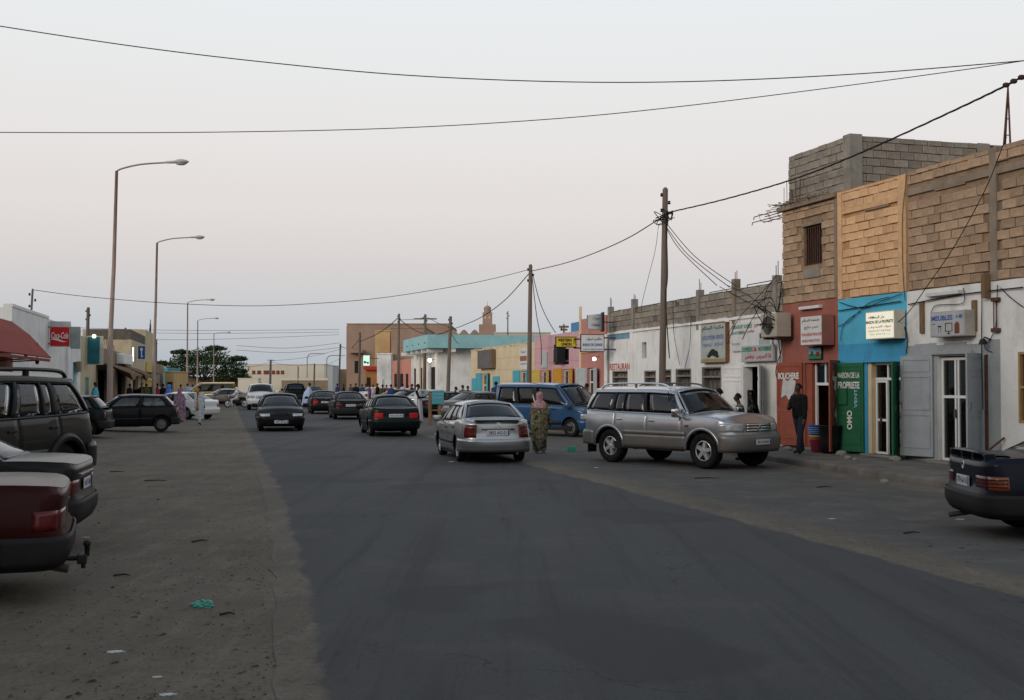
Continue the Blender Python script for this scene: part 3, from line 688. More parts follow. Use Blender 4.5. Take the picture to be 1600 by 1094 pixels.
for i in range(6):
    x = se+.05-.16*i; q = MB(); q.tube([(x, -.1, ZT), (x+r_.uniform(-.1, .1), -.1, ZT+r_.uniform(.4, .85))], .009, 4); q.build('starter_bar', RUST, B3)
for i in range(4):
    x = sb+.4+.5*i; q = MB(); q.tube([(x, .05, ZT+.03), (x+1.2, .12, ZT+.03+r_.uniform(.0, .12))], .009, 4); q.build('starter_bar', RUST, B3)
# rooftop room of grey blocks: street wall and the wall turned to the camera
ra, rb_ = S(1331, -.12), S(1233, -.12); ZR = 8.03
f = MB(); f.box(ra+.02, rb_, -.45, -.165, ZT+.03, ZR-.01); f.box(ra+.04, ra+.28, -7.5, -.46, ZT+.03, ZR-.01); f.box(rb_-.2, rb_, -7.5, -.46, ZT+.03, ZR-.01); f.build('rooftop_wall', GREYM, B3)
blockwork(B3, ra+.28, rb_, ZT+.04, ZR, GREYB, Matrix.Translation((0, -.13, 0)), seed=21)
Mp = Matrix(((0,-1,0,ra+.005),(-1,0,0,-.42),(0,0,1,0),(0,0,0,1)))     # frame: x goes back from the street, y faces the camera
Mp = Matrix(((0,-1,0,ra+.005),(1,0,0,-7.2),(0,0,1,0),(0,0,0,1)))
blockwork(B3, 0, 6.75, ZT+.04, ZR, GREYB, Mp, seed=23, skip=[(3.02, 3.30, 0, 9)])
f = MB(); f.bbox(ra-.02, ra+.30, -.46, -.10, ZT+.03, ZR+.03, .015); f.build('corner_pier', CONCG, B3)
f = MB(); f.bbox(ra-.02, ra+.03, -4.22, -3.86, ZT+.03, ZR+.01, .01); f.build('pier', CONCG, B3)

# ================================================================== low white building with grey block parapet
F2 = Fac((7.33, 32.3), (3.77-7.33, 46.5-32.3)); S2 = F2.s
sb, se = S2(1221)+.02, S2(949)
B4 = thing('low_building', 'long single-storey whitewashed building with grey block parapet and barred windows', 'building', (F2.O.x, F2.O.y, 0), F2.rz)
ZW = F2.sz(1100, 505)[1]; ZP = F2.sz(1100, 460)[1]
ops = []
dr = F2.rect(1163, 573, 1191, 662); dr = (dr[0], dr[1], .2, dr[3]); ops.append(dr)
wins = [F2.rect(*q) for q in ((957, 579, 981, 612), (1007, 579, 1025, 612), (1031, 577, 1049, 612), (1056, 576, 1080, 612), (1097, 573, 1127, 622))]
hole = F2.rect(1003, 535, 1010, 560)
mb = MB(); wall_open(mb, sb, se, Z0, ZW, ops+wins+[hole], .25); shell(mb, sb, se, 8, Z0, ZW, .25)
wallo = mb.build('wall', WHITE2, B4)
f = MB(); f.box(hole[0], hole[1], -.2, -.15, hole[2], hole[3]); f.build('broken_hole', DARK, B4)
# patch of fresh whitewash round the open door
f = MB(); a, b_ = sb+.02, S2(1136); zt_ = F2.sz(1180, 496)[1]
for q in ((a, dr[0]-.002, Z0, zt_), (dr[1]+.002, b_, Z0, zt_), (dr[0], dr[1], dr[3]+.002, zt_)):
    f.add([(q[0], .006, q[2]), (q[1], .006, q[2]), (q[1], .006, q[3]), (q[0], .006, q[3])], [(3, 2, 1, 0)])
f.build('fresh_whitewash', WHITE, B4)
MESHG = mat('window_mesh', (.16, .15, .135), .85, .3, 12, .4, 30)
for i, q in enumerate(wins):
    f = MB(); f.box(q[0], q[0]+.05, -.14, .012, q[2], q[3]); f.box(q[1]-.05, q[1], -.14, .012, q[2], q[3])
    for z in (q[2], (q[2]*.35+q[3]*.65), q[3]-.05): f.box(q[0]+.051, q[1]-.051, -.13, .008, z, z+.05)
    wf = f.build('window', mat('grey_steel_paint', (.22, .22, .21), .7, .2, 5), B4)
    n = 5
    for k in range(n):
        x = q[0]+.1+(q[1]-q[0]-.2)*k/(n-1); p = MB(); p.tube([(x, -.05, q[2]+.03), (x, -.05, q[3]-.03)], .014, 4); p.build('bar', RUST, wf)
    p = MB(); p.box(q[0], q[1], -.24, -.2, q[2], q[3]); p.build('infill', GREYB if i < 2 else MESHG, wf)
leaf(B4, dr[1]+.02, .22, dr[3]+.05, .95, 165, WHITE, near=False, y0=.04)
leaf(B4, dr[0]-.02, .22, dr[3]+.05, .80, 150, WHITE, near=True, y0=.04)
for x in (947.5, 988, 1138):
    a = S2(x); f = MB(); f.bbox(a-.16, a+.16, -.02, .05, Z0, ZW+.02, .01); f.build('pilaster', WHITE2, B4)
a0, a1 = S2(986), S2(952); zz = F2.sz(970, 524)[1]; f = MB(); f.box(a0, a1, .002, .02, zz-.14, zz+.14); f.build('painted_band', mat('faded_blue', (.16, .30, .40), .9, .2, 3), B4)
f = MB()
for k in range(26):
    x = sb+.2+(se-sb-.4)*k/26; f.bbox(x, x+(se-sb)/26-.01, -.05, .05+.02*random.random(), ZW-.02, ZW+.06+.03*random.random(), .01)
f.build('cornice', WHITE2, B4)
pb = MB(); pb.box(sb, se, -.25, -.085, ZW+.0, ZP-.06); pb.build('parapet_core', GREYM, B4)
nb = blockwork(B4, sb+.02, se, ZW+.07, ZP, GREYB, Matrix.Translation((0, -.045, 0)), seed=31, holes=.02)
for k, x in enumerate((951, 988, 1090, 1146, 1210)):
    a = S2(x); f = MB(); f.bbox(a-.1, a+.1, -.2, .01, ZW-.2 if k else .2, ZP+.18+.12*(k % 2), .01); f.build('pier', CONCG if k != 3 else CONC, B4)
    for j in (-.06, .06):
        q = MB(); q.tube([(a+j, -.1, ZP), (a+j, -.1, ZP+.4+.2*random.random())], .012, 4); q.build('starter_bar', RUST, B4)
for x, y in ((1215, 437), (1150, 450), (1085, 465), (1030, 474)):
    a, z = F2.sz(x, y, -.1); q = MB(); q.tube([(a, -.1, z), (a+1.9, -.1, z-.0), (a+1.9, -.1, z-.12)], .014, 4); q.build('starter_bar', RUST, B4)
a0, a1 = S2(988), S2(953); text('RESTAURANT', a1-a0, .26, mat('red_lettering', (.45, .06, .05), .8, .1, 8), B4, MF((a0+a1)/2, .004, F2.sz(970, 573)[1]), name='painted_lettering', bold=.02)

# ================================================================== further shops of the right row
F3 = Fac((3.77, 46.5), (-.235, 1)); S3 = F3.s
def shop(label, x0, x1, ytop, m, ops, depth=9, z1=None, group='small painted shops along the right pavement', pad=.004):
    a, b_ = S3(x0)+pad, S3(x1); z1 = z1 or F3.sz((x0+x1)/2, ytop)[1]
    t = thing('shop_building', label, 'building', (F3.O.x, F3.O.y, 0), F3.rz, group)
    mb = MB(); O = [(q[0], q[1], q[2] if q[2] > .5 else .16, q[3]) for q in ops]; wall_open(mb, a, b_, .1, z1, O, .25); shell(mb, a, b_, depth, .1, z1, .25); mb.build('wall', m, t)
    return t, a, b_, z1
PINKR = mat('salmon_red_paint', (.46, .21, .18), .88, .1, 1.5, .3, 10, dirt=(.36, .16, .13), dirt_amt=.5, dscale=1.5)
PINK = mat('pink_paint', (.56, .34, .37), .88, .09, 1.5, .3, 10, dirt=(.42, .30, .29), dirt_amt=.5, dscale=1.5)
CREAM = mat('cream_wall', (.62, .52, .345), .88, .08, 1.2, .3, 10, dirt=(.42, .34, .23), dirt_amt=.5, dscale=1.5)
YELD = mat('yellow_ochre_door', (.52, .27, .03), .6, .1, 3); YELP = mat('straw_yellow_door', (.52, .38, .09), .6, .1, 3)
TURD = mat('turquoise_door', (.08, .36, .46), .6, .12, 3); TURC = mat('turquoise_canopy', (.29, .52, .54), .85, .08, 1.5, .2, 10, dirt=(.13, .33, .36), dirt_amt=.4)
PALED = mat('pale_grey_door', (.40, .44, .45), .7, .08, 3)
# bureau de change
q = F3.rect(918, 575, 929, 650); t, a, b_, z1 = shop('narrow salmon red shop with pale grey door leaves beside the low white building', 947, 906, 497, PINKR, [q], z1=4.55)
glazed_door(t, q[0], q[1], .2, q[3]-.02, -.1, (.5,), (.75,))
leaf(t, q[1]+.02, .2, q[3], .75, 160, PALED, near=False); leaf(t, q[0]-.02, .2, q[3], .75, 172, PALED, near=True)
f = MB(); f.bbox(b_-.25, b_-.01, -.02, .04, .12, 5.1, .01); f.build('corner_pilaster', CREAM, t)
f = MB(); f.bbox(a+.25, b_-.3, .002, .05, 3.12, 3.42, .01); f.build('yellow_band', YELP, t)
# pink shop with yellow doors
q1 = F3.rect(879, 577, 891, 650); q2 = F3.rect(845, 579, 855, 650); q3 = F3.rect(864, 546, 889, 570)
t, a, b_, z1 = shop('pink shop front with yellow ochre door leaves and dark window above', 906, 835, 522, PINK, [q1, q2, q3])
for q, m, aa in ((q1, YELD, 172), (q2, YELP, 165)):
    glazed_door(t, q[0], q[1], .2, q[3]-.02, -.1, (.5,), (.7,)); leaf(t, q[1]+.02, .18, q[3]+.05, 1.0, aa, m, near=False); leaf(t, q[0]-.02, .18, q[3]+.05, .75, 173, m, near=True)
f = MB(); f.box(q3[0], q3[1], -.15, -.1, q3[2], q3[3]); f.build('window', DARK, t)
f = MB(); f.bbox(q3[0]+.5, q3[0]+1.1, .002, .4, q3[2]+.1, q3[3]+.2, .02); f.build('air_vent', mat('black_metal', (.02, .02, .022), .6, .1, 4), t)
f = MB(); f.bbox(S3(856), S3(847), .002, .06, F3.sz(851, 575)[1], F3.sz(851, 550)[1], .01); f.build('notice_board', PALED, t)
f = MB()
for k in range(1, 6): f.box(a+.02, b_-.02, .001, .012, .1+k*.68, .115+k*.68)
f.build('string_course', mat('darker_pink_line', (.42, .25, .27), .9, 0), t)  # thin raised lines, a darker pink than the wall
f = MB(); f.bbox(S3(890), S3(872), -2.2, -.6, z1-.02, z1+.5, .03); f.build('water_tank', mat('blue_tank', (.06, .22, .42), .6, .1, 3), t)
# cream shop with turquoise doors
q1 = F3.rect(753, 584, 762, 650); q2 = F3.rect(813, 580, 823, 650); q4 = F3.rect(776, 590, 780, 650)
t, a, b_, z1 = shop('long cream shop front with turquoise doors and a grey board', 835, 736, 541, CREAM, [q1, q2])
for q in (q1, q2):
    glazed_door(t, q[0], q[1], .2, q[3]-.02, -.1, (.5,), (.7,)); leaf(t, q[1]+.02, .18, q[3]+.05, 1.0, 172, TURD, near=False); leaf(t, q[0]-.02, .18, q[3]+.05, .7, 172, TURD, near=True)
for x0, x1, y0 in ((738, 746, 591), (771, 781, 588)):
    q = F3.rect(x0, y0, x1, 650); f = MB(); f.bbox(q[0], q[1], .003, .05, .2, q[3], .01); f.build('shutter', TURD, t)
f = MB()
for k in range(1, 6): f.box(a+.02, b_-.02, .001, .010, .1+k*.62, .112+k*.62)
f.build('string_course', mat('darker_cream_line', (.46, .38, .25), .9, 0), t)  # thin raised lines, a darker cream than the wall
r_ = random.Random(3); f = MB()
for k in range(24):
    x = a+(b_-a)*r_.random(); L_ = r_.uniform(.2, .9); f.bbox(x, min(x+L_, b_), -.1, .03, z1-.08*r_.random(), z1+.04*r_.random()+.01, .008)
f.build('crumbling_coping', CREAM, t)
# white corner building with turquoise canopy (across the side alley)
a, b_ = S3(688), S3(644); zc0, zc1 = F3.sz(660, 549)[1], F3.sz(660, 530)[1]
t = thing('corner_building', 'white corner building with a turquoise projecting canopy and tall dark doorways', 'building', (F3.O.x, F3.O.y, 0), F3.rz)
ops = [F3.rect(x0, 572, x1, 650) for x0, x1 in ((646.5, 650), (655, 660), (673, 680))]; ops = [(q[0], q[1], .16, 3.0) for q in ops]
mb = MB(); wall_open(mb, a, b_, .1, zc0, ops, .3); mb.box(a, a+.25, -16, -.302, .1, zc0); mb.box(b_-.25, b_, -16, -.302, .1, zc0); mb.box(a+.252, b_-.252, -16, -.304, zc0-.3, zc0-.01); mb.build('wall', WHITE, t)
bc = S3(630, 1.1); f = MB(); f.box(a-1.0, bc, -16, 1.1, zc0+.002, zc0+.12); f.box(a-1.0, bc, .95, 1.1, zc0+.122, zc1); f.box(a-1.0, a-.85, -16, .948, zc0+.122, zc1); cano = f.build('canopy', TURC, t)
for k in range(6):
    x = a-.4+(b_-a)*k/5.2; f = MB(); f.bbox(x, x+.3, -.1, 1.0, zc0-.28, zc0+.0, .01); f.build('beam', WHITE, t)
for k in range(5):
    f = MB(); y = -2.2*k-.8; f.bbox(a-.9, a+.0, y-.15, y+.15, zc0-.28, zc0+.0, .01); f.build('beam', WHITE, t)
for k in range(4):
    x = a+.5+(b_-a-1)*k/3.0; f = MB(); f.bbox(x-.16, x+.16, .002, .12, .1, zc0-.3, .01); f.build('pilaster', CREAMJ if k == 2 else WHITE, t)
for k in range(5):
    x = a-.2+(b_-a)*k/4.6; f = MB(); f.box(x, x+.35, 1.102, 1.13, zc0+.35, zc0+.42); f.build('spout', DARK, t)
for q in ops: f = MB(); f.box(q[0], q[1], -.09, -.05, q[2], q[3]); f.build('doorway', DARK, t)  # dark panels: the shade inside the openings put into their colour
# salmon house, ochre tower house, white front, brown blocks behind
SALM = mat('salmon_paint', (.54, .245, .19), .88, .08, 1.5, .2, 8)
OCHW = mat('ochre_render', (.52, .36, .18), .9, .1, .8, .2, 6); BROWNR = mat('brown_render', (.335, .235, .178), .92, .12, .5, .2, 5, dirt=(.25, .175, .135), dirt_amt=.5, dscale=.4)
t, a, b_, z1 = shop('salmon pink low house with narrow dark windows past the canopy building', 643.5, 613, 562, SALM, [], depth=12)
for x0, x1 in ((617, 620), (626, 630), (635, 638)):
    q = F3.rect(x0, 584, x1, 610); f = MB(); f.box(q[0], q[1], .002, .05, .9, q[3]); f.build('window', DARK, t)
f = MB(); f.box(a, a+.25, -12, 0, .1, z1); f.build('side_wall', SALM, t)
for k in range(3):
    f = MB(); f.box(a-.02, a+.06, -1.2-2.2*k, -.8-2.2*k, 1.2, 3.4); f.build('window', DARK, t)
def plain(label, X0, X1, Y, z1, m, depth=12, wins=(), name='building', wm=None, back=None):
    """flat-roofed block with its wall turned to the camera at distance Y"""
    t = thing(name, label, 'building', (X0, Y, 0))
    mb = MB(); mb.bbox(0, X1-X0, 0, depth, 0, z1, .05); mb.build('wall', m, t)
    mb = MB(); mb.box(-.06, X1-X0+.06, -.06, depth+.06, z1+.002, z1+.14); mb.build('coping', m, t)
    for (a, b_, c, d) in wins:
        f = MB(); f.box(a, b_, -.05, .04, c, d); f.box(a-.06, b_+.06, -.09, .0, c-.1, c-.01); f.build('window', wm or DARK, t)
    return t
A = lambda px, Y: (px-800)*Y/F
H = lambda py, Y: CAMH+(597-py)*Y/F
plain('tall brown rendered house rising behind the salmon house', A(611, 126), A(665, 126), 126, H(513, 126), BROWNR, 14)
t = plain('ochre upper house with a row of small vents above the white front', A(586, 132), A(611, 132)-.1, 132, H(518, 132), OCHW, 10, [(.3+k*.7, .55+k*.7, 4.9, 5.15) for k in range(3)]+[(.2+k*.5, .4+k*.5, 3.6, 4.4) for k in range(4)])
t = plain('small white rounded shop front below the ochre house', A(589, 124), A(611, 124), 124, H(554, 124), WHITE, 6, [(.55, .75, .2, 2.2)], wm=PALED)
t = plain('big brown rendered block with a plain wall at the end of the right row', A(542, 152), A(702, 152), 152, H(507, 152), BROWNR, 20)
f = MB(); f.box(-.14, -.06, .5, 19, 0, H(509, 152)); f.build('street_face', mat('terracotta_render', (.40, .155, .10), .9, .1, 1), t)
f = MB(); f.bbox(.4, 2.2, -1.4, .0, H(552, 152), H(547, 152), .03); f.build('balcony_slab', BROWNR, t)
f = MB(); f.box(1.0, 1.6, -.05, .05, H(583, 152), H(564, 152)); f.build('window', DARK, t)
t = plain('terracotta stall with a red fascia under the lit screen sign', A(571, 128), A(592, 128), 128, H(574, 128), mat('orange_brown', (.36, .17, .06), .85, .15, 1), 6, [(.15, .55, .4, 2.4)], wm=DARK)
f = MB(); f.box(-.15, A(592, 128)-A(571, 128)+.15, -.5, -.1, H(578, 128), H(573, 128)); f.build('fascia', mat('red_fascia', (.42, .03, .03), .6, .1, 2), t)
# mosque yard: scalloped wall and minaret
t = thing('minaret', 'brown square minaret with domed lantern top behind the turquoise canopy', 'minaret', (A(761, 138), 140, 0))
f = MB(); f.bbox(-.98, .98, -.98, .98, 0, H(506, 138), .04); f.build('base', BROWNR, t)
f = MB(); f.bbox(-.56, .56, -.56, .56, H(506, 138)+.002, H(488, 138), .05); sh = f.build('shaft', BROWNR, t)
for sx in (-.25, .25): q = MB(); q.box(sx-.08, sx+.08, -.575, -.54, H(497, 138), H(493, 138)); q.build('opening', CREAMJ, sh)
f = MB(); f.lathe([(.62, H(488, 138)), (.62, H(487, 138)), (.42, H(486.5, 138)), (.42, H(481.5, 138)), (.47, H(481, 138)), (.40, H(478.5, 138)), (.27, H(476.8, 138)), (.03, H(475.5, 138)), (.012, H(468, 138))], 12); f.build('lantern', BROWNR, t)
t = thing('yard_wall', 'brown scalloped yard wall between the brown block and the minaret', 'wall', (A(700, 142), 142, 0))
L_ = A(750, 142)-A(700, 142); rows = []
for k in range(41):
    x = L_*k/40; z = H(521, 142)+.55*abs(math.sin(math.pi*3*k/40))**1.5-.1; rows.append([(x, 0, 0), (x, 0, z), (x, .4, z), (x, .4, 0)])
f = MB(); f.grid(rows); f.build('wall', BROWNR, t)
plain('pale cream flat-roofed building far behind the cream shop', A(772, 125), A(860, 125), 125, H(521, 125), mat('pale_render', (.52, .47, .38), .9, .08, .5), 12)
plain('brown annex wall beside the minaret foot', A(700, 146), A(780, 146), 146, H(524, 146), BROWNR, 10)
# ------------------------------------------------------------------ left row
FL = Fac((-21.7, 60), (.23, -1)); SL = FL.s
def MBr(a, o, z): return Matrix(((0,0,1,a),(1,0,0,o),(0,1,0,z),(0,0,0,1)))
GL = 'shops along the left verge'
def shopl(label, x0, x1, ytop, m, ops=(), depth=8, z1=None):
    """x0 = left photo edge (near end), x1 = right photo edge (far end)"""
    a, b_ = SL(x1)+.004, SL(x0); z1 = z1 or FL.sz((x0+x1)/2, ytop)[1]
    t = thing('shop_building', label, 'building', (FL.O.x, FL.O.y, 0), FL.rz, GL)
    mb = MB(); wall_open(mb, a, b_, .05, z1, [(q[0], q[1], .15 if q[2] < .6 else q[2], q[3]) for q in ops], .25); shell(mb, a, b_, depth, .05, z1, .25); mb.build('wall', m, t)
    return t, a, b_, z1
REDAW = mat('red_awning', (.25, .042, .03), .8, .12, 1.5, dirt=(.17, .045, .035), dirt_amt=.5); GREYW = mat('grey_render', (.32, .31, .29), .95, .15, 1, .3, 10)
CREAML = mat('cream_left', (.50, .43, .29), .9, .12, 1, .3, 8, dirt=(.33, .28, .20), dirt_amt=.6); BROWNL = mat('dull_brown_wall', (.26, .20, .14), .92, .15, 1, .3, 8)
# butcher with red awning at the frame's edge
t, a, b_, z1 = shopl('grey-topped shop under a red awning at the left edge', -260, 18, 481, GREYW, [(SL(-10), SL(-60), .2, 2.6)])
f = MB(); f.bbox(a, b_, -.02, .04, .06, 2.75, .01); f.build('red_dado', REDW, t)
for k in range(3): f = MB(); f.bbox(a+.02+.35*k, a+.3+.35*k, -.2, .03, z1, z1+.22*(3-k)/3+.02, .01); f.build('parapet_stub', GREYW, t)
A0, A1 = a+.3, b_
f = MB(); zA, zB = 3.95, 2.72; f.grid([[(A0, .03, zA), (A0-.02, .6, zA-.45), (A0-.05, 1.3, zB)], [(A1, .03, zA), (A1, .6, zA-.45), (A1, 1.3, zB)]]); solid_aw = f.build('awning', REDAW, t); md = solid_aw.modifiers.new('shell', 'SOLIDIFY'); md.thickness = .04
f = MB(); f.box(A0, A1, 1.26, 1.3, zB-.12, zB-.03); f.build('awning_valance', REDAW, t)
for x in (A0+.05, A0+2.4, A0+4.8): f = MB(); f.tube([(x, .02, 2.6), (x, 1.25, zB-.05)], .025, 5); f.build('awning_strut', STEEL, t)
for k, (x, o) in enumerate(((A0+.25, .55), (A0+.45, .95))):
    p = FL.w(x, o, 0); tt = thing('hanging_bulb', 'dark bulb holder hanging below the red awning, %s of two' % ('left' if k == 0 else 'right'), 'lamp', (p.x, p.y, 3.0-.25*k), 0, 'bulbs under the red awning')
    f = MB(); f.tube([(0, 0, .0), (0, 0, .5)], .01, 4); f.build('cord', CABLE, tt); f = MB(); f.lathe([(.02, .0), (.05, -.05), (.07, -.16), (.05, -.23), (.0, -.25)], 10); f.build('bulb', RUST, tt, smooth=True)
# white building with the red drink sign
q = [FL.rect(114, 566, 120, 640), FL.rect(60, 590, 70, 650)]
t, a, b_, z1 = shopl('tall plain white building behind the red drink sign', 18, 126, 503, WHITE, [q[0]], z1=4.5)
f = MB(); f.bbox(SL(75), b_-.01, -.3, .03, 4.5, 4.62, .015); f.build('coping', WHITE, t)
f = MB(); f.box(q[0][0], q[0][1], -.15, -.1, .1, q[0][3]); f.build('door', TURD, t)
f = MB(); f.bbox(SL(107), SL(103), .002, .10, .1, 4.6, .01); f.build('pilaster', WHITE2, t)
f = MB(); f.bbox(SL(122)-.0, SL(119), .002, .18, 2.4, 2.9, .01); f.build('meter_box', BROWNL, t)
p = FL.w(SL(75), 0, 0)
sg = thing('drink_sign', 'red drink sign with white script lettering on the white left building', 'sign', (p.x, p.y, 0), FL.rz)
ws_ = .80; zz0, zz1 = H(541, p.y), H(511, p.y); zz2 = H(502, p.y)
f = MB(); f.bbox(-.09, .09, .06, .06+ws_, zz0-.02, zz2, .01); f.build('cabinet', mat('pale_metal', (.42, .44, .44), .6, .1, 3), sg)
f = MB(); f.box(.092, .1, .09, .03+ws_, zz0+.01, zz1); f.build('red_panel', mat('sign_red', (.50, .018, .02), .45, .05, 2), sg)
text('Coca-Cola', .66, .26, WPAINT, sg, MBr(.10, .06+ws_/2, (zz0+zz1)/2+.05), bold=.015, shear=.35)
f = MB(); rows = []
for k in range(15):
    u = k/14; y = .10+.68*u; z = (zz0+zz1)/2-.16+.05*math.sin(u*5.2+.4); h_ = .035*math.sin(math.pi*min(1, u*1.05+.02)); rows.append([(.104, y, z-h_), (.104, y, z+h_)])
f.grid(rows); f.build('wave_stroke', WPAINT, sg)
f = MB(); f.bbox(-.08, .08, .87, 1.25, zz0-.1, zz1+.02, .01); f.build('side_cabinet', mat('grey_green_box', (.26, .29, .27), .7, .15, 3), sg)
f = MB(); f.tube([(0, -.02, zz1), (0, .1, zz1)], .03, 5); f.tube([(0, -.02, zz0+.1), (0, .1, zz0+.1)], .03, 5); f.build('bracket', STEEL, sg)
# peeling shop with the teal board
q = FL.rect(133, 590, 139, 640); t, a, b_, z1 = shopl('peeling cream shop with a teal board, next to the white building', 126, 150, 528, CREAML, [q])
f = MB(); f.box(q[0], q[1], -.15, -.1, .1, q[3]); f.build('door', TURD, t)
p = FL.w(SL(134), 0, 0); sg = thing('teal_sign', 'teal sign board with a lamp glowing above its edge on the left row', 'sign', (p.x, p.y, 0), FL.rz)
z0_, z1_ = H(570, p.y), H(525, p.y); f = MB(); f.bbox(-.08, .08, .05, .85, z0_, z1_, .01); f.build('frame', mat('sign_frame_pale', (.45, .44, .40), .7, .1, 3), sg)
f = MB(); f.box(.081, .09, .08, .68, z0_+.04, z1_-.04); f.build('board', mat('teal_board', (.02, .13, .17), .5, .2, 3), sg)
f = MB(); f.ball((.25, .42, z1_-.02), .10); lamp = f.build('lamp', mat('lamp_glow', (.9, .85, .7), .5, 0, emit=(1, .82, .55), estr=3.0), sg); f = MB(); f.tube([(0, .42, z1_+.02), (.25, .42, z1_+.08)], .015, 5); f.build('lamp_arm', STEEL, lamp)
# low shops with cloth awnings
CLOTH = mat('brown_cloth', (.17, .11, .065), .95, .2, 2); 
ops = [FL.rect(153, 578, 170, 640), FL.rect(184, 577, 196, 640)]
t, a, b_, z1 = shopl('low brown shop with sagging cloth awnings left of the second lamp post', 150, 205, 548, BROWNL, ops)
for k, (x0, x1) in enumerate(((150, 176), (179, 199))):
    a0, a1 = SL(x1), SL(x0); f = MB(); rows = []
    for i in range(9):
        u = i/8; s_ = a0+(a1-a0)*u; sag = .18*math.sin(math.pi*u*2)**2; rows.append([(s_, .02, 3.0), (s_, .9, 2.75-sag), (s_, 1.8, 2.3-sag*1.4+.1*math.sin(7*u))])
    f.grid(rows); o = f.build('awning', CLOTH, t, smooth=True); md = o.modifiers.new('shell', 'SOLIDIFY'); md.thickness = .02
    f = MB(); f.tube([(a0+.05, 1.75, .1), (a0+.05, 1.75, 2.5)], .035, 6); f.build('awning_post', WOOD, t)
f = MB(); a0, a1 = SL(196), SL(181); f.bbox(a0, a1, .002, .5, 3.05, 3.75, .08); f.build('white_fascia', WHITE2, t)
for k in range(7): f = MB(); x = a+.4+k*1.1; f.tube([(x, -1, z1), (x+.3*math.sin(k*2.1), -1.2, z1+.7+.5*abs(math.sin(k*1.7)))], .014, 4); f.build('starter_bar', RUST, t)
# cream house with the blue key-like sign
q = FL.rect(208, 578, 216, 640); t, a, b_, z1 = shopl('cream two-storey shop with raw grey block top and blue vertical sign', 205, 227, 535, CREAML, [q])
f = MB(); f.bbox(a+.05, b_-.05, -3, -.06, z1, z1+.75, .01); f.build('raw_top', GREYM, t); 
f = MB(); f.box(a+.3, b_-.3, .002, 1.2, 2.55, 2.65); f.build('shop_canopy', mat('dark_sheet', (.10, .085, .06), .9, .2, 2), t)
p = FL.w(SL(212), .12, 0); sg = thing('blue_sign', 'small blue vertical sign with a white figure beside the lit tube', 'sign', (p.x, p.y, 0), FL.rz)
z0_, z1_ = H(561, p.y), H(541, p.y); f = MB(); f.bbox(-.07, .07, .05, .55, z0_, z1_, .008); f.build('board', mat('sign_blue', (.015, .07, .32), .5, .05, 2), sg)
f = MB(); f.ball((.09, .30, z1_-.25), (.02, .11, .13)); f.bbox(.072, .085, .26, .34, z0_+.12, z1_-.3, .005); f.bbox(.072, .085, .34, .42, z0_+.16, z0_+.24, .004); f.build('white_figure', WPAINT, sg)
p2 = FL.w(SL(205), .12, H(566, p.y)); lt_ = thing('tube_lamp', 'glowing white tube lamp upright on the cream left shop', 'lamp', (p2.x, p2.y, p2.z)); f = MB(); f.tube([(0, 0, 0), (0, 0, 1.0)], .05, 8); f.build('tube', mat('tube_glow', (.9, .9, .85), .5, 0, emit=(1, .93, .78), estr=2.6), lt_); f = MB(); f.box(-.1, -.05, -.05, .05, -.05, 1.05); f.build('holder', STEEL, lt_)
p2 = FL.w(SL(217), 1.6, H(612, p.y)); lt_ = thing('oil_lamp', 'glowing orange lamp among the left stalls above the black hatchback', 'lamp', (p2.x, p2.y, 0)); f = MB(); f.ball((0, 0, p2.z), .12); f.build('flame', mat('orange_glow', (1, .5, .2), .5, 0, emit=(1, .42, .12), estr=4.0), lt_); f = MB(); f.tube([(0, 0, .1), (0, 0, p2.z-.1)], .02, 5); f.build('pole', STEEL, lt_)
t, a, b_, z1 = shopl('tall narrow cream pier house with starter bars on top', 227, 241, 519, CREAML, [], depth=5)
for k in range(5): f = MB(); f.tube([(a+.2+.5*k, -.3, z1-.05), (a+.2+.5*k+.1*math.sin(3*k), -.3, z1+.9+.5*math.sin(k))], .02, 4); f.build('starter_bar', RUST, t)
f = MB(); f.bbox(a+.4, b_-.3, .002, .12, 2.0, 3.6, .01); f.build('painted_panel', YELP, t); f = MB(); f.bbox(a+.2, b_-.2, .002, .08, .1, 1.95, .01); f.build('door', YELD, t)
t, a, b_, z1 = shopl('dull brown shed past the tall cream pier house', 241, 256, 569, BROWNL, [], depth=6)
plain('small cream kiosk block standing before the tree', A(257, 118), A(272, 118), 118, H(582, 118), OCHW, 5, [(.3, .8, .4, 1.9)])
plain('low blue-roofed shed left of the tree', A(248, 130), A(262, 130), 130, H(577, 130), TURD, 5)

# ------------------------------------------------------------------ far end of the street
RW = mat('red_shutter', (.19, .055, .035), .8, .15, 2); FARW = mat('far_whitewash', (.62, .57, .47), .9, .07, .3)
Y = 250; x0 = A(384, Y); wn = [(A(q0, Y)-x0, A(q1, Y)-x0, H(584, Y), H(579, Y)) for q0, q1 in ((394, 399), (402, 408), (412, 421), (425, 430), (432, 437), (439, 444))]
t = plain('long pale building with dark red windows closing the street', x0, A(507, Y), Y, H(570, Y), FARW, 12, wn, wm=RW)
for k in range(3):
    f = MB(); xx = A(372+12*k, Y)-x0; f.lathe([(.02, 0), (1.0, 0)], 16, Matrix.Translation((xx+.7, -.3, 1.3)) @ Matrix.Rotation(math.pi/2, 4, 'X')); f.box(xx-.3, xx+1.7, -.32, -.28, 0, 1.3); f.build('arch_opening', mat('arch_dark', (.05, .10, .09), .9, 0), t)
plain('pale gabled block right of the long pale building', A(507, 240), A(520, 240), 240, H(572, 240), mat('far_grey', (.42, .44, .44), .9, .07, .4), 8)
plain('low pale brown yard house at the far right end of the street', A(520, 260), A(545, 260), 260, H(578, 260), BROWNL, 8)
Y = 215; t = thing('yard_wall', 'low white yard wall with round-headed niches far down the street', 'wall', (A(440, Y), Y, 0))
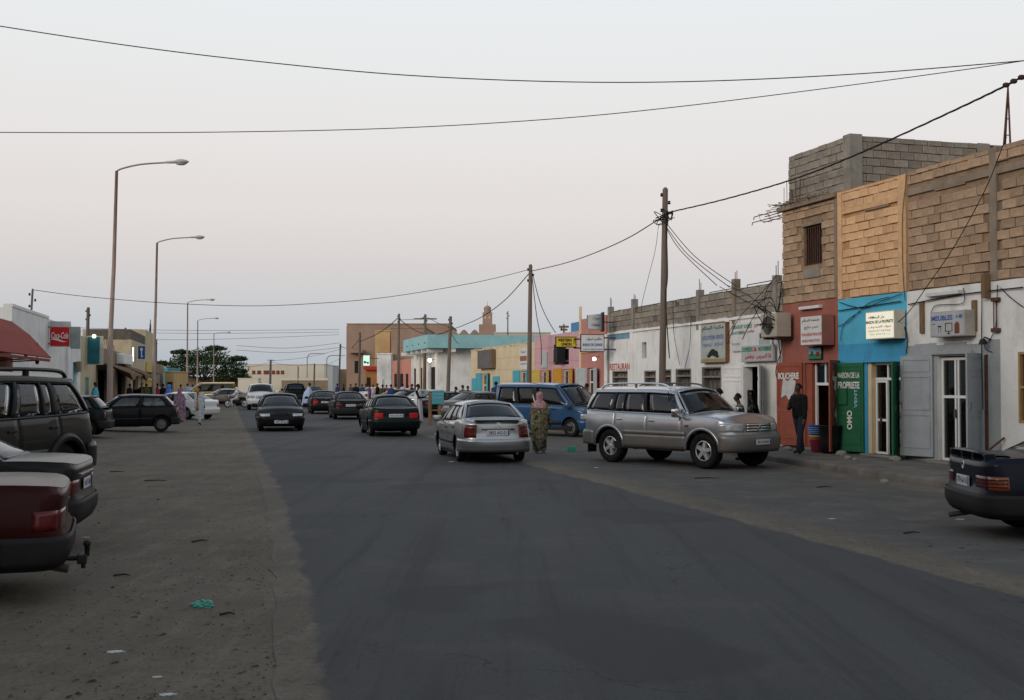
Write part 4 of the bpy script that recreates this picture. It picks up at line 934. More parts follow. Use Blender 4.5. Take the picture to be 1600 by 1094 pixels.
L_ = A(512, Y)-A(440, Y); f = MB(); f.box(0, L_, 0, .4, 0, H(592, Y)-.3); f.build('wall', BROWNL, t); f = MB(); f.box(-.1, L_+.1, -.1, .5, H(592, Y)-.298, H(591, Y)); f.build('coping', FARW, t)
for k in range(12): f = MB(); f.ball((L_*(k+.5)/12, -.02, H(593.5, Y)), (.22, .06, .2)); f.build('niche', DARK, t)
plain('low pale wall running behind the tree on the far left', A(150, 230), A(384, 230), 230, H(590, 230), BROWNL, 3)
plain('low white wall at the far left before the tree', A(372, 205), A(404, 205), 205, H(592, 205), FARW, 2)

# ------------------------------------------------------------------ trees
LEAF = [mat('acacia_leaf_a', (.035, .062, .022), .8, .3, .8), mat('acacia_leaf_b', (.055, .085, .032), .8, .3, .8), mat('acacia_leaf_c', (.024, .045, .018), .8, .3, .8)]
BARK = mat('bark', (.09, .065, .045), .95, .3, 3)
def tree(label, X, Y, Wd, Ht, lobes, nleaf, seed, leafs=.32, trunk=.35):
    r = random.Random(seed); t = thing('tree', label, 'tree', (X, Y, 0)); tb = MB()
    tips = []
    for (cx, cy, cz, rx, ry, rz_) in lobes: tips.append((cx, cy, cz-rz_*.5))
    tb.tube([(0, 0, -.1), (.1, 0, Ht*.12), (.0, .1, Ht*.25)], [trunk, trunk*.8, trunk*.7], 8)
    for tp in tips: tb.tube(cat_rom([(0, .05, Ht*.22), (tp[0]*.45, tp[1]*.45, Ht*.25+(tp[2]-Ht*.25)*.6), tp], 4), [trunk*.5*(1-.8*k/8) for k in range(9)], 6)
    tb.build('trunk', BARK, t)
    crown = link('crown', None, t)
    for li in range(3):
        mb = MB()
        for i in range(nleaf//3):
            l = r.choice(lobes); u = Vector((r.gauss(0, 1), r.gauss(0, 1), r.gauss(0, 1))).normalized()*(r.random()**.45)*(1+.12*r.gauss(0, 1))
            if u.z < -.45: u.z *= .5
            c = Vector((l[0]+u.x*l[3], l[1]+u.y*l[4], l[2]+u.z*l[5]))
            if math.sin(c.x*1.9+seed)*math.sin(c.y*2.3)*math.sin(c.z*2.7+1) > .20: continue
            n = Vector((r.gauss(0, 1), r.gauss(0, 1), r.gauss(0, 1)+.6)).normalized(); a_ = n.orthogonal().normalized(); b2 = n.cross(a_); s1 = leafs*r.uniform(.6, 1.3)
            mb.add([c+a_*s1, c+b2*s1*.45, c-a_*s1, c-b2*s1*.45], [(0, 1, 2, 3)])
        o = mb.build('foliage', LEAF[li], crown); o['kind'] = 'stuff'
    return t
Y = 228; X = A(318, Y)
lob = [(-6.0, 0, 4.4, 3.2, 3, 2.0), (-3.4, 1, 6.2, 3.0, 3, 1.7), (0, 0, 6.8, 3.4, 3, 1.7), (3.0, -1, 6.1, 3.2, 3, 1.8), (5.8, 0, 4.6, 2.9, 3, 2.0), (1.0, -2, 4.4, 4.2, 3, 2.2), (-2.5, -2, 4.2, 4, 3, 2.2), (7.2, 0, 3.0, 1.6, 2, 1.4), (-8.2, 0, 5.4, 1.7, 1.5, .6), (-4.6, 0, 7.6, 1.8, 1.5, .55), (2.2, 0, 8.3, 2.0, 1.5, .6), (6.6, 0, 6.3, 1.8, 1.5, .6), (8.6, 0, 2.0, 1.0, 1.5, 1.0), (4.5, -1.5, 3.0, 3, 2.5, 1.6)]
tree('big dark spreading acacia tree behind the left lamp posts', X, Y, 17, 9, lob, 19000, 5, .25)
tree('small dark tree crown above the long pale building', A(453, 300), 300, 6, 7, [(0, 0, 5.2, 2.3, 2, .8), (1.6, 0, 4.9, 1.8, 2, .7)], 900, 9, .4, .2)

# ------------------------------------------------------------------ unseen houses added behind the camera to shade the foreground
def back_block(F_, s0, s1, z1, m, label, depth=10):
    t = thing('building', label, 'building', (F_.O.x, F_.O.y, 0), F_.rz, 'unseen buildings added behind the camera to block light'); n = max(1, int((s1-s0)/3.5)); ops = []
    for k in range(n):
        c = s0+(s1-s0)*(k+.5)/n; ops.append((c-.6, c+.6, .15, 2.5))
        if z1 > 5: ops.append((c-.5, c+.5, 4.2, 5.3))
    mb = MB(); wall_open(mb, s0, s1, .05, z1, ops, .25); shell(mb, s0, s1, depth, .05, z1, .25); mb.build('wall', m, t)
    for q in ops: f = MB(); f.box(q[0], q[1], -.2, -.15, q[2], q[3]); f.build('door' if q[2] < 1 else 'window', GREYD if q[2] < 1 else DARK, t)
for k, (a, b_, z, m, lb) in enumerate(((-24, -9.05, 6.8, WHITE2, 'unseen white two-storey house added behind the camera on the right to block light'), (-40, -24.05, 4.4, CREAM, 'unseen cream low house added behind the camera on the right to block light'), (-60, -40.05, 7.2, BROWNR, 'unseen brown house added farthest behind the camera on the right to block light'))): back_block(F1, a, b_, z, m, lb)
sL = SL(-260)
for k, (a, b_, z, m, lb) in enumerate(((sL+.05, sL+14, 7.0, CREAML, 'unseen cream house added behind the camera on the left to block light'), (sL+14.05, sL+30, 9.5, BROWNL, 'unseen brown two-storey house added behind the camera on the left to block light'), (sL+30.05, sL+52, 12.5, WHITE2, 'unseen tall white house added behind the camera on the left to block light'), (sL+52.05, sL+72, 12.0, GREYW, 'unseen tall grey house added farthest behind the camera on the left to block light'))): back_block(FL, a, b_, z, m, lb)
# ------------------------------------------------------------------ vehicles
def mono(P):
    xs = [p[0] for p in P]; ys_ = [p[1] for p in P]; n = len(P)
    d = [(ys_[i+1]-ys_[i])/(xs[i+1]-xs[i]) for i in range(n-1)]; m = [d[0]]+[0 if d[i-1]*d[i] <= 0 else 2*d[i-1]*d[i]/(d[i-1]+d[i]) for i in range(1, n-1)]+[d[-1]]
    def f(x):
        if x <= xs[0]: return ys_[0]
        if x >= xs[-1]: return ys_[-1]
        for i in range(n-1):
            if x <= xs[i+1]:
                h = xs[i+1]-xs[i]; t = (x-xs[i])/h
                return (2*t**3-3*t*t+1)*ys_[i]+(t**3-2*t*t+t)*h*m[i]+(-2*t**3+3*t*t)*ys_[i+1]+(t**3-t*t)*h*m[i+1]
    return f
sst = lambda t: 0 if t <= 0 else 1 if t >= 1 else t*t*(3-2*t)
TRIM = mat('black_trim', (.018, .018, .019), .6, .15, 5); CHROME = mat('chrome', (.72, .73, .74), .12, 0, metal=1.0)
TYRE = mat('tyre_rubber', (.013, .013, .013), .85, .3, 9, dirt=(.045, .04, .034), dirt_amt=.5, dscale=6); RIM = mat('alloy_rim', (.58, .58, .57), .35, .1, 6, metal=.55)
HUBC = mat('grey_hubcap', (.20, .20, .20), .5, .2, 8, metal=.4); SEATM = mat('car_seat', (.05, .05, .052), .9, .2, 4); SEATB = mat('beige_seat', (.20, .17, .13), .9, .2, 4)
LAMPG = mat('headlamp_lens', (.45, .46, .46), .12, .2, 14, metal=.35, coat=1); TAILR = mat('tail_lamp_red', (.11, .008, .009), .25, .3, 10, coat=.5); TAILL = mat('tail_lamp_lit', (.22, .012, .012), .3, .2, 10, emit=(1, .03, .02), estr=.10)
AMBER = mat('amber_lens', (.24, .05, .010), .25, .15, 9, coat=1); PLATEW = mat('plate_white', (.62, .63, .64), .5, .05, 5); PLATEB = mat('plate_blue', (.03, .08, .30), .5, 0); PLATEK = mat('plate_ink', (.03, .06, .16), .6, 0)
CGL = glass('car_glass', clear=.42); CGD = glass('tinted_car_glass', clear=.12); CGC = glass('clear_car_glass', clear=.66)
def paint(name, col, metal=.0, dust=.35, rough=.32):
    dk = max(col) < .15; wd = .10 if dk else .25
    return mat('paint_'+name, col, rough, .06, 2.0, 0, metal=metal, coat=.09 if dk else .7, spec=.10 if dk else .4, dirt=tuple((1-wd)*c+wd*k for c, k in zip(col, (.10, .088, .072))), dirt_amt=dust, dscale=1.4)
class CarGeo:
    def __init__(s, S):
        s.S = S; s.a = S['L']/2; s.b = S['W']/2; s.n = S.get('n', 12); s.m = S.get('m', 2.6); a, b = s.a, s.b
        N = 700; P = []
        for i in range(N+1):
            th = math.pi*(1-i/N); c, q = math.cos(th), math.sin(th)
            P.append((a*math.copysign(abs(c)**(2/s.n), c), b*abs(q)**(2/s.m)))
        s.P = P; s.A = [0]
        for i in range(N): s.A.append(s.A[-1]+math.hypot(P[i+1][0]-P[i][0], P[i+1][1]-P[i][1]))
        s.T = s.A[-1]; s.zt = mono(S['top']); s.py = mono(S['py']); s.pf = mono(S['pf']); s.pr = mono(S['pr'])
        s.xf = S['xf']; s.xr = S['xf']-S['wb']; s.r = S['r']; s.Ra = S.get('Ra', s.r*1.13)
    def pt(s, p):
        p = min(max(p, 0), s.T); lo, hi = 0, len(s.A)-1
        while hi-lo > 1:
            k = (lo+hi)//2
            if s.A[k] <= p: lo = k
            else: hi = k
        t = (p-s.A[lo])/max(s.A[hi]-s.A[lo], 1e-9); x0, y0 = s.P[lo]; x1, y1 = s.P[hi]; dx, dy = x1-x0, y1-y0; l = math.hypot(dx, dy) or 1
        return x0+dx*t, y0+dy*t, -dy/l, dx/l
    def px(s, x):
        for i in range(len(s.P)-1):
            if s.P[i+1][0] >= x:
                dx = s.P[i+1][0]-s.P[i][0]; t = (x-s.P[i][0])/dx if dx > 1e-9 else 0
                return s.A[i]+(s.A[i+1]-s.A[i])*max(0, min(1, t))
        return s.T
    def pyr(s, y):
        for i in range(len(s.P)-1):
            if s.P[i+1][1] >= y: return s.A[i+1]
        return 0
    def pyf(s, y): return s.T-s.pyr(y)
    def surf(s, p, z, off=0, side=1):
        x, y, nx, ny = s.pt(p); x0 = x
        wf, wr = sst((x0-(s.a-.55))/.5), sst((-(s.a-.55)-x0)/.5)
        x += nx*off + s.pf(z)*wf - s.pr(z)*wr; y = y*s.py(z)+ny*off
        return Vector((x, side*y, z))
    def zb(s, p):
        x, y, _, _ = s.pt(p); z = s.S['sill']
        if x < s.xr-s.r: z = z+(s.S.get('rb', .28)-z)*sst((s.xr-s.Ra-x+.25)/.25)
        if x > s.xf+s.r: z = z+(s.S.get('fb', .24)-z)*sst((x-s.xf-s.Ra+.25)/.25)
        for w_ in (s.xf, s.xr):
            d = abs(x-w_)
            if d < s.Ra: z = max(z, s.r+math.sqrt(s.Ra**2-d*d))
        return z
    def ps(s, p0, p1, step=.09):
        q = {p0, p1}; n = max(2, int((p1-p0)/step))
        for i in range(1, n): q.add(p0+(p1-p0)*i/n)
        for w_ in (s.xf, s.xr):
            for k in range(-8, 9):
                p = s.px(w_+s.Ra*math.sin(math.pi/2*k/8)*(.9999 if abs(k) == 8 else 1))
                if p0 < p < p1: q.add(p)
            for e in (-1, 1):
                p = s.px(w_+e*(s.Ra+.004))
                if p0 < p < p1: q.add(p)
        return sorted(q)
    def patch(s, mb, p0, p1, z0, z1, off=0, side=1, nz=6, cross=None, step=.09):
        """patch of the waist band; cross='f'/'r' runs round the nose / tail to the other side"""
        fz0 = z0 if callable(z0) else (lambda p: z0); fz1 = z1 if callable(z1) else (lambda p: z1)
        L = [(p, side) for p in s.ps(p0, p1, step)]
        if cross == 'f': L = [(p, 1) for p, _ in L]+[(p, -1) for p, _ in L[::-1]]
        if cross == 'r': L = [(p, -1) for p, _ in L[::-1]]+[(p, 1) for p, _ in L]
        rows = []
        for p, sd in L:
            a, b = fz0(p), fz1(p); a = max(a, s.zb(p)) if z0 != 'raw' else a
            rows.append([s.surf(p, a+(b-a)*k/nz, off, sd) for k in range(nz+1)])
        mb.grid(rows)
def solid(o, t=.014):
    m = o.modifiers.new('shell', 'SOLIDIFY'); m.thickness = t; m.offset = 0; o.data.polygons.foreach_set('use_smooth', [True]*len(o.data.polygons)); return o
WHEELS = {}
def wheel_mesh(r, tw, kind):
    k = (round(r, 3), round(tw, 3), kind)
    if k in WHEELS: return WHEELS[k]
    h = tw/2; rr = r*(.60 if kind != 'suv' else .56)
    t = MB(); t.lathe([(rr, -h*.8), (r*.8, -h), (r*.93, -h*.96), (r*.985, -h*.75), (r, -h*.4), (r, h*.4), (r*.985, h*.75), (r*.93, h*.96), (r*.8, h), (rr, h*.8), (rr, -h*.8)], 32, axis='y')
    tm = t.mesh('tyre', TYRE, True)
    q = MB(); q.lathe([(rr*1.01, h*.82), (rr*.96, h*.86), (rr*.90, h*.72), (rr*.86, h*.35), (.0, h*.30)], 28, axis='y')
    ns = {'suv': 5, 'alloy': 7, 'cap': 10}[kind]; wsp = {'suv': .26, 'alloy': .17, 'cap': .12}[kind]*rr
    for i in range(ns):
        M = Matrix.Rotation(2*math.pi*i/ns, 4, 'Y'); z0, z1 = rr*.12, rr*.93
        q.add([(-wsp*.8, h*.82, z0), (wsp*.8, h*.82, z0), (wsp*.55, h*.78, z1), (-wsp*.55, h*.78, z1), (-wsp, h*.35, z0), (wsp, h*.35, z0), (wsp*.8, h*.35, z1), (-wsp*.8, h*.35, z1)], [(0,1,2,3),(0,4,5,1),(1,5,6,2),(3,2,6,7),(0,3,7,4)], M)
    q.lathe([(rr*.24, h*.35), (rr*.24, h*.86), (rr*.19, h*.93), (0, h*.94)], 16, axis='y')
    rm = q.mesh('rim', HUBC if kind == 'cap' else RIM, False); rm.materials.append(TRIM)
    if kind != 'cap':
        for pl_ in list(rm.polygons)[56:112]: pl_.material_index = 1; rm.set_sharp_from_angle(angle=R(30))  # rim backing coloured dark as the shade behind the spokes
    WHEELS[k] = (tm, rm); return WHEELS[k]

def car(name, label, cat, loc, heading, S, pm, group=None, plate=None, lit=False, scale=1.0, tint=None, seats=None, driver=False):
    G = CarGeo(S); a, b = G.a, G.b; zt = G.zt
    root = thing(name, label, cat, loc, R(heading), group); root.scale = (scale,)*3
    g = S['gh']; xb0, xt0, xt1, xb1 = g['xb0'], g['xt0'], g['xt1'], g['xb1']; glm = tint or CGL
    TOP = lambda p: zt(G.pt(p)[0])
    seams = sorted(S['doors'])                     # door edges from rear to front
    def P(fn, nm, m, t=.014, par=root):
        mb = MB(); fn(mb); o = mb.build(nm, m, par); return solid(o, t) if t else o
    # ---- waist band panels
    gp = .004
    P(lambda mb: G.patch(mb, 0, G.px(seams[0])-gp, G.zb, TOP, 0, 1, 9, 'r'), 'rear_body', pm); P(lambda mb: G.patch(mb, G.px(seams[-1])+gp, G.T, G.zb, TOP, 0, 1, 9, 'f'), 'front_body', pm)
    for sd in (1, -1):
        sl_ = MB(); sl_.box(seams[0]-.02, seams[-1]+.02, sd*b*.93-.05, sd*b*.93+.0 if sd > 0 else sd*b*.93+.05, S['sill']-.04, S['sill']+.12); sl_.build('sill', TRIM, root)
    doors = []
    for sd in (1, -1):
        for i in range(len(seams)-1):
            x0, x1 = seams[i], seams[i+1]
            d = P(lambda mb: G.patch(mb, G.px(x0)+gp, G.px(x1)-gp, G.zb, TOP, 0, sd, 9), 'door', pm); doors.append(d)
            if x1-x0 > .45:
                hp, hz = G.px(x0+.16), zt(x0+.1)-S.get('hdz', .14); c = G.surf(hp, hz, .018, sd)
                h = MB(); h.bbox(c.x-.09, c.x+.09, c.y-.014, c.y+.014, c.z-.018, c.z+.018, .008); h.build('handle', S.get('hm', TRIM), d)
    # ---- bonnet, boot, roof
    def lid(x0, x1, front, crown):
        rows = []
        ps = G.ps(G.px(x0), G.px(x1) if x1 is not None else G.T, .1) if front else G.ps(0 if x0 is None else G.px(x0), G.px(x1), .1)
        for p in ps:
            z = TOP(p); q = G.surf(p, z, 0, 1); xx = G.pt(p)[0]
            e = sst((a-abs(xx))/.35); rows.append([Vector((q.x, q.y*w_, z+crown*e*(1-abs(w_)**2.2))) for w_ in (-1, -.97, -.88, -.7, -.45, -.2, 0, .2, .45, .7, .88, .97, 1)])
        return rows
    P(lambda mb: mb.grid(lid(xb0-.06, None, True, S.get('crown', .05))), 'bonnet', pm)
    if S.get('boot'): P(lambda mb: mb.grid(lid(None, xb1+.06, False, S.get('crownr', .025))), 'boot_lid', pm)
    # ---- greenhouse
    zr = g['zr']; wr = g['wr']*b; crn = g.get('crown', .06)
    zre = g.get('zre', zr)       # roof edge height at the back
    def ztop(x): u = (x-xt1)/(xt0-xt1); return zre+(zr-zre)*sst(min(1, u*1.6))-g.get('nose', .03)*sst((u-.7)/.3)
    def side_pt(sb, st_, t, sd, off=0):
        x0 = xb1+(xb0-xb1)*sb; z0 = zt(x0); y0 = G.surf(G.px(x0), z0, 0, 1).y-g.get('inset', .02)
        x1 = xt1+(xt0-xt1)*st_; z1 = ztop(x1); y1 = wr*(1-.05*abs(2*st_-1)**3)
        q = 1-(1-t)**1.0; bul = .035*math.sin(math.pi*t)
        return Vector((x0+(x1-x0)*t, sd*(y0+(y1-y0)*q+bul+off), z0+(z1-z0)*t))
    t0, t1 = .05, .88
    ws = g['win']                              # windows: (sb0, st0, sb1, st1, glass?)
    def strip_(mb, c0, c1, ta, tb, sd, off=0, nt=6, ns=6):
        mb.grid([[side_pt(c0[0]+(c1[0]-c0[0])*i/ns, c0[1]+(c1[1]-c0[1])*i/ns, ta+(tb-ta)*k/nt, sd, off) for k in range(nt+1)] for i in range(ns+1)])
    for sd in (1, -1):
        def pill(mb):
            strip_(mb, (0, 0), (1, 1), 0, t0, sd, 0, 2, 14); strip_(mb, (0, 0), (1, 1), t1, 1, sd, 0, 3, 14)
            strip_(mb, (0, 0), (ws[0][0], ws[0][1]), t0, t1, sd, 0, 8, 3); strip_(mb, (ws[-1][2], ws[-1][3]), (1, 1), t0, t1, sd, 0, 8, 3)
        P(pill, 'pillar_frame', pm, .02)
        for i in range(len(ws)-1): P(lambda mb: strip_(mb, ws[i][2:4], ws[i+1][0:2], t0, t1, sd, 0, 6, 2), 'door_pillar', S.get('pillm', TRIM), .02)
    for sd in (1, -1):
        for i, q in enumerate(ws):
            P(lambda mb: strip_(mb, q[0:2], q[2:4], t0-.01, t1+.01, sd, -.006, 6, 5), 'side_window', q[4] if len(q) > 4 else glm, .004)
            for ta, tb in ((t0-.012, t0+.02), (t1-.02, t1+.012)): P(lambda mb: strip_(mb, q[0:2], q[2:4], ta, tb, sd, .004, 1, 5), 'window_trim', TRIM, .006)
    def screen(front, w0, w1, ta, tb, nw=10, nt=5, off=0):
        xb, xt = (xb0, xt0) if front else (xb1, xt1); sg = 1 if front else -1; bow = g.get('bow', .13) if front else g.get('bowr', .10)
        zb_ = zt(xb); yb = G.surf(G.px(xb), zb_, 0, 1).y-g.get('inset', .02); cb = S.get('crown', .05) if front else S.get('crownr', .025)
        ztp = ztop(xt); yt = wr*.95; rows = []
        for i in range(nw+1):
            w_ = w0+(w1-w0)*i/nw; e = 1-w_*w_; row = []
            for k in range(nt+1):
                t = ta+(tb-ta)*k/nt
                row.append(Vector((xb+(xt-xb)*t+sg*(bow*e*(1-.35*t)+.02*math.sin(math.pi*t)+off), w_*(yb+(yt-yb)*t+.0*t), zb_+(ztp-zb_)*t+(cb*(1-t)+crn*t)*e)))
            rows.append(row)
        return rows
    for front in (True, False):
        wl, ta, tb = (.94, .03, .94) if front else g.get('rw', (.88, .06, .92))
        def fr(mb):
            mb.grid(screen(front, -1, -wl, 0, 1, 2)); mb.grid(screen(front, wl, 1, 0, 1, 2)); mb.grid(screen(front, -wl, wl, 0, ta, 10, 1)); mb.grid(screen(front, -wl, wl, tb, 1, 10, 1))
        P(fr, 'windscreen_frame' if front else 'rear_window_frame', pm, .02)
        P(lambda mb: mb.grid(screen(front, -wl-.01, wl+.01, ta-.01, tb+.01, 10, 5, -.008)), 'windscreen' if front else 'rear_window', (CGL if front else (S.get('rglass') or glm)), .004)
    def roof(mb):
        rows = []; n = 12
        for i in range(n+1):
            u = i/n; row = []
            for w_ in (-1, -.96, -.85, -.6, -.3, 0, .3, .6, .85, .96, 1):
                e = 1-w_*w_; xx0 = xt1-g.get('bowr', .10)*e*.65; xx1 = xt0+g.get('bow', .13)*e*.65; x = xx0+(xx1-xx0)*u; xs_ = xt1+(xt0-xt1)*u
                yw = wr*(1-.05*abs(2*u-1)**3)
                row.append(Vector((x, w_*yw, ztop(xs_)+crn*(1-abs(w_)**2.4))))
            rows.append(row)
        mb.grid(rows)
    P(roof, 'roof', pm, .02)
    # ---- bumpers, lamps, grille, plates
    for nm, key, cr in (('front_bumper', 'fbump', 'f'), ('rear_bumper', 'rbump', 'r')):
        if key in S:
            z0, z1, off, m_ = S[key]; p0, p1 = (G.px(G.xf+G.Ra+.02), G.T) if cr == 'f' else (0, G.px(G.xr-G.Ra-.02))
            P(lambda mb: G.patch(mb, p0, p1, z0, z1, off, 1, 5, cr), nm, m_ or pm, .02)
    if 'strip' in S:
        z0, z1, off, m_ = S['strip']
        for sd in (1, -1): P(lambda mb: G.patch(mb, G.px(G.xr+G.Ra+.01), G.px(G.xf-G.Ra-.01), z0, z1, off, sd, 2), 'side_moulding', m_, .01)
    if 'cladding' in S:
        z1, off, m_ = S['cladding']
        for sd in (1, -1): P(lambda mb: G.patch(mb, G.px(G.xr+G.Ra+.01), G.px(G.xf-G.Ra-.01), G.zb, z1, off, sd, 4), 'lower_cladding', m_, .012)
        P(lambda mb: G.patch(mb, 0, G.px(G.xr-G.Ra-.01), G.zb, z1, off, 1, 4, 'r'), 'lower_cladding', m_, .012); P(lambda mb: G.patch(mb, G.px(G.xf+G.Ra+.01), G.T, G.zb, z1, off, 1, 4, 'f'), 'lower_cladding', m_, .012)
    if 'flare' in S:
        wd, off, m_ = S['flare']
        for w_ in (G.xf, G.xr):
            for sd in (1, -1):
                mb = MB(); rows = []
                for k in range(21):
                    th = math.pi*(k/20*1.04-.02); row = []
                    for j, (rr, of) in enumerate(((G.Ra-.01, 0), (G.Ra-.005, off), (G.Ra+wd*.6, off), (G.Ra+wd, .004))):
                        x, z = w_+rr*math.cos(th), max(G.r+rr*math.sin(th), S['sill']); row.append(G.surf(G.px(x), z, of, sd))
                    rows.append(row)
                mb.grid(rows); solid(mb.build('wheel_arch_flare', m_, root), .01)
    for spec in S.get('lamps', ()):
        nm, end, y0, y1, z0, z1, m_ = spec
        for sd in (1, -1):
            p0, p1 = (G.pyr(y0*b), G.px(-a+y1[0]) if isinstance(y1, tuple) else G.pyr(y1*b)) if end == 'r' else ((G.px(a-y1[0]) if isinstance(y1, tuple) else G.pyf(y1*b)), G.pyf(y0*b))
            mm = TAILL if (lit and m_ is TAILR) else m_
            P(lambda mb: G.patch(mb, p0, p1, z0, z1, .009, sd, 4, step=.05), nm, mm, .012)
    for nm, end, y1, z0, z1, m_, nsl in S.get('grilles', ()):
        P(lambda mb: G.patch(mb, G.pyf(y1*b) if end == 'f' else 0, G.T if end == 'f' else G.pyr(y1*b), z0, z1, .008, 1, 3, end), nm, TRIM, .01)
        for k in range(nsl):
            zz = z0+(z1-z0)*(k+.5)/nsl; hh = (z1-z0)/nsl*.32
            P(lambda mb: G.patch(mb, G.pyf(y1*b*.98) if end == 'f' else 0, G.T if end == 'f' else G.pyr(y1*b*.98), zz-hh, zz+hh, .02, 1, 1, end), 'slat', m_, .006)
    def board(end, z, txt, wd=.50, hg=.11, off=.035, blue=True):
        sg = 1 if end == 'f' else -1; c = G.surf(G.T if end == 'f' else 0, z, off, 1)
        mb = MB(); mb.bbox(c.x-.006, c.x+.006, -wd/2, wd/2, z-hg/2, z+hg/2, .003); pl = mb.build('number_plate', PLATEW, root)
        M = Matrix(((0,0,sg,c.x+sg*.006),(sg,0,0,-sg*wd*.04),(0,1,0,z),(0,0,0,1)))
        text(txt, wd*.78, hg*.58, PLATEK, pl, M, name='plate_number', bold=.02, z=.002)
        if blue:
            mb = MB(); y = sg*wd/2*.90; mb.box(c.x+sg*.0065-.0005, c.x+sg*.0065+.0005, min(y-.02, y+.02), max(y-.02, y+.02), z-hg/2+.008, z+hg/2-.008); mb.build('plate_band', PLATEB, pl)
    if plate:
        for e, tx in plate.items(): board(e, S['plz'][e], tx, *(S.get('plsz', (.50, .11))), off=S.get('ploff', {}).get(e, .03))
    # ---- mirrors, wheels, floor, seats
    for sd in (1, -1):
        x = xb0-.16; c = G.surf(G.px(x), zt(x)+.06, 0, sd); mb = MB()
        q = S.get('mir', (.09, .11, .075)); mb.bbox(c.x-q[0], c.x+q[0], c.y+sd*.03-(0 if sd > 0 else 2*q[1]), c.y+sd*.03+(2*q[1] if sd > 0 else 0), c.z-q[2], c.z+q[2], min(q)*.55)
        mb.box(c.x-.03, c.x+.04, min(c.y-sd*.03, c.y+sd*.05), max(c.y-sd*.03, c.y+sd*.05), c.z-q[2]*.9, c.z-q[2]*.2); smooth_by_angle(mb.build('mirror', S.get('mirm', pm), root), 40)
    tw = S.get('tw', .19); tm, rm = wheel_mesh(G.r, tw, S.get('wk', 'alloy'))
    for wx in (G.xf, G.xr):
        for sd in (1, -1):
            yy = sd*(b*G.py(G.r)-tw/2-.015); e = link('wheel', None, root); e.location = (wx, yy, G.r); e.rotation_euler = (0, random.uniform(0, 1.2), 0 if sd > 0 else math.pi)
            link('tyre', tm, e); link('rim', rm, e)
    mb = MB(); hw = b*.93-tw-.05; mb.box(G.xr-G.Ra, G.xf+G.Ra, -hw, hw, S['sill']-.03, S['sill']+.22); mb.box(-a+.14, G.xr-G.Ra-.01, -b*.78, b*.78, S.get('rb', .28)-.0, .55); mb.box(G.xf+G.Ra+.01, a-.16, -b*.78, b*.78, S.get('fb', .24)+.0, .5)
    mb.box(G.xr+G.Ra+.01, G.xf-G.Ra-.01, -b*.9, b*.9, S['sill']-.02, S['sill']+.2); mb.box(G.xf-G.Ra*.98, a-.3, -hw-.0, hw, .42, zt(xb0)-.12)
    mb.box(-a+.3, G.xr+G.Ra, -hw, hw, .5, min(zt(xb1)-.12, .8)); mb.tube([(G.xf, -b*.75, G.r), (G.xf, b*.75, G.r)], .05, 6); mb.tube([(G.xr, -b*.75, G.r), (G.xr, b*.75, G.r)], .06, 6)
    mb.build('underbody', mat('underbody_black', (.012, .011, .010), .95, 0), root)
    sm = seats or SEATM; bz = zt(0)
    for sx, wy in S.get('seats', ((.05, (-.37, .37)), (-.85, (-.4, .4)))):
        for y in wy:
            mb = MB(); mb.bbox(sx-.12, sx+.42, y-.24, y+.24, bz-.55, bz-.36, .05); mb.bbox(sx-.2, sx-.06, y-.24, y+.24, bz-.38, bz+.16, .05, ); mb.bbox(sx-.2, sx-.09, y-.13, y+.13, bz+.18, bz+.36, .04); mb.build('seat', sm, root, smooth=False)
    mb = MB(); mb.bbox(xb0-.45, xb0-.02, -b*.82, b*.82, bz-.35, bz-.02, .05); mb.build('dashboard', SEATM, root)
    mb = MB(); q = [(xb0-.62+.05*math.cos(t), .37+.18*math.cos(t)*0+.18*math.sin(t), bz-.02+.17*math.cos(t)) for t in [2*math.pi*k/16 for k in range(17)]]; mb.tube(q, .014, 5); mb.build('steering_wheel', TRIM, root)
    if driver:
        mb = MB(); x, y = .07, .37; mb.ball((x+.06, y, bz+.30), (.095, .08, .12)); mb.lathe([(.05, bz+.1), (.055, bz+.2)], 8, Matrix.Translation((x+.05, y, 0))); mb.bbox(x-.08, x+.16, y-.21, y+.21, bz-.4, bz+.13, .07)
        o = mb.build('driver', mat('driver_dark', (.035, .028, .024), .9, .3, 3), root, smooth=True)
    root['_geo'] = 0; del root['_geo']
    return root, G
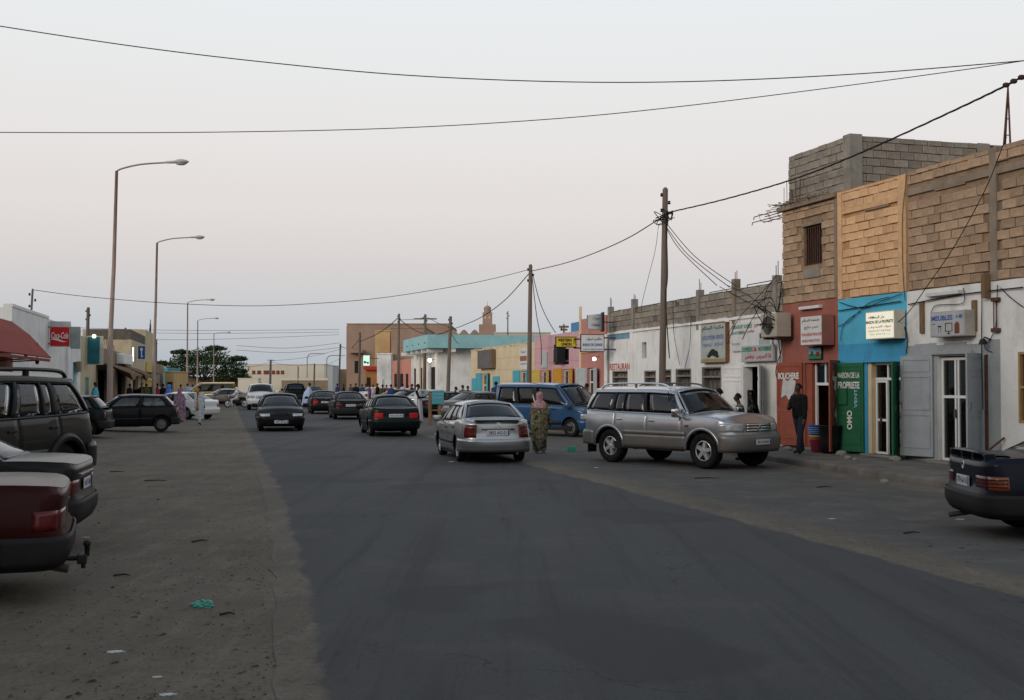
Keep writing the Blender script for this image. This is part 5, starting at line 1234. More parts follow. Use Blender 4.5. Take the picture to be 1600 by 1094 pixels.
# ------------------------------------------------------------------ body styles
DGREY = mat('grey_plastic', (.022, .022, .023), .6, .15, 4)
PYS = [(.1, .88), (.25, .95), (.42, .995), (.6, 1.0), (.75, .985), (.9, .955), (1.05, .925), (1.3, .9)]
def PEND(z0, z1, top, lean, bump=.0): return [(z0-.05, -.10), (z0+.08, -.02), (z1-.1, 0), (z1, -bump), (top-.06, -bump-lean), (top+.05, -bump-lean-.05)]
SEDAN = dict(L=4.50, W=1.70, wb=2.60, xf=1.38, r=.305, sill=.20, boot=True, n=13, m=2.5, tw=.19,
    top=[(-2.25, .965), (-1.95, 1.0), (-1.5, 1.0), (-.8, .945), (.2, .915), (1.0, .905), (1.5, .86), (1.95, .77), (2.25, .66)], py=PYS,
    pf=PEND(.2, .55, .72, .05, .02), pr=[(.15, -.12), (.30, -.03), (.45, 0), (.58, -.005), (.62, -.05), (.8, -.06), (.94, -.075), (1.02, -.11)], rb=.26, fb=.2,
    gh=dict(xb0=1.08, xt0=.30, xt1=-.98, xb1=-1.66, zr=1.385, zre=1.375, wr=.70, crown=.065, bow=.16, bowr=.13, rw=(.9, .08, .90), win=[(.16, .05, .27, .24), (.285, .26, .53, .55), (.57, .59, .93, .97)]),
    doors=[-1.05, -.05, 1.0], rbump=(.24, .57, .022, None), fbump=(.18, .55, .022, None), strip=(.42, .48, .012, DGREY),
    lamps=[('tail_lamp', 'r', .62, (.22,), .60, .87, TAILR), ('head_lamp', 'f', .45, (.30,), .575, .70, LAMPG)],
    grilles=[('grille', 'f', .30, .58, .68, DGREY, 3)], plz={'r': .72, 'f': .42}, crown=.07, crownr=.035)
def vary(base, **k): d = dict(base); d.update(k); return d
SEDAN90 = vary(SEDAN, n=15, L=4.45, xf=1.36, top=[(-2.22, .93), (-1.95, .97), (-1.5, .97), (-.8, .92), (.2, .895), (1.0, .88), (1.5, .835), (1.95, .75), (2.22, .64)],
    gh=dict(xb0=1.05, xt0=.30, xt1=-.92, xb1=-1.60, zr=1.325, zre=1.31, wr=.70, crown=.06, bow=.15, bowr=.12, rw=(.9, .08, .90), win=[(.14, .05, .25, .22), (.27, .245, .53, .54), (.57, .58, .93, .97)]),
    lamps=[('tail_lamp', 'r', .52, (.16,), .62, .80, TAILR), ('head_lamp', 'f', .48, (.20,), .55, .655, LAMPG)], plz={'r': .71, 'f': .40}, wk='cap')
BOXY = vary(SEDAN, L=4.42, W=1.69, wb=2.66, xf=1.40, n=34, m=4.6, sill=.20, top=[(-2.21, .93), (-2.12, .965), (-1.5, .985), (-.8, .935), (.2, .905), (1.0, .90), (1.5, .87), (2.0, .80), (2.21, .74)],
    pr=[(.15, -.14), (.30, -.05), (.42, 0), (.55, 0), (.58, -.05), (.75, -.045), (.90, -.03), (.99, -.06)], rbump=(.29, .55, .022, DGREY), fbump=(.22, .55, .03, DGREY), cladding=(.40, .008, DGREY),
    gh=dict(xb0=1.0, xt0=.36, xt1=-.80, xb1=-1.42, zr=1.31, zre=1.29, wr=.70, crown=.055, bow=.12, bowr=.10, rw=(.9, .08, .9), win=[(.14, .06, .50, .52), (.54, .56, .93, .97)]),
    lamps=[('tail_lamp', 'r', .50, .86, .60, .765, TAILR), ('indicator_lamp', 'r', .865, (.26,), .60, .765, AMBER), ('head_lamp', 'f', .5, (.1,), .57, .72, LAMPG)],
    grilles=[('lamp_rib', 'r', .0, .6, .61, DGREY, 1)], plz={'r': .67, 'f': .40}, plsz=(.46, .12), wk='cap')
del BOXY['strip']; BOXY['grilles'] = []
HATCH = vary(SEDAN, L=3.70, W=1.57, wb=2.42, xf=1.20, r=.28, sill=.22, boot=False, n=16, m=2.8, tw=.165, top=[(-1.85, .86), (-1.6, .90), (-.8, .885), (.2, .87), (.8, .86), (1.2, .81), (1.6, .74), (1.85, .66)],
    pr=[(.15, -.1), (.3, -.02), (.5, 0), (.56, -.02), (.7, -.03), (.9, -.06)], gh=dict(xb0=.80, xt0=.22, xt1=-1.28, xb1=-1.62, zr=1.31, zre=1.28, wr=.72, crown=.05, bow=.12, bowr=.08, rw=(.86, .06, .9), win=[(.07, .06, .46, .48), (.50, .52, .94, .97)]),
    doors=[-.45, .75], rbump=(.26, .52, .03, DGREY), fbump=(.22, .50, .03, DGREY), strip=(.44, .50, .012, DGREY),
    lamps=[('tail_lamp', 'r', .72, (.10,), .55, .80, TAILR), ('head_lamp', 'f', .5, (.10,), .53, .66, LAMPG)], plz={'r': .62, 'f': .38}, wk='cap', seats=((.0, (-.33, .33)), (-.75, (-.33, .33))), grilles=[('grille', 'f', .45, .54, .65, DGREY, 3)])
PYU = [(.2, .93), (.4, .985), (.6, 1.0), (.85, 1.0), (1.0, .985), (1.15, .955), (1.3, .935), (1.6, .9)]
CHAMP = mat('champagne_cladding', (.215, .203, .19), .4, .08, 3, metal=.55, dirt=(.17, .15, .125), dirt_amt=.5)
SUV = vary(SEDAN, L=4.85, W=1.92, wb=2.85, xf=1.55, r=.395, Ra=.46, sill=.40, boot=False, n=16, m=2.7, tw=.26, py=PYU,
    top=[(-2.42, 1.20), (-2.2, 1.22), (-1.2, 1.19), (.2, 1.165), (1.0, 1.15), (1.45, 1.145), (2.0, 1.115), (2.28, 1.06), (2.42, .98)],
    pf=[(.3, -.12), (.45, -.02), (.6, 0), (.74, -.01), (.78, -.07), (.98, -.08), (1.08, -.12)], pr=[(.3, -.06), (.45, 0), (.7, 0), (.75, -.07), (1.0, -.07), (1.2, -.09)], rb=.42, fb=.38,
    gh=dict(xb0=1.10, xt0=.58, xt1=-2.02, xb1=-2.30, zr=1.72, zre=1.71, wr=.74, crown=.08, bow=.16, bowr=.05, inset=.03, rw=(.86, .06, .9), win=[(.05, .045, .30, .30), (.325, .325, .41, .415), (.42, .425, .615, .65), (.645, .675, .945, .975)]),
    doors=[-1.12, -.10, .95], rbump=(.42, .76, .03, CHAMP), fbump=(.36, .76, .035, CHAMP), cladding=(.72, .014, CHAMP), strip=(.70, .80, .02, CHAMP), flare=(.075, .035, None),
    lamps=[('tail_lamp', 'r', .72, (.14,), .82, 1.08, TAILR), ('head_lamp', 'f', .50, (.40,), .82, 1.0, LAMPG), ('fog_lamp', 'f', .62, .80, .52, .62, LAMPG)],
    grilles=[('grille', 'f', .44, .82, 1.0, CHROME, 3), ('intake', 'f', .40, .50, .62, DGREY, 2)], plz={'r': .9, 'f': .60}, ploff={'f': .06}, wk='suv', hdz=.15, mir=(.10, .12, .10), seats=((.25, (-.42, .42)), (-.65, (-.45, .45))), crown=.09, crownr=.01)
VAN = vary(SUV, L=4.45, W=1.84, wb=2.82, xf=1.40, r=.32, Ra=.37, sill=.26, n=18, m=3.0, tw=.2, top=[(-2.22, 1.08), (-1.0, 1.09), (.5, 1.07), (1.0, 1.05), (1.5, 1.02), (1.9, .92), (2.22, .74)], py=[(.1, .92), (.3, .97), (.5, 1.0), (.9, 1.0), (1.1, .985), (1.5, .95)],
    pf=[(.15, -.12), (.3, -.02), (.5, 0), (.6, -.02), (.8, -.05), (.95, -.1)], pr=[(.2, -.06), (.35, 0), (.55, 0), (.6, -.05), (1.1, -.06)], rb=.28, fb=.22,
    gh=dict(xb0=1.55, xt0=.72, xt1=-2.05, xb1=-2.16, zr=1.80, zre=1.80, wr=.82, crown=.07, bow=.18, bowr=.04, inset=.02, rw=(.88, .1, .85), win=[(.06, .06, .31, .32), (.345, .355, .575, .61), (.62, .66, .93, .97)]),
    doors=[-.20, .55, 1.45], rbump=(.28, .55, .03, DGREY), fbump=(.2, .58, .03, None), strip=(.42, .56, .02, DGREY), lamps=[('tail_lamp', 'r', .84, (.07,), .65, 1.05, TAILR), ('head_lamp', 'f', .48, (.35,), .62, .80, LAMPG)],
    grilles=[('grille', 'f', .42, .64, .74, DGREY, 2)], plz={'r': .7, 'f': .42}, wk='cap', hdz=.12, seats=((.55, (-.42, .42)),), crown=.06)
for k in ('cladding', 'flare', 'ploff'): VAN.pop(k, None)

# ------------------------------------------------------------------ the cars
SILV = paint('silver', (.36, .37, .375), .85, .12, .33); CHAMPS = paint('champagne_silver', (.40, .412, .43), .85, .10, .30)
BLK_ = paint('black', (.010, .010, .012), 0, .30); BLKG = paint('dark_green', (.008, .013, .013), .2, .35); DKGREY = paint('dark_grey', (.020, .0187, .0175), .3, .35, .3); REDP = paint('dark_red', (.034, .003, .003), .1, .25)
WHT = paint('white', (.62, .62, .61), 0, .3); YEL = paint('yellow', (.55, .36, .025), 0, .15); BEI = paint('beige', (.22, .18, .14), .2, .5); BLUV = paint('van_blue', (.018, .075, .17), .15, .3); NAVY = paint('navy_black', (.010, .013, .022), .1, .25); GRGR = paint('grey_green', (.12, .135, .12), .5, .3)
def place(rear=None, head=0, L=4.5, W=1.7, near='c'):
    """centre of a car from the ground point of its rear centre / rear corner"""
    h = Vector((math.cos(R(head)), math.sin(R(head)))); lf = Vector((-h.y, h.x)); c = Vector(rear)+h*L/2
    if near == 'l': c -= lf*W/2
    if near == 'r': c += lf*W/2
    return (c.x, c.y, gzl(c.x, c.y))
# silver saloon seen from behind in the road
sdn, Gs = car('saloon_car', 'silver saloon car with blue number plate driving away in the road centre', 'car', (0, 0, 0), 0, vary(SEDAN, plsz=(.54, .13), lamps=[('tail_lamp', 'r', .60, (.24,), .60, .90, TAILR), ('head_lamp', 'f', .45, (.30,), .575, .70, LAMPG)]), SILV, plate={'r': '5852 AG 01'}, seats=SEATM, driver=True)
sdn.location = place((-.31, 27.55), 102.6, 4.5); sdn.rotation_euler.z = R(102.6)
mb = MB(); G_ = Gs; G_.patch(mb, 0, G_.pyr(.46*.85), .775, .815, .02, 1, 2, 'r'); solid(mb.build('boot_strip', mat('dark_chrome', (.10, .10, .10), .3, .1, 4, metal=.8), sdn), .01)
c = G_.surf(0, .84, .012, 1); mb = MB(); mb.lathe([(.045, 0), (.055, .006), (.065, 0)], 16, Matrix.Translation((c.x, 0, .84)) @ Matrix.Rotation(-math.pi/2, 4, 'Y') @ Matrix.Diagonal((.7, 1, 1, 1))); mb.build('emblem', CHROME, sdn)
mb = MB(); mb.bbox(-2.22, -2.0, -.55, .55, 1.005, 1.03, .01); solid(mb.build('boot_lip', SILV, sdn), .002)
mb = MB(); G_.patch(mb, 0, G_.px(-1.75), .24, .36, .037, 1, 2, 'r'); solid(mb.build('bumper_skirt', mat('grey_skirt', (.085, .085, .09), .5, .1, 4), sdn), .01)
mb = MB(); mb.tube([(-2.05, -.45, .25), (-2.24, -.45, .24)], .028, 8); mb.build('exhaust_pipe', STEEL, sdn)
# champagne silver off-roader parked at an angle
lc, Gl = car('offroad_car', 'champagne silver off-road wagon with roof rails parked diagonally before the white building', 'car', (0, 0, 0), 0, vary(SUV, hm=CHROME, mirm=CHROME, trimm=TRIM, flare=(.055, .018, CHAMPS)), CHAMPS, plate={'f': '0017AK00'}, seats=SEATB, tint=CGL)
hd = -49.5; h = Vector((math.cos(R(hd)), math.sin(R(hd)))); lf = Vector((-h.y, h.x)); fw = gnd(1100, 732.5); rw = gnd(960, 722.5); mid = (fw+rw)/2
fc = Vector((mid.x, mid.y)) + lf*(.96-.14) - h*(Gl.xf+Gl.xr)/2; lc.location = (fc.x, fc.y, 0); lc.rotation_euler.z = R(hd)
for sd in (1, -1):
    mb = MB(); y = sd*.62; mb.tube(cat_rom([(-1.85, y, 1.74), (-1.6, y, 1.85), (-.6, y, 1.87), (.1, y, 1.85), (.35, y, 1.75)], 5), .022, 6); mb.tube([(-.72, y, 1.74), (-.72, y, 1.86)], .03, 6); mb.build('roof_rail', CHROME if sd < 0 else STEEL, lc)
c = Gl.surf(Gl.T, .885, .03, 1); mb = MB(); mb.lathe([(.04, 0), (.055, .008), (.07, 0)], 16, Matrix.Translation((c.x, 0, .885)) @ Matrix.Rotation(math.pi/2, 4, 'Y')); mb.build('emblem', CHROME, lc)
for x in (-2.02,):
    for sd in (1, -1): mb = MB(); mb.box(x-.01, x+.01, sd*.80-.14, sd*.80+.14, .22, .5); mb.build('mud_flap', TRIM, lc)
c = Gl.surf(Gl.px(1.12), .93, .02, -1); mb = MB(); mb.bbox(c.x-.04, c.x+.04, c.y-.012, c.y+.012, .905, .95, .005); mb.build('side_indicator', AMBER, lc)
c = Gl.surf(Gl.px(-1.95), 1.10, .004, -1)
mb = MB(); mb.tube([(.5, -.80, 1.19), (.44, -.80, 1.68)], .012, 5); mb.build('door_frame', TRIM, lc)
# open far-side front door
mb = MB(); mb.bbox(-.5, .5, -.03, .03, .42, 1.16, .02); od = mb.build('open_door', CHAMPS, lc); od.location = (1.16, 1.36, 0); od.rotation_euler = (0, 0, R(112))
q = MB(); q.grid([[(-.5, 0, 1.16), (-.46, 0, 1.70)], [(.42, 0, 1.16), (-.02, 0, 1.70)]]); solid(q.build('door_window', CGL, od), .006)
q = MB(); q.tube([(-.5, 0, 1.15), (-.46, 0, 1.70), (-.02, 0, 1.70), (.44, 0, 1.16)], .022, 5); q.build('window_frame', TRIM, od)
# dark grey wagon at the left edge, facing the camera side
PAJ = vary(SUV, L=4.75, W=1.82, cladding=(.62, .012, DKGREY), flare=(.10, .05, DKGREY), strip=(.66, .74, .016, DKGREY), rbump=(.42, .78, .05, DKGREY), fbump=(.38, .78, .04, DKGREY), hm=TRIM, mir=(.11, .13, .10), mirm=mat('blue_black_mirror', (.02, .025, .035), .3, .05, 3, coat=1),
    gh=dict(xb0=1.15, xt0=.5, xt1=-1.80, xb1=-2.26, zr=1.76, zre=1.73, wr=.77, crown=.08, bow=.16, bowr=.05, inset=.03, rw=(.86, .06, .9), win=[(.075, .08, .325, .30), (.36, .335, .42, .415), (.435, .43, .635, .655), (.665, .685, .94, .97)]))
hd = 260; h = Vector((math.cos(R(hd)), math.sin(R(hd)))); q = Vector((at(164, 700, 20.0).x, 20.0))
pj, Gp = car('offroad_car', 'dark grey off-road wagon with roof rails filling the left edge behind two saloons', 'car', (0, 0, 0), hd, PAJ, DKGREY, tint=CGC, seats=SEATB, scale=1.09)
pj.location = place(q, hd, 4.75*1.09, 1.82*1.09, 'l'); pj.location.z = gzl(pj.location.x, pj.location.y)
for sd in (1, -1):
    mb = MB(); y = sd*.60; mb.tube(cat_rom([(-1.75, y, 1.76), (-1.55, y, 1.85), (-.6, y, 1.87), (.15, y, 1.85), (.4, y, 1.77)], 5), .032, 6); mb.tube([(-.72, y, 1.76), (-.72, y, 1.86)], .05, 6); mb.build('roof_rail', DKGREY, pj)
for zz, m_ in ((1.16, LAMPG), (1.04, TAILR), (.95, LAMPG)):
    for sd in (1, -1): c = Gp.surf(Gp.px(-2.30), zz, .012, sd); mb = MB(); mb.ball((c.x, c.y, zz), (.055, .05, .055)); mb.build('round_tail_lamp', m_, pj, smooth=True)
# the two saloons in front of it, parked with their tails to the road
BX2 = vary(BOXY, plz={'r': .70, 'f': .4})
hd = 191; q = Vector((at(119, 800, 12.9).x, 12.9)); c2, _ = car('saloon_car', 'dusty dark grey saloon between the red car and the grey wagon', 'car', place(q, hd, 4.42, 1.69, 'l'), hd, BX2, DKGREY, plate={'r': '4417 AB'}, tint=CGL)
mb = MB(); mb.bbox(-2.20, -2.16, -.40, .40, .80, .825, .006); mb.build('boot_handle', CHROME, c2)
REDS = vary(BOXY, lamps=[('tail_lamp', 'r', .50, .86, .60, .765, TAILR), ('indicator_lamp', 'r', .865, (.26,), .60, .765, TAILR), ('head_lamp', 'f', .5, (.1,), .57, .72, LAMPG)])
hd = 198.5; q = Vector((at(106, 840, 10.1).x, 10.1)); c1, Gr = car('saloon_car', 'dark red saloon with tow ball at the lower left edge', 'car', place(q, hd, 4.42, 1.69, 'l'), hd, REDS, REDP, tint=CGL)
mb = MB(); mb.tube([(-2.1, 0, .34), (-2.32, 0, .33), (-2.36, 0, .36), (-2.36, 0, .43)], .022, 8); mb.ball((-2.36, 0, .455), .033); mb.bbox(-2.36, -2.28, -.09, .09, .29, .37, .012); mb.tube([(-2.33, -.03, .33), (-2.33, -.03, .24)], .022, 6)
o = mb.build('tow_bar', TRIM, c1, smooth=True); o.location = (0, .62, 0)
mb = MB(); mb.tube([(-1.9, .30, .26), (-2.2, .32, .20)], [.035, .04], 8); mb.build('exhaust_pipe', STEEL, c1)
# black saloon with a boot spoiler, nose to the kerb, right edge
hd = -3; q = Vector((5.66, 14.95)); c3, G3 = car('saloon_car', 'black saloon with boot spoiler and white plate at the right edge', 'car', place(q, hd, 4.42, 1.69), hd, vary(BOXY, plsz=(.46, .13)), NAVY, plate={'r': '1774 AA 10'}, tint=CGD)
mb = MB(); rows = []
for i in range(13):
    y = -.70+1.40*i/12; e = abs(y)/.70; zz = 1.04-.045*e**4; x = -2.18+.14*e**5; rows.append([(x, y, zz), (x+.02, y, zz+.024), (x+.17, y, zz+.016), (x+.19, y, zz-.004), (x, y, zz)])
mb.grid(rows)
for y in (-.64, -.2, .2, .64): mb.bbox(-2.14, -2.02, y-.035, y+.035, .94, 1.035, .01)
mb.build('spoiler', NAVY, c3)
c = G3.surf(0, .84, .012, 1); mb = MB(); mb.lathe([(.036, 0), (.042, .006), (.048, 0)], 16, Matrix.Translation((c.x, 0, .86)) @ Matrix.Rotation(-math.pi/2, 4, 'Y'))
for k in range(3): t_ = math.pi/2+2*math.pi*k/3; mb.tube([(c.x-.004, 0, .86), (c.x-.004, .04*math.cos(t_), .86+.04*math.sin(t_))], .005, 4)
mb.build('emblem', CHROME, c3)
M = Matrix(((0,0,-1,c.x-.0),(-1,0,0,.50),(0,1,0,.83),(0,0,0,1))); text('190', .16, .055, CHROME, c3, M, name='badge', z=.01)
for sd in (1, -1):
    for k in range(3):
        mb = MB(); G3.patch(mb, G3.pyr(.50*G3.b), G3.px(-2.21+.24), .64+.042*k, .652+.042*k, .02, sd, 1, step=.05); solid(mb.build('lamp_rib', TRIM, c3), .006)
mb = MB(); mb.tube([(-1.9, .35, .24), (-2.25, .38, .19)], [.03, .035], 8); mb.build('exhaust_pipe', STEEL, c3)
# traffic and parked cars down the street
GTR = 'cars in the street'
def cr(label, S, pm, px, Y, hd, ref='c', L=None, off=0, name='saloon_car', **k):
    L = S['L']; X = (px-800)*Y/F
    return car(name, label, k.pop('cat', 'car'), place((X, Y), hd, L*k.get('scale', 1), S['W'], ref) if ref != 'm' else (X, Y, gzl(X, Y)), hd, S, pm, GTR, **k)[0]
cr('dark green saloon with lit tail lamps just ahead of the silver saloon', SEDAN90, BLKG, 620, 40.9, 103, plate={'r': '8136 AG 04'}, lit=True, tint=CGL, driver=True, scale=1.04)
cr('black saloon with dusty rear and white plate, middle of the three driving away', vary(SEDAN90, rbump=(.24, .57, .03, DGREY)), BLK_, 549, 59.6, 103, plate={'r': '4102 AF'}, scale=1.02)
cr('black saloon with bright red tail lamps, farthest of the three driving away', SEDAN90, BLK_, 509, 70, 103, plate={'r': '2290 AE'}, lit=True)
S_ = vary(SEDAN90, plz={'r': .7, 'f': .36})
X, Y = (440-800)*45.5/F, 45.5; h = Vector((math.cos(R(283)), math.sin(R(283)))); c4, _ = car('saloon_car', 'black saloon driving towards the camera with amber-cornered head lamps', 'car', (X-h.x*2.2, Y-h.y*2.2, 0), 283, S_, BLK_, GTR, plate={'f': '4477 AK 02'}, driver=True, scale=1.05)
PRA = vary(SUV, cladding=(.55, .012, WHT), flare=(.07, .03, WHT), strip=(.66, .72, .012, WHT), rbump=(.42, .76, .03, WHT), fbump=(.36, .76, .035, WHT), grilles=[('grille', 'f', .36, .78, .98, CHROME, 5), ('intake', 'f', .5, .45, .6, DGREY, 1)], mirm=WHT)
X, Y = (409-800)*80/F, 80; cp, _ = car('offroad_car', 'white off-road wagon coming towards the camera behind the black saloon', 'car', (X-h.x*2.3, Y-h.y*2.3, 0), 283, PRA, WHT, GTR, driver=True, tint=CGD)
cr('dark green-black wagon with its back window to the camera beyond the white wagon', vary(SUV, cladding=(.6, .01, TRIM), flare=(.06, .03, TRIM), rbump=(.42, .76, .03, TRIM), strip=(.66, .72, .012, TRIM)), BLKG, 462, 104, 103, name='offroad_car', tint=CGD)
hv = -40; q = Vector((at(920, 680, 40.4).x, 40.4)); hx = Vector((math.cos(R(hv)), math.sin(R(hv)))); rt = Vector((hx.y, -hx.x)); cc = q-hx*2.22-rt*.92
vn, _ = car('van', 'blue passenger van parked behind the silver saloon', 'van', (cc.x, cc.y, 0), hv, VAN, BLUV, tint=CGD, seats=SEATB)
hd = 40
cr('grey-green saloon with its tail beside the silver saloon roof', SEDAN, GRGR, 697, 56, 38, plate={'r': '3075 AD'})
cr('dark saloon parked at an angle just beyond the grey-green saloon', SEDAN90, BLKG, 655, 63, hd)
cr('silver-grey saloon parked at an angle, third along the right kerb', SEDAN, SILV, 632, 69, hd)
cr('black saloon parked at an angle, fourth along the right kerb', SEDAN90, BLK_, 607, 76, hd)
cr('dark green saloon parked at an angle, farthest of the row along the right kerb', SEDAN90, BLKG, 589, 84, hd)
cr('dark red saloon far along the right kerb behind the three driving away', SEDAN90, REDP, 540, 112, 60); cr('white saloon far along the right kerb near the utility pole', SEDAN, WHT, 562, 104, 50); cr('grey saloon waiting far ahead in the road', SEDAN, DKGREY, 492, 118, 103)
# left verge
cr('black three-door hatchback parked side-on with a grey wheel cap', HATCH, BLK_, 281, 44.5, 195, 'l', name='hatchback_car', tint=CGC, plate={'r': '6120 AC'}, scale=1.03)
cr('dark hatchback mostly hidden behind the grey wagon', vary(HATCH, doors=[-.9, -.1, .75]), BLKG, 168, 38.5, 188, 'l', name='hatchback_car')
cr('white saloon with lit rear lamp parked behind the black hatchback', SEDAN90, WHT, 332, 60, 152, lit=True, tint=CGL)
cr('yellow delivery van parked before the big tree', vary(VAN, L=4.0, W=1.68, wb=2.6, xf=1.28, n=16), YEL, 366, 101, 197, 'l', name='van', cat='van')
cr('old beige saloon turned towards the left kerb beside the motorcycle', BOXY, BEI, 398, 95, 207, 'l', tint=CGL)
cr('dark saloon parked far along the left shops', SEDAN90, DKGREY, 272, 92, 190, 'l')
# ------------------------------------------------------------------ street lamps
LAMPM = mat('lamp_post_paint', (.30, .225, .185), .75, .15, 1.5); HEADM = mat('lamp_head_grey', (.42, .40, .37), .6, .1, 3); LENS = mat('lamp_lens', (.35, .33, .30), .25, .1, 3)
def street_lamp(label, px, Y, top_py, lean=0.0, hp=None):
    X = A(px, Y); Hh = H(top_py, Y); z0 = gzl(X, Y)
    t = thing('street_lamp', label, 'street lamp', (X, Y, z0), R(-6), 'street lamps along the left verge'); Hh -= z0
    f = MB(); f.tube([(0, 0, -.05), (0, 0, Hh*.33), (0, 0, Hh*.331), (lean*.6, 0, Hh*.62), (lean, 0, Hh)], [.13, .12, .105, .085, .065], 10); f.build('pole', LAMPM, t, smooth=True)
    f = MB(); f.tube(cat_rom([(lean, 0, Hh-.02), (lean+.25, 0, Hh+.10), (lean+1.1, 0, Hh+.27), (lean+2.3, 0, Hh+.33)], 5), .038, 7); f.build('arm', LAMPM, t, smooth=True)
    f = MB(); rows = []
    for u, w_, h0, h1 in ((0, .06, -.05, .05), (.12, .08, -.06, .06), (.40, .10, -.06, .07), (.5, .15, -.07, .12), (.7, .18, -.07, .13), (.9, .13, -.06, .08), (1.0, .02, -.01, .02)):
        rows.append([(lean+2.25+u*1.05, w_*math.cos(q), Hh+.34+(h1 if math.sin(q) > 0 else -h0)*math.sin(q)) for q in [2*math.pi*k/12 for k in range(12)]])
    f.grid(rows, closed=True); hd_ = f.build('lamp_head', HEADM, t, smooth=True)
    f = MB(); f.ball((lean+2.95, 0, Hh+.28), (.26, .13, .09)); f.build('lens', LENS, hd_, smooth=True)
    f = MB(); f.lathe([(.22, -.05), (.22, .06), (.15, .10), (.12, .3)], 10); f.build('foot', LAMPM, t)
    return t
for lb, px, Y, tp, ln in (('nearest and tallest looking street lamp on the left, beside the black hatchback', 172, 52, 266, .22), ('second street lamp from the camera on the left verge', 240.5, 79, 379, .15), ('third street lamp from the camera, its pole before the tree', 292.5, 138, 473, 0), ('fourth street lamp from the camera, its pole before the tree', 308.5, 178, 501, 0), ('fifth street lamp, the lowest one before the tree', 334, 224, 522, 0)):
    street_lamp(lb, px, Y, tp, ln)
def far_lamp(label, px, Y, tp, dirx=1, lenx=2.6):
    X = A(px, Y); t = thing('street_lamp', label, 'street lamp', (X, Y, 0), 0, 'far street lamps'); hh = H(tp, Y)
    f = MB(); f.tube(cat_rom([(0, 0, 0), (0, 0, hh*.8), (.1*dirx, 0, hh*.93), (.7*dirx, 0, hh), (lenx*dirx, 0, hh+.05)], 4), .09, 6); f.build('pole', LAMPM, t); f = MB(); f.bbox(min(lenx*dirx, (lenx+.9)*dirx), max(lenx*dirx, (lenx+.9)*dirx), -.15, .15, hh-.05, hh+.12, .05); f.build('lamp_head', HEADM, t)
far_lamp('far street lamp with an arched arm, left of the far pair', 480, 236, 553); far_lamp('far street lamp with an arched arm, right of the far pair', 510.5, 228, 556)
# ------------------------------------------------------------------ poles
POLEM = mat('weathered_pole', (.165, .135, .11), .9, .2, 1.5, .4, 12, stretch=(5, 5, .4)); POLEG = mat('grey_pole', (.13, .115, .10), .9, .2, 1.5, stretch=(5, 5, .4))
GP = 'utility poles of the street'
def pole(label, bx, Y, tx, ty, r=.10, arms=(), m=POLEM, z0=.0):
    X = A(bx, Y); t = thing('utility_pole', label, 'pole', (X, Y, z0), 0, GP); top = at(tx, ty, Y); hh = top.z-z0; dx = top.x-X
    f = MB(); f.tube([(0, 0, -.1), (dx*.5, 0, hh*.5), (dx, 0, hh-.06), (dx, 0, hh)], [r*1.15, r, r*.85, r*.4], 10); f.build('shaft', m, t, smooth=False)
    for zz, ln in arms: f = MB(); f.bbox(dx-ln, dx+ln, -.05, .05, hh-zz-.05, hh-zz+.05, .01); f.build('crossarm', m, t)
    for k in range(3): f = MB(); q = hh-.3-.25*k; f.lathe([(.03, 0), (.055, .03), (.03, .06), (.05, .1), (.0, .12)], 8, Matrix.Translation((dx+(.12 if k % 2 else -.12), -.02, q))); f.build('insulator', TRIM, t)
    return t
pa = pole('tall square-topped utility pole rising behind the champagne off-road wagon', 1033, 38, 1039.5, 293, .105, z0=.15)
pole('utility pole on the pavement just past the right edge', 1688, 19, 1689, 30, .11, z0=.15)
pole('utility pole standing before the cream shop', 826, 54, 829, 413, .105, z0=.15); pole('leaning utility pole in the alley beside the canopy building', 699, 78, 704, 494, .12)
pole('utility pole with crossarm before the turquoise canopy', 663, 88, 664.5, 491, .12, [(.35, .85)]); pole('utility pole before the salmon house', 622, 104, 623.5, 490, .12); pole('short dark utility pole before the big brown block', 561, 138, 562.5, 519, .14, m=POLEG)
pole('thin utility pole left of the big brown block', 529, 170, 532, 537, .13, m=POLEG); pole('short utility pole with a lamp arm before the long pale building', 422, 205, 423, 562, .2, [(.1, .6)], m=POLEG); pole('far utility pole before the pale gabled block', 490.5, 210, 491.5, 568, .15, m=POLEG); pole('farthest thin utility pole in the street', 465.5, 215, 466, 572, .12)
pole('utility pole with red marker above the white left building', 134, 72, 138, 480, .11, m=POLEG); pole('thin dark pole rising behind the left shops', 195, 96, 196, 512, .1, m=POLEG); pole('dark pole behind the tall cream pier house', 243, 130, 244, 530, .14, m=POLEG)
pole('thin leaning cable mast on the white left building', 39, 50, 51, 451, .05, m=POLEG)
pole('thin antenna mast behind the cream shop', 793, 120, 793.5, 486, .07, m=POLEG); pole('short aerial mast on the pink shop roof', 881, 60, 881, 506, .05, [(.15, .25), (.3, .18)], m=POLEG)
# knot of wires at the near pole
r_ = random.Random(4); c = at(1036, 338, 38)
for k in range(3):
    pts = [c+Vector((r_.uniform(-.35, .35), r_.uniform(-.25, .1), r_.uniform(-.3, .25))) for _ in range(9)]; cable('tangle of black wires knotted round the near utility pole', pts, .014, 'tangled wires at the near pole', name='wire_tangle')
for k in range(2):
    c2_ = at(1205, 490, 31.6); pts = [c2_+Vector((r_.uniform(-.5, .5), r_.uniform(-.2, .1), r_.uniform(-.45, .4))) for _ in range(9)]; cable('tangle of black wires on the corner above the air conditioner', pts, .012, 'tangled wires above the air conditioner', name='wire_tangle')
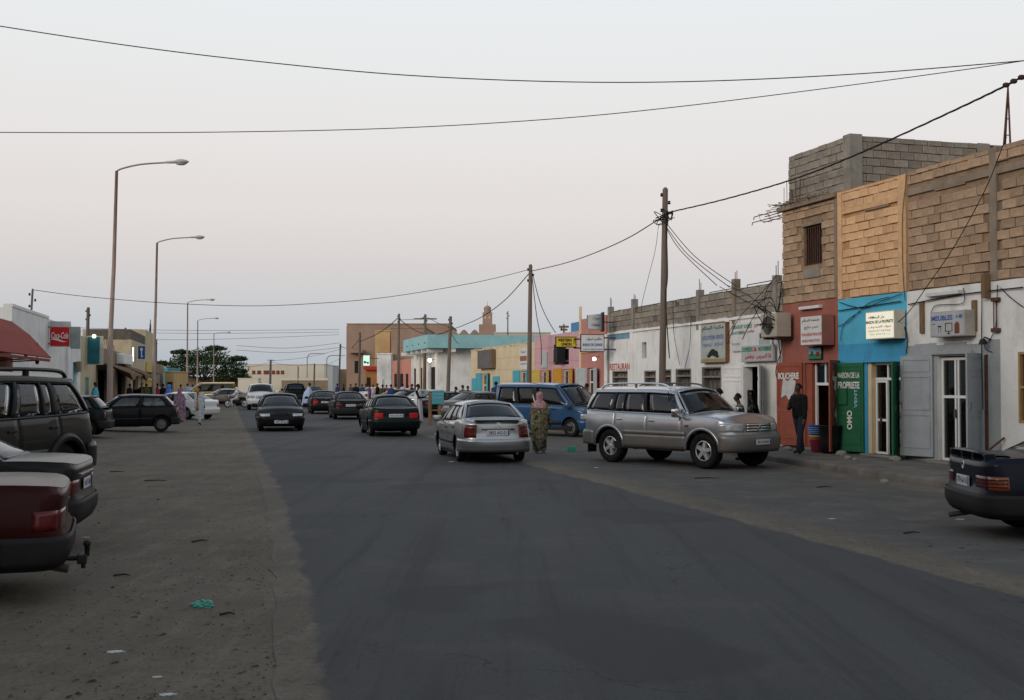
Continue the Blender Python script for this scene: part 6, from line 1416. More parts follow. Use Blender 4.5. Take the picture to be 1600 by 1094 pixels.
# ------------------------------------------------------------------ overhead wires
def wire(label, P, r=.012, n=8, m=None): return cable(label, [at(*p) for p in P], r, 'overhead wires', 'overhead_wire', n, m)
wire('upper overhead wire sagging across the whole sky', [(-335, -22, 20), (-160, 14, 20), (0, 41, 20), (220, 74, 20), (430, 99, 20), (640, 118, 20), (880, 128, 20), (1100, 127, 20), (1350, 115, 20), (1600, 95, 19.6), (1688, 87, 19)], .0095)
wire('second overhead wire rising to the right under the upper one', [(-335, 203, 22), (-160, 206, 22), (0, 207, 22), (300, 207, 22), (600, 201, 22), (850, 187, 22), (1050, 168, 22), (1300, 137, 22), (1500, 110, 20.8), (1600, 95, 19.8), (1688, 81, 19)], .0085)
tw = MB()
P = cat_rom([at(1688, 66, 19), at(1600, 119, 21), at(1490, 173, 24), at(1340, 241, 28), at(1240, 280, 31), at(1130, 312, 34.5), at(1040, 333, 38)], 24)
for k in range(3):
    q = [p+Vector((.013*math.cos(i*.55+2.1*k), 0, .013*math.sin(i*.55+2.1*k))) for i, p in enumerate(P)]; tw.tube(q, .0105, 5)
tag(tw.build('twisted_cable', CABLE, smooth=True), 'thick twisted black cable running to the near utility pole', 'cable', 'overhead wires')
for k in range(3): p = at(1572+12*k, 133-6*k, 21.6-.4*k); mb = MB(); mb.ball(p, (.07, .05, .05), 8, 5); tag(mb.build('cable_clamp', mat('clamp_red', (.05, .025, .022), .7, .1, 4)), 'small reddish clamp on the thick cable, %s of three' % ('lowest', 'middle', 'highest')[k], 'clamp', 'cable clamps')
wire('black cable from the near pole to the pole by the cream shop', [(1036, 338, 38), (985, 370, 41), (930, 395, 45), (880, 412, 49.5), (829, 424, 54)], .018)
wire('cable crossing the street to the mast on the white left building', [(828, 421, 54), (740, 442, 53.6), (600, 465, 53), (480, 475, 52), (380, 478, 51.5), (250, 473, 51), (130, 463, 50.5), (52, 453, 50)], .013)
wire('sagging cable from the cream shop pole to the leaning pole', [(828, 426, 54), (790, 468, 60), (755, 494, 66), (725, 508, 72), (703, 516, 78)], .022)
wire('sagging cable between the leaning pole and the salmon house pole', [(703, 515, 78), (690, 521, 83), (672, 523, 88), (655, 519, 93), (640, 511, 98), (623, 498, 104)], .035)
wire('sagging cable from the salmon house pole to the dark pole', [(623, 496, 104), (603, 513, 116), (585, 524, 126), (562, 534, 138)], .04); wire('sagging cable from the dark pole to the thin pole', [(562, 530, 138), (547, 545, 155), (532, 541, 170)], .04)
wire('thin wire from crossarm pole to the salmon house pole', [(664, 496, 88), (645, 499, 96), (624, 500, 104)], .02); wire('thin wire from crossarm pole down to the leaning pole', [(668, 496, 88), (685, 505, 84), (703, 512, 79)], .02)
for k, (p1, p2, p3) in enumerate((((1038, 345, 38), (1085, 400, 36.5), (1150, 447, 34.5)), ((1038, 350, 38), (1075, 398, 36.5), (1140, 449, 34.8)), ((1038, 350, 38), (1062, 390, 37), (1120, 446, 35.5)))): wire('drop wire from the near pole to the parapet, %s of three' % ('right', 'middle', 'left')[k], [p1, p2, p3], .012)
wire('thin wavy drop wire left of the near pole', [(1029, 352, 38), (1024, 390, 38.3), (1014, 430, 39), (1004, 470, 39.5), (1002, 486, 39.6)], .008); wire('cable hanging down the near pole shaft', [(1041, 350, 37.8), (1043, 430, 37.8), (1040, 470, 37.8), (1046, 560, 37.8)], .018)
wire('drop wire from the cream shop pole to the pink shop wall', [(831, 428, 54), (838, 490, 54), (845, 530, 54.5), (846, 570, 54.5)], .018); wire('drop wire from the cream shop pole to the pink shop roof', [(831, 424, 54), (843, 470, 54), (855, 498, 54.5), (868, 520, 55)], .018)
wire('drop wire from the leaning pole to the canopy edge', [(704, 520, 78), (712, 532, 82), (722, 544, 88)], .02)
for k, (y0, y1) in enumerate(((512, 517), (517, 521), (527, 531), (540, 544), (547, 551))): wire('thin distant wire over the left shops and the tree, %s' % ('topmost', 'second from the top', 'third from the top', 'second lowest', 'lowest')[k], [(110 if k < 3 else 370, y0, 150), (300 if k < 3 else 450, (y0+y1)/2+2, 150), (530, y1-(8 if k > 1 else 2), 165)], .022)
for k, (xa, ya, xb, yb) in enumerate(((424, 564, 535, 545), (424, 566, 492, 569), (424, 565, 372, 572), (492, 570, 532, 560))): wire('thin far wire at the end of the street, %s' % ('the rising one', 'between two far poles', 'going left to the tree', 'next to the thin pole')[k], [(xa, ya, 206), ((xa+xb)/2, (ya+yb)/2+4, 208), (xb, yb, 200)], .025)
# cables on the shop facades
def fcable(label, pts, r=.010, o=.05, F_=F1): return cable(label, [F_.w(*[q for q in (F_.s(p[0], o), o, F_.sz(p[0], p[1], o)[1])]) for p in pts], r, 'cables on the shop fronts', 'wall_cable')
fcable('long loose cable hanging from the rooftop mast down to the blue shop', [(1577, 214), (1564, 245), (1548, 285), (1522, 335), (1490, 390), (1455, 440), (1422, 486), (1402, 505)], .010, .22)
fcable('black cable running level across the blue shop wall', [(1310, 486), (1340, 481), (1375, 476), (1408, 471)], .014); fcable('cable looping from the red shop over the blue shop to the ledge', [(1312, 472), (1330, 478), (1352, 481), (1380, 470), (1410, 459)], .010); fcable('second looping cable over the blue shop wall', [(1310, 510), (1325, 503), (1345, 485), (1362, 472), (1390, 464)], .010)
fcable('cable hanging in a bow left of the lit sign', [(1314, 532), (1316, 515), (1325, 500), (1345, 487)], .009); fcable('cable from the lit sign down the blue shop corner', [(1392, 488), (1405, 490), (1412, 505), (1418, 530), (1416, 552)], .014)
fcable('level conduit cable over the furniture sign', [(1420, 476), (1470, 466), (1520, 458), (1600, 449)], .014); fcable('looped cable above the furniture sign', [(1455, 490), (1462, 478), (1480, 476), (1505, 474), (1508, 460), (1506, 450)], .009); fcable('upright cable beside the furniture shop door', [(1536, 440), (1535, 480), (1534, 540), (1535, 640)], .010)
fcable('cable with a hanging loop right of the furniture sign', [(1560, 445), (1558, 480), (1556, 510), (1545, 535), (1538, 530), (1540, 545), (1550, 550)], .009); fcable('slack cable at the right edge of the white wall', [(1565, 450), (1580, 465), (1600, 480)], .010)
fcable('cable bundle running down the corner beside the red shop', [(1222, 440), (1218, 480), (1216, 520), (1219, 560), (1214, 600), (1217, 640)], .016, .1); fcable('second cable down the corner beside the red shop', [(1224, 450), (1214, 500), (1222, 540), (1212, 580), (1220, 610)], .012, .12)
fcable('thin cable down the ochre wall onto the blue shop', [(1420, 270), (1412, 340), (1412, 420), (1415, 470)], .008)
for k, pts in enumerate(([(1206, 440), (1180, 470), (1150, 505), (1130, 560)], [(1200, 460), (1175, 500), (1160, 530)], [(1215, 430), (1196, 460), (1200, 500), (1205, 512)], [(1052, 470), (1053, 520), (1062, 570)], [(1080, 490), (1078, 540), (1070, 575)], [(1135, 445), (1170, 462), (1200, 486)], [(1125, 448), (1165, 470), (1208, 490)], [(1110, 560), (1125, 545), (1134, 530), (1150, 500)])): fcable('loose wire on the low white building, %s' % ('crossing the express banner', 'ending at the express sign', 'curling at the air conditioner', 'behind the near pole', 'above the barred windows', 'upper one along the parapet', 'lower one along the parapet', 'over the painted board')[k], pts, .010, .09, F2)
# ------------------------------------------------------------------ signs on the right row
BLUET = mat('blue_ink', (.04, .10, .34), .7, .05, 5); REDT = mat('red_ink', (.42, .035, .03), .7, .05, 5); GREENT = mat('green_ink', (.02, .20, .10), .7, .05, 5); BLACKT = mat('black_ink', (.02, .02, .02), .7, 0); BROWNT = mat('brown_ink', (.16, .06, .035), .7, .05, 5); SIGNW = mat('sign_white', (.60, .61, .60), .6, .08, 2.5, dirt=(.42, .41, .38), dirt_amt=.5); SIGNG = mat('sign_grey', (.42, .43, .44), .6, .08, 2.5, dirt=(.3, .3, .3), dirt_amt=.5)
def wall_sign(name, label, F_, px, o0, o1, side, face, fm=None):
    a0, a1, z0, z1 = F_.rect(*px, o1); t = thing(name, label, 'sign', F_.w(0, 0, 0), F_.rz)
    f = MB(); f.bbox(a0, a1, o0, o1, z0, z1, .012); f.build('case', side, t); f = MB(); f.box(a0+.025, a1-.025, o1+.001, o1+.006, z0+.025, z1-.025); f.build('face', face, t)
    def put(body, u, v, w_, h_, m, **k): return text(body, (a1-a0)*w_, (z1-z0)*h_, m, t, MF(a1-(a1-a0)*u, o1+.006, z1-(z1-z0)*v), **k)
    def rect(u0, u1, v0, v1, m, nm='picture'): q = MB(); q.box(a1-(a1-a0)*u1, a1-(a1-a0)*u0, o1+.0065, o1+.009, z1-(z1-z0)*v1, z1-(z1-z0)*v0); return q.build(nm, m, t)
    return t, put, rect
t, put, rect = wall_sign('furniture_sign', 'pale box sign reading MEUBLES above the white glazed door', F1, (1454, 486, 1508, 526), .03, .30, mat('sign_side', (.38, .36, .32), .8, .2, 3), SIGNG)
put('MEUBLES', .36, .26, .62, .20, BLUET, bold=.03); put('A MK', .86, .24, .20, .15, BLUET, bold=.02); rect(.06, .16, .47, .50, BLUET); rect(.24, .34, .56, .62, BLACKT); rect(.25, .26, .63, .85, BLACKT); rect(.32, .33, .63, .82, BLACKT); rect(.45, .66, .47, .50, BLACKT); rect(.45, .47, .501, .78, BLACKT); rect(.64, .66, .501, .78, BLACKT); rect(.45, .66, .781, .81, BLACKT); rect(.54, .57, .812, .88, BLACKT); rect(.50, .61, .881, .91, BLACKT); rect(.72, .86, .52, .90, BROWNT); rect(.75, .83, .45, .519, BROWNT)
LIT = mat('lit_sign_face', (.85, .84, .72), .5, 0, emit=(1, .92, .68), estr=.36)
t, put, rect = wall_sign('lit_sign', 'glowing white box sign on the bright blue wall', F1, (1353, 486, 1398, 530), .03, .32, mat('cream_side', (.52, .50, .42), .7, .1, 3), LIT)
rect(.10, .34, .20, .225, BLACKT); put('MAISON DE LA PROPRIETE', .5, .38, .94, .11, BLACKT, bold=.03); put(arabic('دار النظافة'.replace('ظ', 'ط')), .42, .22, .5, .14, BLACKT, bold=.02); put(arabic('مواد التنظيف'.replace('ظ', 'ط')), .5, .56, .8, .10, REDT, bold=.02); put('GROS ET DETAIL', .5, .70, .8, .06, GREENT); put('TEL 574 53 12', .5, .82, .7, .05, GREENT)
t, put, rect = wall_sign('butcher_sign', 'white sign with dark red arabic lettering on the red shop wall', F1, (1251, 493, 1285, 540), .03, .38, REDW, SIGNW)
put(arabic('ملحمة السلام'), .5, .17, .8, .13, BROWNT, bold=.03); put(arabic('لحم طازج'.replace('ط', 'ط')), .5, .40, .62, .12, BROWNT, bold=.03); put('VIANDE', .30, .63, .5, .10, REDT, bold=.02); put('FRAICHE', .78, .63, .4, .10, REDT, bold=.02); put('BOEUF MOUTON', .5, .84, .8, .09, REDT, bold=.02)
t, put, rect = wall_sign('animal_poster', 'small painted picture panel over the red shop door', F1, (1263, 542, 1284, 562), .01, .05, TRIM, mat('poster_sky', (.22, .42, .50), .8, .2, 4)); rect(.03, .97, .55, .95, GREENT); rect(.2, .4, .35, .7, BROWNT); rect(.6, .85, .38, .72, REDT)
t, put, rect = wall_sign('painted_board', 'tall weathered painted board in a rusty frame on the low white building', F2, (1095, 505, 1134, 567), .03, .16, mat('rust_frame', (.20, .10, .06), .9, .2, 4), mat('faded_board', (.38, .42, .40), .8, .15, 2, dirt=(.26, .29, .28), dirt_amt=.6))
put(arabic('مكتبة السلام'), .5, .13, .86, .14, BLACKT, bold=.02); put('LOCATION VENTE', .5, .36, .86, .11, BLUET, bold=.02); put('TERRES', .27, .55, .4, .08, BLUET); put('ACHAT', .75, .54, .36, .08, BLUET); rect(.03, .97, .90, .97, mat('ochre_ink', (.32, .24, .10), .8, .1, 4))
q = MB(); 
for (u, v, ru, rv) in ((.45, .76, .12, .07), (.60, .77, .12, .08), (.50, .70, .10, .05), (.35, .82, .08, .05), (.68, .84, .07, .04)):
    a0, a1, z0, z1 = F2.rect(1095, 505, 1134, 567, .16); q.ball((a1-(a1-a0)*u, .167, z1-(z1-z0)*v), ((a1-a0)*ru, .004, (z1-z0)*rv), 10, 6)
q.build('picture', BLACKT, t)
t, put, rect = wall_sign('express_banner', 'large white banner with green and red lettering above the open doorway', F2, (1143, 503, 1206, 548), .03, .07, SIGNW, SIGNW)
put('TRANSPORT EXPRESS', .28, .14, .52, .13, GREENT, bold=.02); put('26 NOVEMBRE', .19, .34, .34, .12, GREENT, bold=.02); put(arabic('النقل السريع'), .78, .14, .38, .16, REDT, bold=.02); put(arabic('نوفمبر'), .50, .32, .18, .14, REDT, bold=.02); put('TEL: 529 54 40', .12, .74, .20, .07, BLACKT)
rect(.70, .96, .62, .82, mat('bus_grey', (.35, .36, .37), .7, .1, 3), 'bus_picture'); rect(.72, .95, .42, .60, BLACKT, 'bus_picture'); rect(.74, .80, .83, .90, BLACKT, 'bus_picture'); rect(.88, .94, .83, .90, BLACKT, 'bus_picture')
t, put, rect = wall_sign('express_sign', 'grey-white sign reading EXPRESS 26 NOVEMBRE above the open doorway', F2, (1158, 539, 1208, 565), .09, .16, SIGNG, SIGNG)
put('EXPRESS', .22, .25, .34, .28, GREENT, bold=.04); put('26', .46, .25, .10, .28, REDT, bold=.04); put('NOVEMBRE', .76, .25, .40, .28, GREENT, bold=.04); put(arabic('اكسبريس')+' 26 ', .72, .70, .46, .34, REDT, bold=.03); put(arabic('نوفمبر'), .28, .70, .30, .34, REDT, bold=.03)
# blade signs of the exchange shop, hung on one bracket over the pavement
def blade(name, label, px, Y, face, side, th=.16):
    X0, X1 = A(px[0], Y), A(px[2], Y); z0, z1 = H(px[3], Y), H(px[1], Y); t = thing(name, label, 'sign', (X0, Y, 0), R(4))
    f = MB(); f.bbox(0, X1-X0, 0, th, z0, z1, .012); f.build('case', side, t); f = MB(); f.box(.035, X1-X0-.035, -.006, -.001, z0+.035, z1-.035); f.build('face', face, t)
    def put(body, u, v, w_, h_, m, **k): return text(body, (X1-X0)*w_, (z1-z0)*h_, m, t, Matrix(((1,0,0,(X1-X0)*u),(0,0,-1,-.007),(0,1,0,z1-(z1-z0)*v),(0,0,0,1))), **k)
    return t, put, (X1-X0, z0, z1)
t, put, _ = blade('money_sign', 'yellow and black sign reading WESTERN UNION hung over the pavement', (868, 526, 901, 543), 45.4, mat('sign_yellow', (.62, .46, .03), .5, .05, 3), BLACKT); put('WESTERN', .44, .32, .66, .30, BLACKT, bold=.045); put('UNION', .52, .70, .48, .30, BLACKT, bold=.045); put('W', .9, .5, .09, .5, BLACKT)
t, put, dm = blade('exchange_sign', 'white framed sign reading BUREAU DE CHANGE hung over the pavement', (907, 522, 945, 550), 45.4, mat('sign_pale', (.62, .65, .66), .5, .05, 3), mat('brown_frame', (.12, .07, .05), .7, .1, 3)); put(arabic('مكتب صرف'), .56, .28, .62, .22, BLACKT, bold=.025); put('BUREAU DE CHANGE', .5, .60, .82, .16, BLUET, bold=.03); put('ACHAT ET VENTE DE DEVISES', .52, .86, .84, .07, BLUET, bold=.02)
f = MB(); f.box(-.25, .0, .04, .1, 3.52, 3.57); f.box(-.25, .0, .04, .1, 3.18, 3.23); f.build('bracket', BLACKT, t); f = MB(); f.tube([(dm[0], .08, 3.6), (dm[0]+.6, .08, 3.6)], .03, 5); f.tube([(dm[0], .08, 3.15), (dm[0]+.6, .08, 3.15)], .03, 5); f.build('wall_arm', STEEL, t)
Yd = 45.2; t = thing('drum_sign', 'rounded pale sign with dark rim above the exchange sign', 'sign', (A(919, Yd), Yd, 0), R(10)); wd_ = A(942, Yd)-A(919, Yd); z0, z1 = H(516, Yd), H(490, Yd)
f = MB(); rows = []
for k in range(9): u = k/8; rows.append([(wd_*u, -.12*math.sin(math.pi*u), z0+.06*(1-u)), (wd_*u, -.12*math.sin(math.pi*u), z1-.06*(1-u)), (wd_*u, .22, z1-.06*(1-u)), (wd_*u, .22, z0+.06*(1-u))])
f.grid(rows, closed=True); f.build('drum', SIGNG, t, smooth=False); f = MB(); f.bbox(wd_+.002, wd_+.05, -.14, .26, z0-.05, z1+.06, .015); f.build('dark_rim', TRIM, t)
text('CHANGE', wd_*.6, .1, BLACKT, t, Matrix(((1,0,0,wd_*.45),(0,0,-1,-.135),(0,1,0,(z0+z1)/2-.12),(0,0,0,1)))); text(arabic('صرف'), wd_*.5, .14, BLACKT, t, Matrix(((1,0,0,wd_*.5),(0,0,-1,-.135),(0,1,0,(z0+z1)/2+.13),(0,0,0,1)))); f = MB(); f.tube([(wd_+.05, .05, (z0+z1)/2), (wd_+.5, .15, (z0+z1)/2)], .025, 5); f.build('arm', STEEL, t)
p = at(928.5, 561, 46.6); t = thing('bulb_lamp', 'bright bare bulb under the exchange sign', 'lamp', p); f = MB(); f.ball((0, 0, 0), .075); f.build('bulb', mat('bulb_glow', (1, .95, .85), .5, 0, emit=(1, .88, .68), estr=6.0), t, smooth=True); f = MB(); f.tube([(.03, .05, .05), (.25, .3, .12)], .012, 5); f.build('arm', STEEL, t)
# lit screen sign far down the row, board signs on cream shop
t, put, _ = blade('screen_sign', 'lit green and white screen sign hung before the big brown block', (567, 555, 578, 572), 122, mat('lit_green', (.5, .8, .6), .5, 0, emit=(.55, .85, .62), estr=.7), DGREY); f = MB(); f.ball((.22, -.02, H(566, 122)), (.14, .02, .14)); f.ball((.5, -.02, H(567, 122)), (.12, .02, .12)); f.build('emblem', BLUET, t); f = MB(); f.tube([(.3, .1, H(560, 122)), (1.6, .4, H(560, 122))], .04, 5); f.build('arm', STEEL, t)
p = F3.w(S3(680), .4, F3.sz(680, 563)[1]); t = thing('star_lamp', 'glowing white lamp beside the canopy building doorway', 'lamp', p); f = MB(); f.ball((0, 0, 0), .14); f.build('bulb', MATS['bulb_glow'], t, smooth=True); f = MB(); f.tube([(.1, .05, 0), (.5, .2, .1)], .02, 5); f.build('arm', STEEL, t)
t, put, rect = wall_sign('grey_board', 'dull grey board in a wooden frame on the cream shop', F3, (746, 547, 768, 576), .03, .25, WOOD, mat('dull_board', (.13, .125, .12), .8, .25, 3))
t, put, rect = wall_sign('shop_notice', 'white and brown painted panel over the cream shop door', F3, (812, 545, 824, 578), .01, .05, SIGNW, SIGNW); put(arabic('صيدلية'), .5, .14, .7, .16, BLUET, bold=.02); rect(.06, .94, .34, .58, mat('panel_brown', (.30, .12, .07), .8, .1, 3)); rect(.1, .9, .70, .74, BLUET)
f = thing('balcony_board', 'pale board hung on the white side wall of the canopy building', 'sign', (A(711, 89.6), 89.6, 0)); q = MB(); q.bbox(0, A(729, 89.6)-A(711, 89.6), 0, .3, H(573, 89.6), H(560, 89.6), .02); q.build('board', mat('grey_white_board', (.34, .34, .31), .8, .15, 2), f)
# ------------------------------------------------------------------ air conditioner, baskets, barrel, rocks, planks
a0, a1 = S(1246), S(1216); z0, z1 = F1.sz(1232, 527)[1], F1.sz(1232, 490)[1]
ac = thing('air_conditioner', 'beige air conditioner on a bracket between red and white shops', 'air conditioner', F1.w(0, 0, 0), F1.rz); f = MB(); f.bbox(a0+.1, a1-.05, .12, .56, z0, z1, .02); f.build('case', mat('beige_case', (.40, .36, .30), .7, .12, 3, dirt=(.27, .22, .17), dirt_amt=.6), ac)
cx, cz, rr = (a0+a1)/2+.05, (z0+z1)/2, (z1-z0)*.40; f = MB(); f.lathe([(.02, .563), (rr, .563), (rr, .575), (rr*.94, .575)], 20, Matrix.Translation((cx, 0, cz)), axis='y'); f.build('fan_guard', mat('fan_dark', (.10, .085, .07), .8, .2, 5), ac)
for k in range(5): f = MB(); f.lathe([(rr*(.2+.16*k), .577), (rr*(.2+.16*k)+.012, .582), (rr*(.2+.16*k)+.02, .577)], 20, Matrix.Translation((cx, 0, cz)), axis='y'); f.build('guard_ring', STEEL, ac)
for x in (a0+.2, a1-.2): f = MB(); f.box(x-.02, x+.02, .0, .55, z0-.06, z0-.005); f.build('bracket', RUST, ac)
for k, px in enumerate((1443, 1525)):
    a, z1 = F1.sz(px, 472 if k == 0 else 469); z0 = F1.sz(px, 521 if k == 0 else 517)[1]; mb = MB(); mb.bbox(a-.07, a+.07, .004, .05, z0, z1, .008); o = mb.build('plank', WOOD); o.location = F1.w(0, 0, 0); o.rotation_euler.z = F1.rz; tag(o, 'brown upright plank fixed %s the furniture sign' % ('left of' if k == 0 else 'right of'), 'plank', 'planks by the furniture sign')
a, z1 = F1.sz(1547, 428); z0 = F1.sz(1547, 466)[1]; mb = MB(); mb.bbox(a-.06, a+.06, .01, .16, z0, z1, .01); o = mb.build('timber_stub', WOOD); o.location = F1.w(0, 0, 0); o.rotation_euler.z = F1.rz; tag(o, 'short grey timber stub under the brown block wall', 'timber')
a, z = F1.sz(1480, 458); mb = MB(); mb.bbox(a-.55, a+.55, .004, .13, z-.05, z+.03, .01); o = mb.build('tube_fitting', SIGNW); o.location = F1.w(0, 0, 0); o.rotation_euler.z = F1.rz; tag(o, 'white tube lamp fitting above the furniture sign', 'lamp')
a, z = F1.sz(1270, 480); mb = MB(); mb.bbox(a-.5, a+.5, .004, .12, z-.05, z+.03, .01); o = mb.build('tube_fitting', SIGNW); o.location = F1.w(0, 0, 0); o.rotation_euler.z = F1.rz; tag(o, 'white tube lamp fitting above the butcher sign', 'lamp')
a, z = F1.sz(1560, 492); mb = MB(); mb.bbox(a-.1, a+.1, .004, .1, z-.35, z-.27, .01); mb.bbox(a-.1, a+.1, .004, .1, z+.27, z+.35, .01); mb.tube([(a-.03, .06, z-.3), (a-.03, .06, z+.3)], .012, 5); mb.tube([(a+.05, .06, z-.3), (a+.05, .06, z+.3)], .012, 5); o = mb.build('line_bracket', RUST); o.location = F1.w(0, 0, 0); o.rotation_euler.z = F1.rz; tag(o, 'rusty line bracket on the white wall near the right edge', 'bracket')
a, z = F1.sz(1549, 531); t = thing('wall_lamp', 'small dark wall lamp right of the furniture door', 'lamp', F1.w(a, 0, z), F1.rz); f = MB(); f.tube([(0, 0, 0), (0, .15, .05), (0, .2, 0)], .02, 5); f.build('arm', STEEL, t); f = MB(); f.lathe([(.02, .02), (.06, 0), (.09, -.1), (.0, -.1)], 10, Matrix.Translation((0, .2, 0))); f.build('shade', TRIM, t)
p = F1.w(S(1276, .55), .55, .155); bk = thing('basket_stack', 'blue plastic basket stacked in a pink bucket by the butcher door', 'basket', p)
f = MB(); f.lathe([(.0, .01), (.14, .01), (.19, .34), (.205, .345), (.20, .32)], 20); f.build('pink_bucket', mat('pink_plastic', (.55, .09, .14), .5, .05, 3), bk, smooth=True)
f = MB(); f.lathe([(.15, .35), (.20, .36), (.205, .42), (.20, .43)], 20); f.build('yellow_tub', mat('yellow_plastic', (.55, .38, .05), .5, .05, 3), bk, smooth=True)
f = MB(); f.lathe([(.17, .43), (.20, .44), (.225, .66), (.235, .67), (.22, .645)], 20); f.build('blue_basket', mat('blue_plastic', (.03, .10, .45), .5, .05, 3), bk, smooth=True)
for k in range(4): f = MB(); f.lathe([(.207+.006*k, .47+.045*k), (.212+.006*k, .48+.045*k), (.208+.006*k, .49+.045*k)], 20); f.build('basket_slot', mat('pale_slot', (.25, .38, .62), .6, 0), bk)
p = F1.w(S(1297, .5), .5, .155); br = thing('rubbish_bin', 'black open rubbish bin before the red shutter', 'bin', p); f = MB(); f.lathe([(0, .01), (.21, .01), (.25, .3), (.27, .66), (.285, .67), (.28, .69), (.26, .66), (.22, .1), (0, .08)], 22); f.build('drum', mat('black_plastic', (.012, .012, .013), .55, .2, 3), br, smooth=True)
for k in range(3): f = MB(); f.tube([(-.05+.08*k, 0, .3), (.0+.12*k, .03, .86+.06*k)], .012, 5); f.build('stick', WOOD, br)
r_ = random.Random(12)
def rock(label, p, s, group):
    bm = bmesh.new(); bmesh.ops.create_icosphere(bm, subdivisions=2, radius=1)
    for v in bm.verts: v.co = Vector((v.co.x*s*r_.uniform(.85, 1.2), v.co.y*s*.8*r_.uniform(.85, 1.15), max(v.co.z, -.45)*s*.65*r_.uniform(.85, 1.15)))
    me = bpy.data.meshes.new('rock'); bm.to_mesh(me); bm.free(); me.materials.append(CONCG); o = link('rock', me); o.location = (p.x, p.y, p.z+s*.25); return tag(o, label, 'rock', group)
for px, py, s, lb in ((1315, 712, .15, 'largest grey rock beside the green shutter foot'), (1325, 717, .09, 'small grey rock before the green shutter'), (1399, 720, .13, 'tan rock wedging the grey shutter foot'), (1231, 704, .12, 'dark rock at the far foot of the red shop'), (1336, 719, .06, 'flat stone chip before the blue shop step')): rock(lb, gnd(px, py, .155), s, 'rocks on the pavement')
for px, py, s, lb in ((1420, 737, .06, 'pale stone on the kerb edge near the black saloon'), (1382, 756, .10, 'stone lying under the kerb near the black saloon')): rock(lb, gnd(px, py, .0), s, 'stones at the kerb')
# leaning bars against the white wall
for k, (p0, p1) in enumerate((((1568, 684, .04), (1528, 716, .5)), ((1612, 690, .3), (1556, 724, .9)))):
    a, z = F1.sz(p0[0], p0[1], p0[2]); b2, z2 = F1.sz(p1[0], p1[1], p1[2]); q = MB(); q.tube([F1.w(a, p0[2], z), F1.w(b2, p1[2], max(z2, .17))], .022, 6); tag(q.build('steel_bar', RUST), 'rusty steel bar leaning on the white wall, %s one' % ('left' if k == 0 else 'right'), 'bar', 'leaning steel bars')
# wooden stand with the teal board among the parked cars
Y = 52.5; X = A(672, Y); t = thing('notice_stand', 'wooden notice stand with a small teal board beside the white-robed man', 'sign stand', (X, Y, 0))
for dx in (0, .42): f = MB(); f.bbox(dx-.07, dx+.07, -.05, .05, 0, 1.45 if dx == 0 else 1.2, .01); f.build('post', WOOD, t)
f = MB(); f.bbox(.09, .62, -.12, -.06, .92, 1.52, .01); b0 = f.build('board', mat('teal_notice', (.07, .28, .34), .7, .1, 3), t); text('CHANGE', .4, .07, PALEB, b0, Matrix(((1,0,0,.355),(0,0,-1,-.122),(0,1,0,1.38),(0,0,0,1)))); text('TELEPHONE', .42, .06, PALEB, b0, Matrix(((1,0,0,.355),(0,0,-1,-.122),(0,1,0,1.22),(0,0,0,1))))
for zz in (.35, .62): f = MB(); f.bbox(-.05, .5, -.02, .02, zz, zz+.06, .005); f.build('rail', WOOD, t)
# ------------------------------------------------------------------ litter
def crumple(name, label, p, s, m, group=None, seed=1, flat=.5):
    r = random.Random(seed); bm = bmesh.new(); bmesh.ops.create_icosphere(bm, subdivisions=3, radius=1)
    for v in bm.verts:
        n = 1+.35*math.sin(5*v.co.x+seed)*math.sin(6*v.co.y+2)+.18*math.sin(13*v.co.z+9*v.co.x); v.co = Vector((v.co.x*s*n, v.co.y*s*.6*n, max(-.2, v.co.z)*s*flat*n))
    me = bpy.data.meshes.new(name); bm.to_mesh(me); bm.free(); me.materials.append(m); o = link(name, me); o.location = (p.x, p.y, p.z+s*flat*.2); return tag(o, label, 'litter', group)
GRB = mat('green_plastic', (.10, .38, .28), .4, .2, 8)
def gl(px, py):
    p = gnd(px, py)
    for _ in range(4): p = gnd(px, py, gzl(p.x, p.y))
    return p
crumple('plastic_bag', 'crumpled green plastic bag on the sandy left verge', gl(316, 948), .085, GRB, 'green plastic bags', 2); crumple('plastic_bag', 'green plastic bag lying before the blue van', gnd(893, 706), .12, mat('bright_green_plastic', (.05, .42, .22), .4, .2, 8), 'green plastic bags', 5, 1.0)
PAP = mat('litter_paper', (.55, .56, .58), .8, .1, 8)
for k, (px, py, s, lb) in enumerate(((181, 1019, .055, 'white paper scrap on the sand at the lower left'), (262, 1086, .05, 'pale scrap at the very bottom of the verge'), (134, 840, .05, 'pale scrap beside the red car tow ball'), (1500, 812, .06, 'pale blue plastic cup lying beneath the black saloon tail'), (705, 722, .07, 'white scrap in the road left of the silver saloon'), (932, 731, .05, 'white scrap behind the off-road wagon'), (246, 1058, .03, 'tiny pale scrap on the lower left sand'), (1300, 811, .05, 'pale scrap on the right shoulder'))): crumple('paper_scrap', lb, gl(px, py) if px < 700 else gnd(px, py), s, PAP, 'scraps of litter', k+3, .14)
